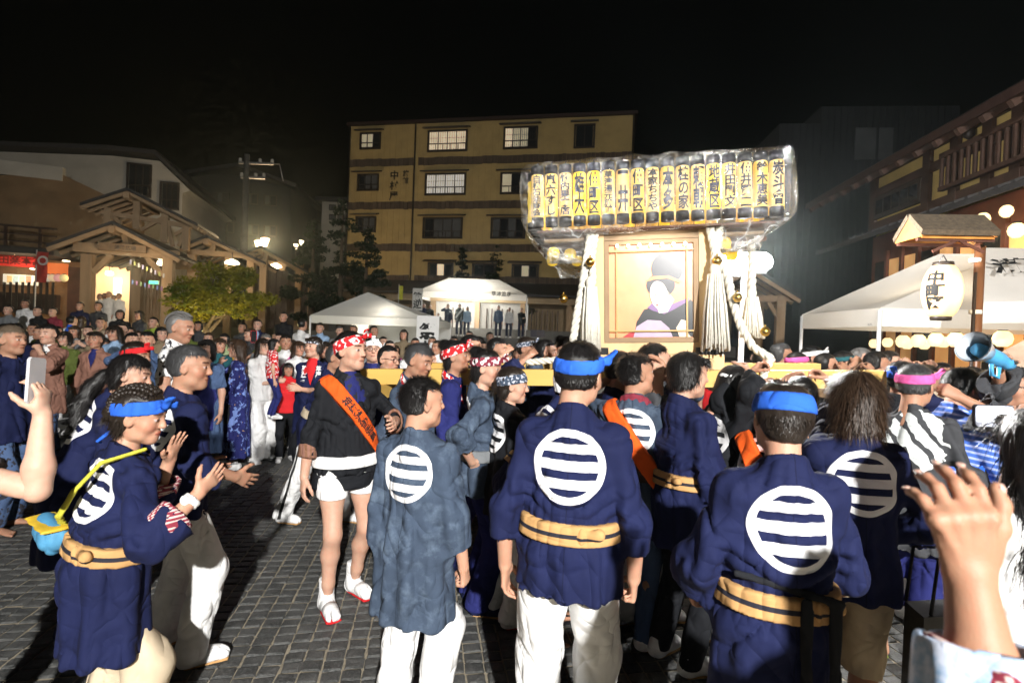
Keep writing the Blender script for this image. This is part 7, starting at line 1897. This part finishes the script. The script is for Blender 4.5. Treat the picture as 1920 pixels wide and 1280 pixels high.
C10 = person('sandalled man in white headscarf and navy happi stooping to the carrying pole', 1005, 3.0, 70, H=1.70, hair=('short', 'black'), band=('white', 0, None, None, .06), top=('happi', 'navy', 'emblem'), lean=30, belt=TAN, skin=2, bottom=('knee', 'indigo'), shoe=('sandal', 'black'), aR=('p', 1090, 790, 2.9), aL=(-.12, .5, 1.2), feet=((.10, .0, 6), (-.08, .22, 0)), hd=(0, 16, 0), hem=.72)
# --- carriers along the near pole
D1 = person('curly-haired man in denim-blue happi with orange sash across his crest, gripping the pole', 1192, 2.98, 22, H=1.70, hair=('spiky', 'black'), top=('happi', 'denim', 'emblem'), sash=('orange', 1, None, -1), scarf='maroon', hd=(52, 8, 0), skin=2, aR=('p', 1245, 690, 3.2), aL=('p', 1140, 712, 3.3), hR='grip', hL='grip', bottom=('slim', 'jean'), hem=.80, belt='brown')
D2 = person('dark-haired carrier in navy happi with face turned from the camera before the painted panel', 1158, 3.3, 62, H=1.70, hair=('short', 'black'), top=('happi', 'navy'), skin=1, aR='bar', aL='bar', hR='grip', hL='grip')
D3 = person('carrier with swept black hair in grey happi looking up right under the painted panel', 1228, 3.35, 72, H=1.76, hair=('short', 'black'), top=('happi', 'dark_grey'), skin=1, hd=(10, 10, 0), aR=('p', 1235, 706, 3.1), aL='bar', hR='grip', hL='grip')
D4 = person('young man with black fringe in navy happi with white lapel lettering over a black shirt', 1284, 2.82, 66, H=1.72, hair=('mush', 'black'), top=('happi', 'navy'), neckv='black', hd=(18, -2, 0), skin=1, hem=.68, belt=TAN, aR=(.22, .08, .84), bottom=('slim', 'black'), aL=(-.2, .5, 1.2))
D5 = person('man in glasses with white headband and black happi bowing under the pole', 1352, 2.95, 70, H=1.66, hair=('mush', 'black'), band=('white', 6, None, 'print', .014), top=('happi', 'black', 'emblem_grey'), glasses=True, hd=(24, -16, 0), skin=1, belt='white', hem=.80, aR=('p', 1402, 700, 2.92), aL='bar', hR='grip', lean=6, bottom=('slim', 'black'))
D6 = person('stooping carrier in black happi with orange sash, head hidden behind the balding man', 1430, 2.62, 48, H=1.60, hair=('short', 'black'), band=('blue', 6, 120), top=('happi', 'black', 'emblem'), sash=('orange', 1, None, -1), lean=24, hd=(10, -10, 0), skin=2, aL=('p', 1405, 702, 2.95), aR='front', hL='grip')
D7 = person('carrier in denim-blue happi reaching up to the pole between two crested backs', 1500, 2.75, 28, H=1.62, hair=('short', 'black'), top=('happi', 'denim'), aR=('p', 1556, 716, 2.95), aL=('p', 1470, 716, 3.0), hR='grip', hL='grip', skin=2, hd=(0, -10, 0), lean=8)
D8 = person('long-haired man in navy happi with white crest half in shadow and white shorts', 1606, 2.12, 12, H=1.68, hair=('mop', 'brown'), top=('happi', 'navy', 'emblem'), hd=(-6, -4, 0), skin=0, hem=.80, bottom=('knee', 'cream'), aR=(.2, .2, 1.0), aL=('p', 1590, 712, 2.6), hL='grip', shoe=('bare',))
D9 = person('man with pink headband, dark grey feather-print coat and indigo cropped trousers', 1712, 2.95, 38, H=1.70, hair=('short', 'salt'), band=('pink', 10, 40, None, .026), top=('happi', 'dark_grey', 'feather'), hem=.66, hd=(22, -6, 0), skin=2, bottom=('cropped', 'indigo'), shoe=('flipflop', 'lime'), aR=(.22, .12, .9))
D10 = person('man with a blue headband and black happi facing right behind the pink headband', 1688, 3.5, 80, H=1.70, hair=('short', 'black'), band=('blue', 6, 150), top=('happi', 'black'), skin=2)
D11 = person('young man in a blue striped coat with side-parted hair leaning right', 1772, 3.1, 78, H=1.70, hair=('short', 'black'), top=('happi', 'stripe_blue', 'hstripe'), skin=2, hd=(6, -6, 0), lean=12, bottom=('slim', 'black'), hem=.70, aR='front')
D12 = person('moustached man in dark glasses and dark purple coat raising a megaphone', 1915, 3.0, -82, H=1.70, hair=('short', 'salt'), top=('kimono', 'dark_grey'), glasses=True, skin=2, hd=(-6, 4, 0), aR=('p', 1870, 668, 2.85), aL=('p', 1800, 745, 2.85), hR='grip', hL='fist', bottom=('slim', 'blue'))
E1 = person('woman with long black hair and a cream hairband filming with a telephone', 1958, 1.42, 12, H=1.63, hair=('long', 'black'), band=('beige', 60, None, None, .008), top=('tee', 'white'), fem=True, skin=1, hd=(0, -6, 0), aL=('p', 1905, 815, 1.66), poleL=(-.2, -.4, -1), aR='down', hL='phone', bottom=('skirt', 'black'))
phone('lit telephone filming the float in front of the long-haired woman', P(1862, 780, 1.66), (.0, .05, 1), (-1, -.15, 0), True, 1.0)
# --- megaphone
def megaphone():
    a, b = P(1828, 652, 2.75), P(1905, 690, 2.85); ax = (b - a).normalized()
    t = thing('megaphone', 'sky blue plastic megaphone with a clear flared horn raised over the crowd', 'megaphone', a)
    q = ax.to_track_quat('Z', 'Y'); 
    def ring(prof, name, mat):
        m = MB(); m.lathe(prof, 24, cap=False); m.v = [tuple(a + q @ Vector(v)) for v in m.v]; return m.obj(name, mat, t)
    ring([(.085, -.02), (.082, -.012), (.045, .09), (.040, .09), (.078, -.018)], 'horn', pm('clear_horn', (.55, .6, .65), .15, .1, 9, 0))
    ring([(.0, .02), (.034, .02), (.036, .05), (.042, .10), (.042, .20), (.036, .21), (.036, .26), (.030, .30), (.0, .305)], 'barrel', pm('megaphone_blue', (.07, .36, .68), .35, .12, 14, 0))
    for k, (u, ang) in enumerate(((.12, -1.2), (.15, -.6), (.17, -1.5), (.24, -1.0), (.08, -.9))):
        c = a + ax * u + q @ Vector((math.cos(ang) * .041, math.sin(ang) * .041, 0)); MB().lathe([(.0, .004), (.010, .003), (.011, -.002)], 10, c).obj('sticker', pm('sticker_gold', (.55, .42, .12), .5), t)
    MB().tube([a + ax * .14 + Vector((0, 0, -.04)), a + ax * .15 + Vector((0, 0, -.10)), a + ax * .20 + Vector((0, 0, -.10)), a + ax * .21 + Vector((0, 0, -.04))], .010, 8).obj('grip', pm('megaphone_blue'), t)
megaphone()
# --- the raised hand in the right foreground: one continuous sculpted arm
def near_hand():
    W_ = np.array(P(1818, 1082, .67)); el = np.array(P(1862, 1400, .62)); d = W_ - el; d /= np.linalg.norm(d)
    base = Vector((W_[0] + .42, W_[1] - .30, 0))
    zz = np.array(P(1790, 900, .67)) - W_; zz /= np.linalg.norm(zz)
    th = np.array(_r) * .97 - np.array(_f) * .22; th = th - zz * (th @ zz); th /= np.linalg.norm(th); yy = np.cross(zz, th)
    f = Field(np.minimum(W_, el) - .12, np.maximum(W_, el) + np.array([.12, .14, .24]), .0042)
    f.chain([el, el + (W_ - el) * .45, W_], [.040, .036, .0265], .02)
    tips = hand_into(f, W_, np.stack([th, yy, zz], 1), -1, 'claw', 1.0, .011)
    V, Q = f.mesh(); V = relax(V, Q, 1)
    hv, hq = head_proto(True, .008); bv = Field((-.3, -.3, 0), (.3, .3, 1.5), .03); bv.ecap((0, 0, 1.35), (0, 0, .95), (1, 0, 0), .15, .14, .09, .09); bv.cone((0, 0, 1.4), (0, 0, 1.5), .05, .05)
    for s_ in (-1, 1): bv.chain([(s_ * .09, 0, .9), (s_ * .1, 0, .5), (s_ * .1, 0, .02)], [.08, .06, .045])
    bv.chain([(-.15, 0, 1.35), np.array(el) - np.array(base)], [.05, .045]); bv.chain([(.15, 0, 1.35), (.2, 0, 1.05), (.2, .05, .8)], [.05, .045, .03])
    b1, b2 = bv.mesh(); o = np.array(base)
    VV, QQ = cat([(V - o, Q), (hv + np.array([0, .02, 1.6]), hq), (b1, b2)])
    c = np.tile(np.array(SKINS[4]) * 1.05, (len(VV), 1));  # darkest skin tone, standing in for shade on the raised hand
    # nails
    me = np_mesh('person', VV, QQ); vattr(me, 'col', np.concatenate([c, np.ones((len(VV), 1))], 1), 'FLOAT_COLOR')
    r = link('person', me, skin_mat()); r.location = base; tag(r, 'onlooker raising one hand out of a patterned blue and maroon sleeve', 'person')
    def add(name, V, Q, mat): me = np_mesh(name, V - o, Q); vattr(me, 'tf', (V - W_) @ np.stack([th, yy, zz], 1)); return link(name, me, mat, r)
    for tp_, dr_, nm_ in tips:
        dr_ = dr_ / np.linalg.norm(dr_); nm_ = nm_ - dr_ * (nm_ @ dr_); nm_ /= np.linalg.norm(nm_); sd_ = np.cross(dr_, nm_); cN = tp_ + nm_ * .0062 - dr_ * .003
        g = Field(cN - .012, cN + .012, .0013); g.ell(cN, (.0052, .0022, .0068), np.stack([sd_, nm_, dr_], 1), k=.001); V, Q = g.mesh()
        if len(V): add('nail', V, Q, pm('finger_nail', (.55, .34, .28), .25, .05, 20, 0))
    g = Field(el - .25, W_ + .1, .007); c0 = W_ - d * .075
    g.cone(el, c0, .085, .066, k=.01); g.half(c0, d); g.cone(c0 - d * .12, c0 + d * .03, .054, .056, k=.004, op='sub'); V, Q = g.mesh(); V = folds(V, vnormals(V, Q), .012, 9, 14, 6); add('sleeve_lining', V, Q, cloth('light_blue', 'jacquard'))
    g = Field(el - .3, W_ + .1, .007); c1 = W_ - d * .105 + th * .02; dd = d + th * .45; dd /= np.linalg.norm(dd)
    g.cone(el - d * .05, c1, .100, .078, k=.01); g.half(c1, dd); V, Q = g.mesh(); V = folds(V, vnormals(V, Q), .012, 9, 14, 6); add('sleeve', V, Q, cloth('maroon', 'checks'))
    g = Field(el - .35, W_, .010); c2 = W_ - d * .215 + th * .06; g.cone(el - d * .15, c2, .135, .098, k=.01); g.half(c2, dd); V, Q = g.mesh(); V = folds(V, vnormals(V, Q), .02, 9, 10, 5); add('coat_sleeve', V, Q, cloth('navy'))
    bc = Field((-.3, -.3, .5), (.3, .3, 1.5), .02); bc.ecap((0, 0, 1.38), (0, 0, 1.0), (1, 0, 0), .18, .17, .12, .12); bc.ecap((0, 0, 1.0), (0, 0, .6), (1, 0, 0), .17, .2, .12, .15); bc.chain([(.15, 0, 1.35), (.21, 0, 1.05)], [.08, .1]); V, Q = bc.mesh(); add('happi_coat', V + o, Q, cloth('navy'))
    V, Q, _, _ = hair_proto('bob', 1); add('hair', V + np.array([0, .02, 1.6]) + o, Q, hair_mat('hair_black', HAIR['black']))
near_hand()
# shopping bag held at the right
def shopping_bag():
    a = P(1790, 1235, 1.9); t = thing('shopping_bag', 'black paper shopping bag hanging beside the raised hand', 'bag', (a.x, a.y, a.z - .18))
    m = MB(); m.slab([(a.x - .12, a.y, a.z - .18), (a.x + .12, a.y + .04, a.z - .18), (a.x + .12, a.y + .04, a.z + .15), (a.x - .12, a.y, a.z + .15)], (.02, .12, 0)); m.obj('bag', pm('bag_black', (.012, .012, .013), .45, .2, 6, .1), t)
    for dy in (.0, .12): MB().tube([(a.x - .08, a.y + .02 + dy, a.z + .14), (a.x - .06, a.y + .02 + dy, a.z + .36), (a.x + .06, a.y + .03 + dy, a.z + .36), (a.x + .09, a.y + .03 + dy, a.z + .14)], .006, 6).obj('handle', M['ink'], t)
shopping_bag()
# lapel lettering and crests
wt = pm('white_print', (.8, .8, .8), .8, .05)
def lapel(info, txt, x, z, size, y=1):
    C_, Rt_, s_ = info['C'], info['Rt'], info['s']
    o = C_ + Rt_ @ (np.array([x, 0, z]) * s_); lay_text('lapel_lettering', info['cV'], info['cQ'], info['coat'], txt, o, Rt_[:, 0] * -1, Rt_[:, 2], Rt_[:, 1], wt, size, .03)
for inf, xs in ((C2, (.075, -.075)), (D4, (.085, -.085)), (C4, (.08, -.08)), (C6, (.08,))):
    for x in xs: lapel(inf, '草津若', x, .01, .062)
# ------------------------------------------------------------ the crowd further off
UNUSED = []
def place_words(px, d):
    if d > 26: return 'by the marquee'
    if px < 260: return 'before the shop and gate' if d > 7.5 else 'left of the braided woman'
    if px < 470: return 'under the maple tree'
    if px < 640: return 'left of the grey tent'
    if px < 860: return 'before the grey tent'
    if px < 1120: return 'behind the float poles'
    return 'beyond the float'
SEEN = {}
def crowd(px, d, yaw, top, bottom=('slim', 'black'), fem=False, hair=('short', 'black'), H=1.66, note='', z=None, aR='down', aL='down', place=None, who=None, lod=None, **k):
    z = (terrace_z(d) if d > 10.9 else GZ) if z is None else z
    garment = {'tee': 'tee', 'shirt': 'shirt', 'dress': 'dress', 'happi': 'happi', 'kimono': 'coat'}[top[0]]
    lab = '%s in %s %s%s %s' % (who or ('woman' if fem else 'man'), top[1].replace('_', ' '), garment, (' ' + note if note else ''), place or place_words(px, d))
    SEEN.setdefault(lab, []); 
    i = person(lab, px, d, yaw, H=H, z=z, hair=hair, top=top, bottom=bottom, fem=fem, aR=aR, aL=aL, lod=(1 if d < 8.2 else 2) if lod is None else lod, shoe=k.pop('shoe', ('sneaker', 'white', 'white')), skin=k.pop('skin', rnd.choice((0, 1, 2, 3))), **k)
    SEEN[lab].append(i['root'])
    return i
T_, S_, D_, K_ = 'tee', 'shirt', 'dress', 'kimono'
# left: coats and summer clothes
c1 = crowd(92, 6.3, 176, (K_, 'rose_tan'), ('slim', 'jean', 'print'), H=1.70, aR='down', aL='chin', hL='fist', neckv=('white', 'print'), shoe=('sneaker', 'mustard', 'mustard'), note='with hand on chin', lod=1)
crowd(180, 6.9, 172, (K_, 'rose_tan'), ('slim', 'grey'), True, ('tied', 'dark'), 1.62, neckv='indigo', note='with tied hair', lod=1)
crowd(388, 5.9, 182, (D_, 'jean'), ('none', ''), True, ('girl', 'black'), 1.60, apron='indigo', note='and apron smiling', lod=1, sf=-.6)
c9 = crowd(446, 6.4, -120, (D_, 'indigo', 'floral'), ('none', ''), True, ('long', 'brown'), 1.60, aR='chin', aL=(-.16, .2, .86), apron='black', sf=.85, hem=.16, note='with floral sleeves and black apron', lod=1)
c10 = crowd(492, 6.8, 120, (T_, 'white'), ('wide', 'white'), True, ('long', 'dark'), 1.62, aR='fold', note='and wide white trousers carrying a child', lod=1)
crowd(512, 6.6, 60, (T_, 'red', 'letters'), ('slim', 'indigo'), True, ('girl', 'black'), 1.02, z=.62, note='carried on the hip of a woman', who='child', place='beside the floral sleeves', lod=1)
crowd(62, 10, 170, (T_, 'white')); crowd(86, 9.6, 150, (T_, 'olive')); crowd(108, 10.4, 170, (T_, 'white'), note='with short sleeves', H=1.62)
crowd(122, 8.0, 175, (S_, 'olive'), ('skirt', 'white'), True, ('long', 'dark'), 1.58, note='and white skirt with a pouch')
crowd(134, 11.3, 20, (S_, 'blue'), note='and white traffic vest', sash=('white', 1), who='steward'); crowd(152, 11.5, -60, (S_, 'beige'), fem=True, hair=('long', 'brown'))
crowd(172, 8.3, 175, (S_, 'khaki'), ('skirt', 'khaki'), True, ('tied', 'black'), 1.58, aR='phone', aL='phone', note='photographing with both hands'); crowd(166, 10.2, 180, (T_, 'grey'))
crowd(196, 8.1, 130, (T_, 'black'), fem=True, hair=('girl', 'black'), H=1.5); crowd(208, 9.2, 180, (S_, 'grey'), mask=True, note='with white mask'); crowd(229, 9.3, 170, (S_, 'black'), H=1.74)
crowd(244, 10.4, 190, (T_, 'white', 'print'), note='with black print'); crowd(247, 7.3, 120, (T_, 'navy'), H=1.62); crowd(276, 6.3, 165, (S_, 'jean'), aR='phone', aL='chin', note='lifting a camera')
crowd(288, 11.2, 180, (T_, 'lime'), H=1.7); crowd(20, 9.4, 160, (S_, 'dark_grey')); crowd(40, 8.6, 170, (S_, 'navy'), fem=True, hair=('long', 'black'), H=1.58); crowd(8, 8.2, 100, (T_, 'black')); crowd(72, 12.2, 190, (S_, 'black'), note='on the steps'); crowd(100, 12.6, 180, (T_, 'maroon')); crowd(16, 12, 170, (T_, 'grey'), note='on the steps'); crowd(48, 13.6, 175, (T_, 'white'), note='on the steps')
crowd(225, 12.4, 150, (T_, 'black'), note='on the steps', fem=True, hair=('bob', 'black')); crowd(262, 12.6, 200, (S_, 'dark_grey'), note='on the steps', fem=True, hair=('long', 'dark')); crowd(150, 13.8, 165, (S_, 'navy'), note='on the steps'); crowd(185, 13.3, 180, (T_, 'dark_grey'), note='on the steps')
# under the maple
crowd(352, 9.4, 150, (T_, 'olive'), ('slim', 'jean'), H=1.74); crowd(391, 9.6, 178, (D_, 'grey'), ('none', ''), True, ('tied', 'brown'), 1.62, note='with white collar', scarf='white', aR='fold', aL='fold'); crowd(421, 9.5, 178, (S_, 'pale_green'), ('slim', 'black'), True, ('bob', 'black'), 1.62, aR='clasp', aL='clasp', note='holding a white bag')
crowd(410, 7.6, 120, (S_, 'teal'), fem=True, hair=('girl', 'brown'), H=1.58); crowd(440, 8.4, 160, (T_, 'mustard'), fem=True, hair=('long', 'brown'), H=1.55); crowd(345, 11.6, 180, (S_, 'black')); crowd(372, 11.8, 170, (T_, 'dark_grey'), fem=True, hair=('bob', 'black')); crowd(455, 11.7, 190, (S_, 'dark_grey'))
# left of the grey tent
crowd(483, 11.4, 170, (S_, 'navy'), ('slim', 'grey'), H=1.74, neckv='light_blue', note='open over a light shirt'); crowd(516, 12.2, 175, (K_, 'white'), ('slim', 'white'), H=1.25, who='child', note='like a short robe'); crowd(492, 8.2, 165, (T_, 'black'), fem=True, hair=('girl', 'black'), H=1.55, aR='phone', aL='phone', note='with a red telephone')
crowd(532, 12.4, 185, (S_, 'black'), ('slim', 'white'), H=1.76, note='and white trousers'); crowd(566, 11.2, 20, ('happi', 'white', None), ('slim', 'grey'), H=1.78, note='seen from behind'); crowd(535, 8.0, 150, (T_, 'white'), H=1.66, sash=('pink', 1), note='with a pink towel')
crowd(558, 7.6, 120, (T_, 'white'), fem=True, hair=('long', 'brown'), H=1.58, note='with long brown hair'); crowd(540, 6.9, 150, (T_, 'red'), fem=True, hair=('bob', 'black'), H=1.3, who='child'); crowd(498, 7.9, 170, (S_, 'grey'), hair=('short', 'grey'), note='with grey hair'); crowd(610, 7.0, 190, (T_, 'black'), fem=True, hair=('long', 'dark'), H=1.6)
# in front of the grey tent
crowd(600, 11.6, 178, (S_, 'light_blue'), ('slim', 'grey'), H=1.72, aR='fold', aL='fold', note='with folded arms', lod=1, sf=-.45); crowd(636, 11.4, 140, (S_, 'grey'), hair=('short', 'salt'), note='and zipped collar', H=1.66); crowd(663, 11.9, 190, (S_, 'navy'), scarf='white', aR='front', note='with white neckcloth and microphone', hair=('short', 'dark'), H=1.70)
crowd(700, 11.3, 120, (S_, 'black'), neckv='white', note='open over white', H=1.70); crowd(718, 10.8, 140, (S_, 'teal'), mask=True, note='and dark cap with white mask', H=1.66); crowd(757, 11.0, 178, (S_, 'khaki'), ('skirt', 'khaki'), True, ('long', 'dark'), 1.64, note='with centre-parted hair'); crowd(688, 9.0, 160, (T_, 'dark_grey'), H=1.62); crowd(730, 8.6, 140, (T_, 'navy'), H=1.62)
crowd(742, 10.2, 178, (T_, 'pink'), fem=True, hair=('bob', 'brown'), H=1.5); crowd(810, 10.9, 182, (S_, 'jean'), mask=True, note='with white mask', H=1.70); crowd(851, 10.9, 190, (T_, 'beige'), aL='phone', note='with one hand raised', H=1.72, lod=1); crowd(790, 7.9, 178, (T_, 'navy'), fem=True, hair=('tied', 'black'), H=1.56); crowd(820, 8.3, 210, (S_, 'white'), H=1.66, hair=('short', 'dark'))
crowd(768, 8.8, 150, (T_, 'white'), mask=True, H=1.56, fem=True, hair=('bob', 'dark'), note='with white mask'); crowd(838, 6.3, 100, (S_, 'mustard'), H=1.60, note='leaning on the pole', aR='bar', lod=1); crowd(800, 5.6, 100, (S_, 'mustard'), H=1.58, note='with raised hands at the pole', aR='bar', aL='bar', lod=1)
# centre right, below the marquee
for a in ((880, 11.4, 180, (T_, 'dark_grey')), (906, 9.6, 170, (S_, 'teal')), (934, 9.2, 178, (S_, 'khaki'), ('skirt', 'khaki'), True, ('long', 'brown'), 1.56), (960, 9.8, 182, (T_, 'maroon'), ('slim', 'black'), True, ('bob', 'black'), 1.56), (918, 11.8, 150, (T_, 'black'))):
    crowd(*a)
crowd(972, 7.6, 175, (T_, 'black'), fem=True, hair=('tied', 'black'), H=1.62); crowd(1012, 7.4, 170, (T_, 'white'), hair=('short', 'grey'), aR='up', aL='up', note='holding a telephone high', H=1.70, lod=1); crowd(1048, 8.4, 200, (T_, 'dark_grey'), note='with a beard', H=1.72); crowd(1030, 10.2, 180, (S_, 'maroon'), fem=True, hair=('long', 'dark')); crowd(1072, 9.4, 180, (T_, 'olive')); crowd(1090, 8.2, 150, (T_, 'grey')); crowd(890, 7.2, 165, (T_, 'grey'), fem=True, hair=('bob', 'black'), H=1.54); crowd(948, 6.6, 160, (T_, 'red'), H=1.6, fem=True, hair=('bob', 'black'))
# far side of the float: heads of the other carriers and the onlookers
for i, (px, d, H, col, hr, bnd) in enumerate(((880, 5.2, 1.64, 'black', ('spiky', 'black'), None), (930, 5.1, 1.62, 'navy', ('short', 'black'), None), (985, 5.3, 1.64, 'denim', ('short', 'dark'), ('denim', 10, 10, 'dots')), (1020, 5.0, 1.62, 'navy', ('short', 'black'), None), (1062, 5.4, 1.66, 'black', ('bun', 'black'), None), (1430, 5.3, 1.60, 'navy', ('short', 'black'), None), (1462, 5.6, 1.68, 'denim', ('thin', 'salt'), None), (1492, 5.0, 1.60, 'black', ('shaved', 'black'), ('pink', 6, None)), (1520, 5.5, 1.66, 'navy', ('short', 'black'), ('white', 10, 20, 'letters')), (1545, 5.0, 1.60, 'black', ('shaved', 'black'), None), (1580, 5.4, 1.62, 'denim', ('short', 'black'), ('teal', 8, None)), (1612, 5.7, 1.66, 'navy', ('short', 'grey'), None), (1640, 5.1, 1.63, 'black', ('short', 'black'), None), (1665, 5.8, 1.64, 'khaki', ('short', 'dark'), None))):
    H = H + .13
    crowd(px, d, 95 + (i % 3) * 12, ('happi', col), ('slim', 'black'), hair=hr, H=H, band=bnd, aR='bar', aL='bar', lod=1, note=('with %s hair%s' % ({'salt': 'greying', 'grey': 'grey'}.get(hr[1], hr[0] if hr[0] in ('spiky', 'shaved') else 'short dark'), ' and a %s headband' % bnd[0] if bnd else '')) if hr[0] != 'bun' else 'with hair in a bun', place='at the float %s' % ('tail' if px < 1100 else 'front'), who='carrier')
for a in ((1415, 9.2, 180, (T_, 'dark_grey')), (1448, 7.8, 175, (S_, 'khaki'), ('slim', 'black'), False, ('short', 'grey')), (1474, 8.6, 190, (T_, 'light_blue')), (1500, 9.6, 170, (T_, 'black')), (1535, 8.8, 200, (S_, 'dark_grey')), (1568, 9.2, 180, (T_, 'grey')), (1600, 8.4, 170, (S_, 'navy'), ('slim', 'black'), True, ('bob', 'black')), (1340, 7.4, 170, (T_, 'red'), ('slim', 'black'), True, ('bob', 'brown'), 1.7), (1425, 7.0, 150, (T_, 'pink'), ('slim', 'black'), True, ('tied', 'black'), 1.64)):
    crowd(*a)
for a in ((1735, 4.6, 90, ('happi', 'navy')), (1820, 4.4, 100, ('happi', 'black')), (1870, 4.2, -60, ('happi', 'stripe_blue')), (1765, 5.8, 170, (T_, 'beige')), (1855, 3.6, 30, ('happi', 'blue'))):
    crowd(*a, place='right of the pink headband', lod=1)
# staff of the marquee, people in white under the gate
for px, col, h_, aR in ((840, 'navy', 1.72, 'phone'), (862, 'black', 1.76, 'down'), (876, 'light_blue', 1.62, 'down'), (935, 'jean', 1.74, 'down'), (955, 'white', 1.66, 'down'), (978, 'black', 1.66, 'fold'), (822, 'grey', 1.2, 'down'), (775, 'black', 1.7, 'down'), (795, 'navy', 1.7, 'down'), (806, 'black', 1.66, 'down')):
    crowd(px, 28.3, 178, (S_, col), ('slim', 'navy'), H=h_, z=terrace_z(28), aR=aR, who='officer' if col in ('navy', 'light_blue') else 'man', sash=('white', 1) if px in (862,) else None, note='with white cross belt' if px == 862 else ('short and light' if px == 822 else ''))
for i, px in enumerate((187, 196, 204, 213, 223)):
    crowd(px, 20.0 + .5 * (i % 2), 178, (S_, 'white'), ('slim', 'white'), z=1.2, H=1.62 + .05 * (i % 3), place='standing in the lit gate opening', who='person')
for lab, l in SEEN.items():
    if len(l) > 1:
        for o in l: o['group'] = 'onlookers dressed alike: ' + lab[:40]
# more onlookers packed between
rg2 = random.Random(11); cols = ['white', 'black', 'grey', 'beige', 'light_blue', 'navy', 'khaki', 'maroon', 'dark_grey', 'olive', 'pale_green', 'mustard']
for i, (px, d) in enumerate(((32, 10.6), (76, 8.9), (140, 9.2), (188, 11.2), (216, 8.0), (258, 9.8), (302, 8.6), (318, 10.4), (470, 9.6), (524, 9.4), (548, 9.9), (580, 8.6), (628, 8.9), (655, 9.6), (676, 7.9), (778, 9.8), (846, 8.9), (868, 9.9), (898, 10.4), (996, 9.0), (1060, 10.3), (1400, 8.0), (1518, 7.6), (1552, 7.9), (1586, 7.4), (1628, 8.6))):
    fem = i % 2 == 0; crowd(px, d, rg2.uniform(120, 220), ((T_, S_)[i % 2], cols[i % 12]), ('slim', ('jean', 'black', 'grey')[i % 3]), fem, (('bob', 'long', 'girl')[i % 3] if fem else 'short', ('black', 'dark', 'brown')[i % 3]), rg2.uniform(1.54, 1.74), note='with %s hair' % (('bobbed', 'long', 'straight')[i % 3] if fem else 'cropped'), aR=('down', 'phone', 'fold', 'chin')[i % 4], aL=('down', 'down', 'fold')[i % 3])
for lab, l in SEEN.items():
    if len(l) > 1:
        for o in l: o['group'] = 'onlookers dressed alike: ' + lab[:40]
# things they hold
phone('red telephone held up by a woman left of the grey tent', P(476, 631, 7.75), (1, 0, 0), (0, 0, 1), False, 1.2, 'red')
phone('telephone with a lit screen held high behind the float poles', P(1008, 625, 7.0), (0, 0, 1), (1, 0, 0), True, 1.3)
# ------------------------------------------------------------ thin night mist that carries the lamp glow
def haze():
    o = box((-75, -25, -1.0), (75, 112, 19.5)).obj('haze', None); o['kind'] = 'stuff'
    m = bpy.data.materials.new('night_mist'); m.use_nodes = True; t = m.node_tree; t.nodes.remove(t.nodes['Principled BSDF'])
    v = t.nodes.new('ShaderNodeVolumePrincipled'); v.inputs['Color'].default_value = (.80, .93, .93, 1); v.inputs['Density'].default_value = .0026; v.inputs['Anisotropy'].default_value = .88
    t.links.new(v.outputs[0], t.nodes['Material Output'].inputs['Volume']); o.data.materials.append(m)
haze()
SC.cycles.volume_bounces = 0
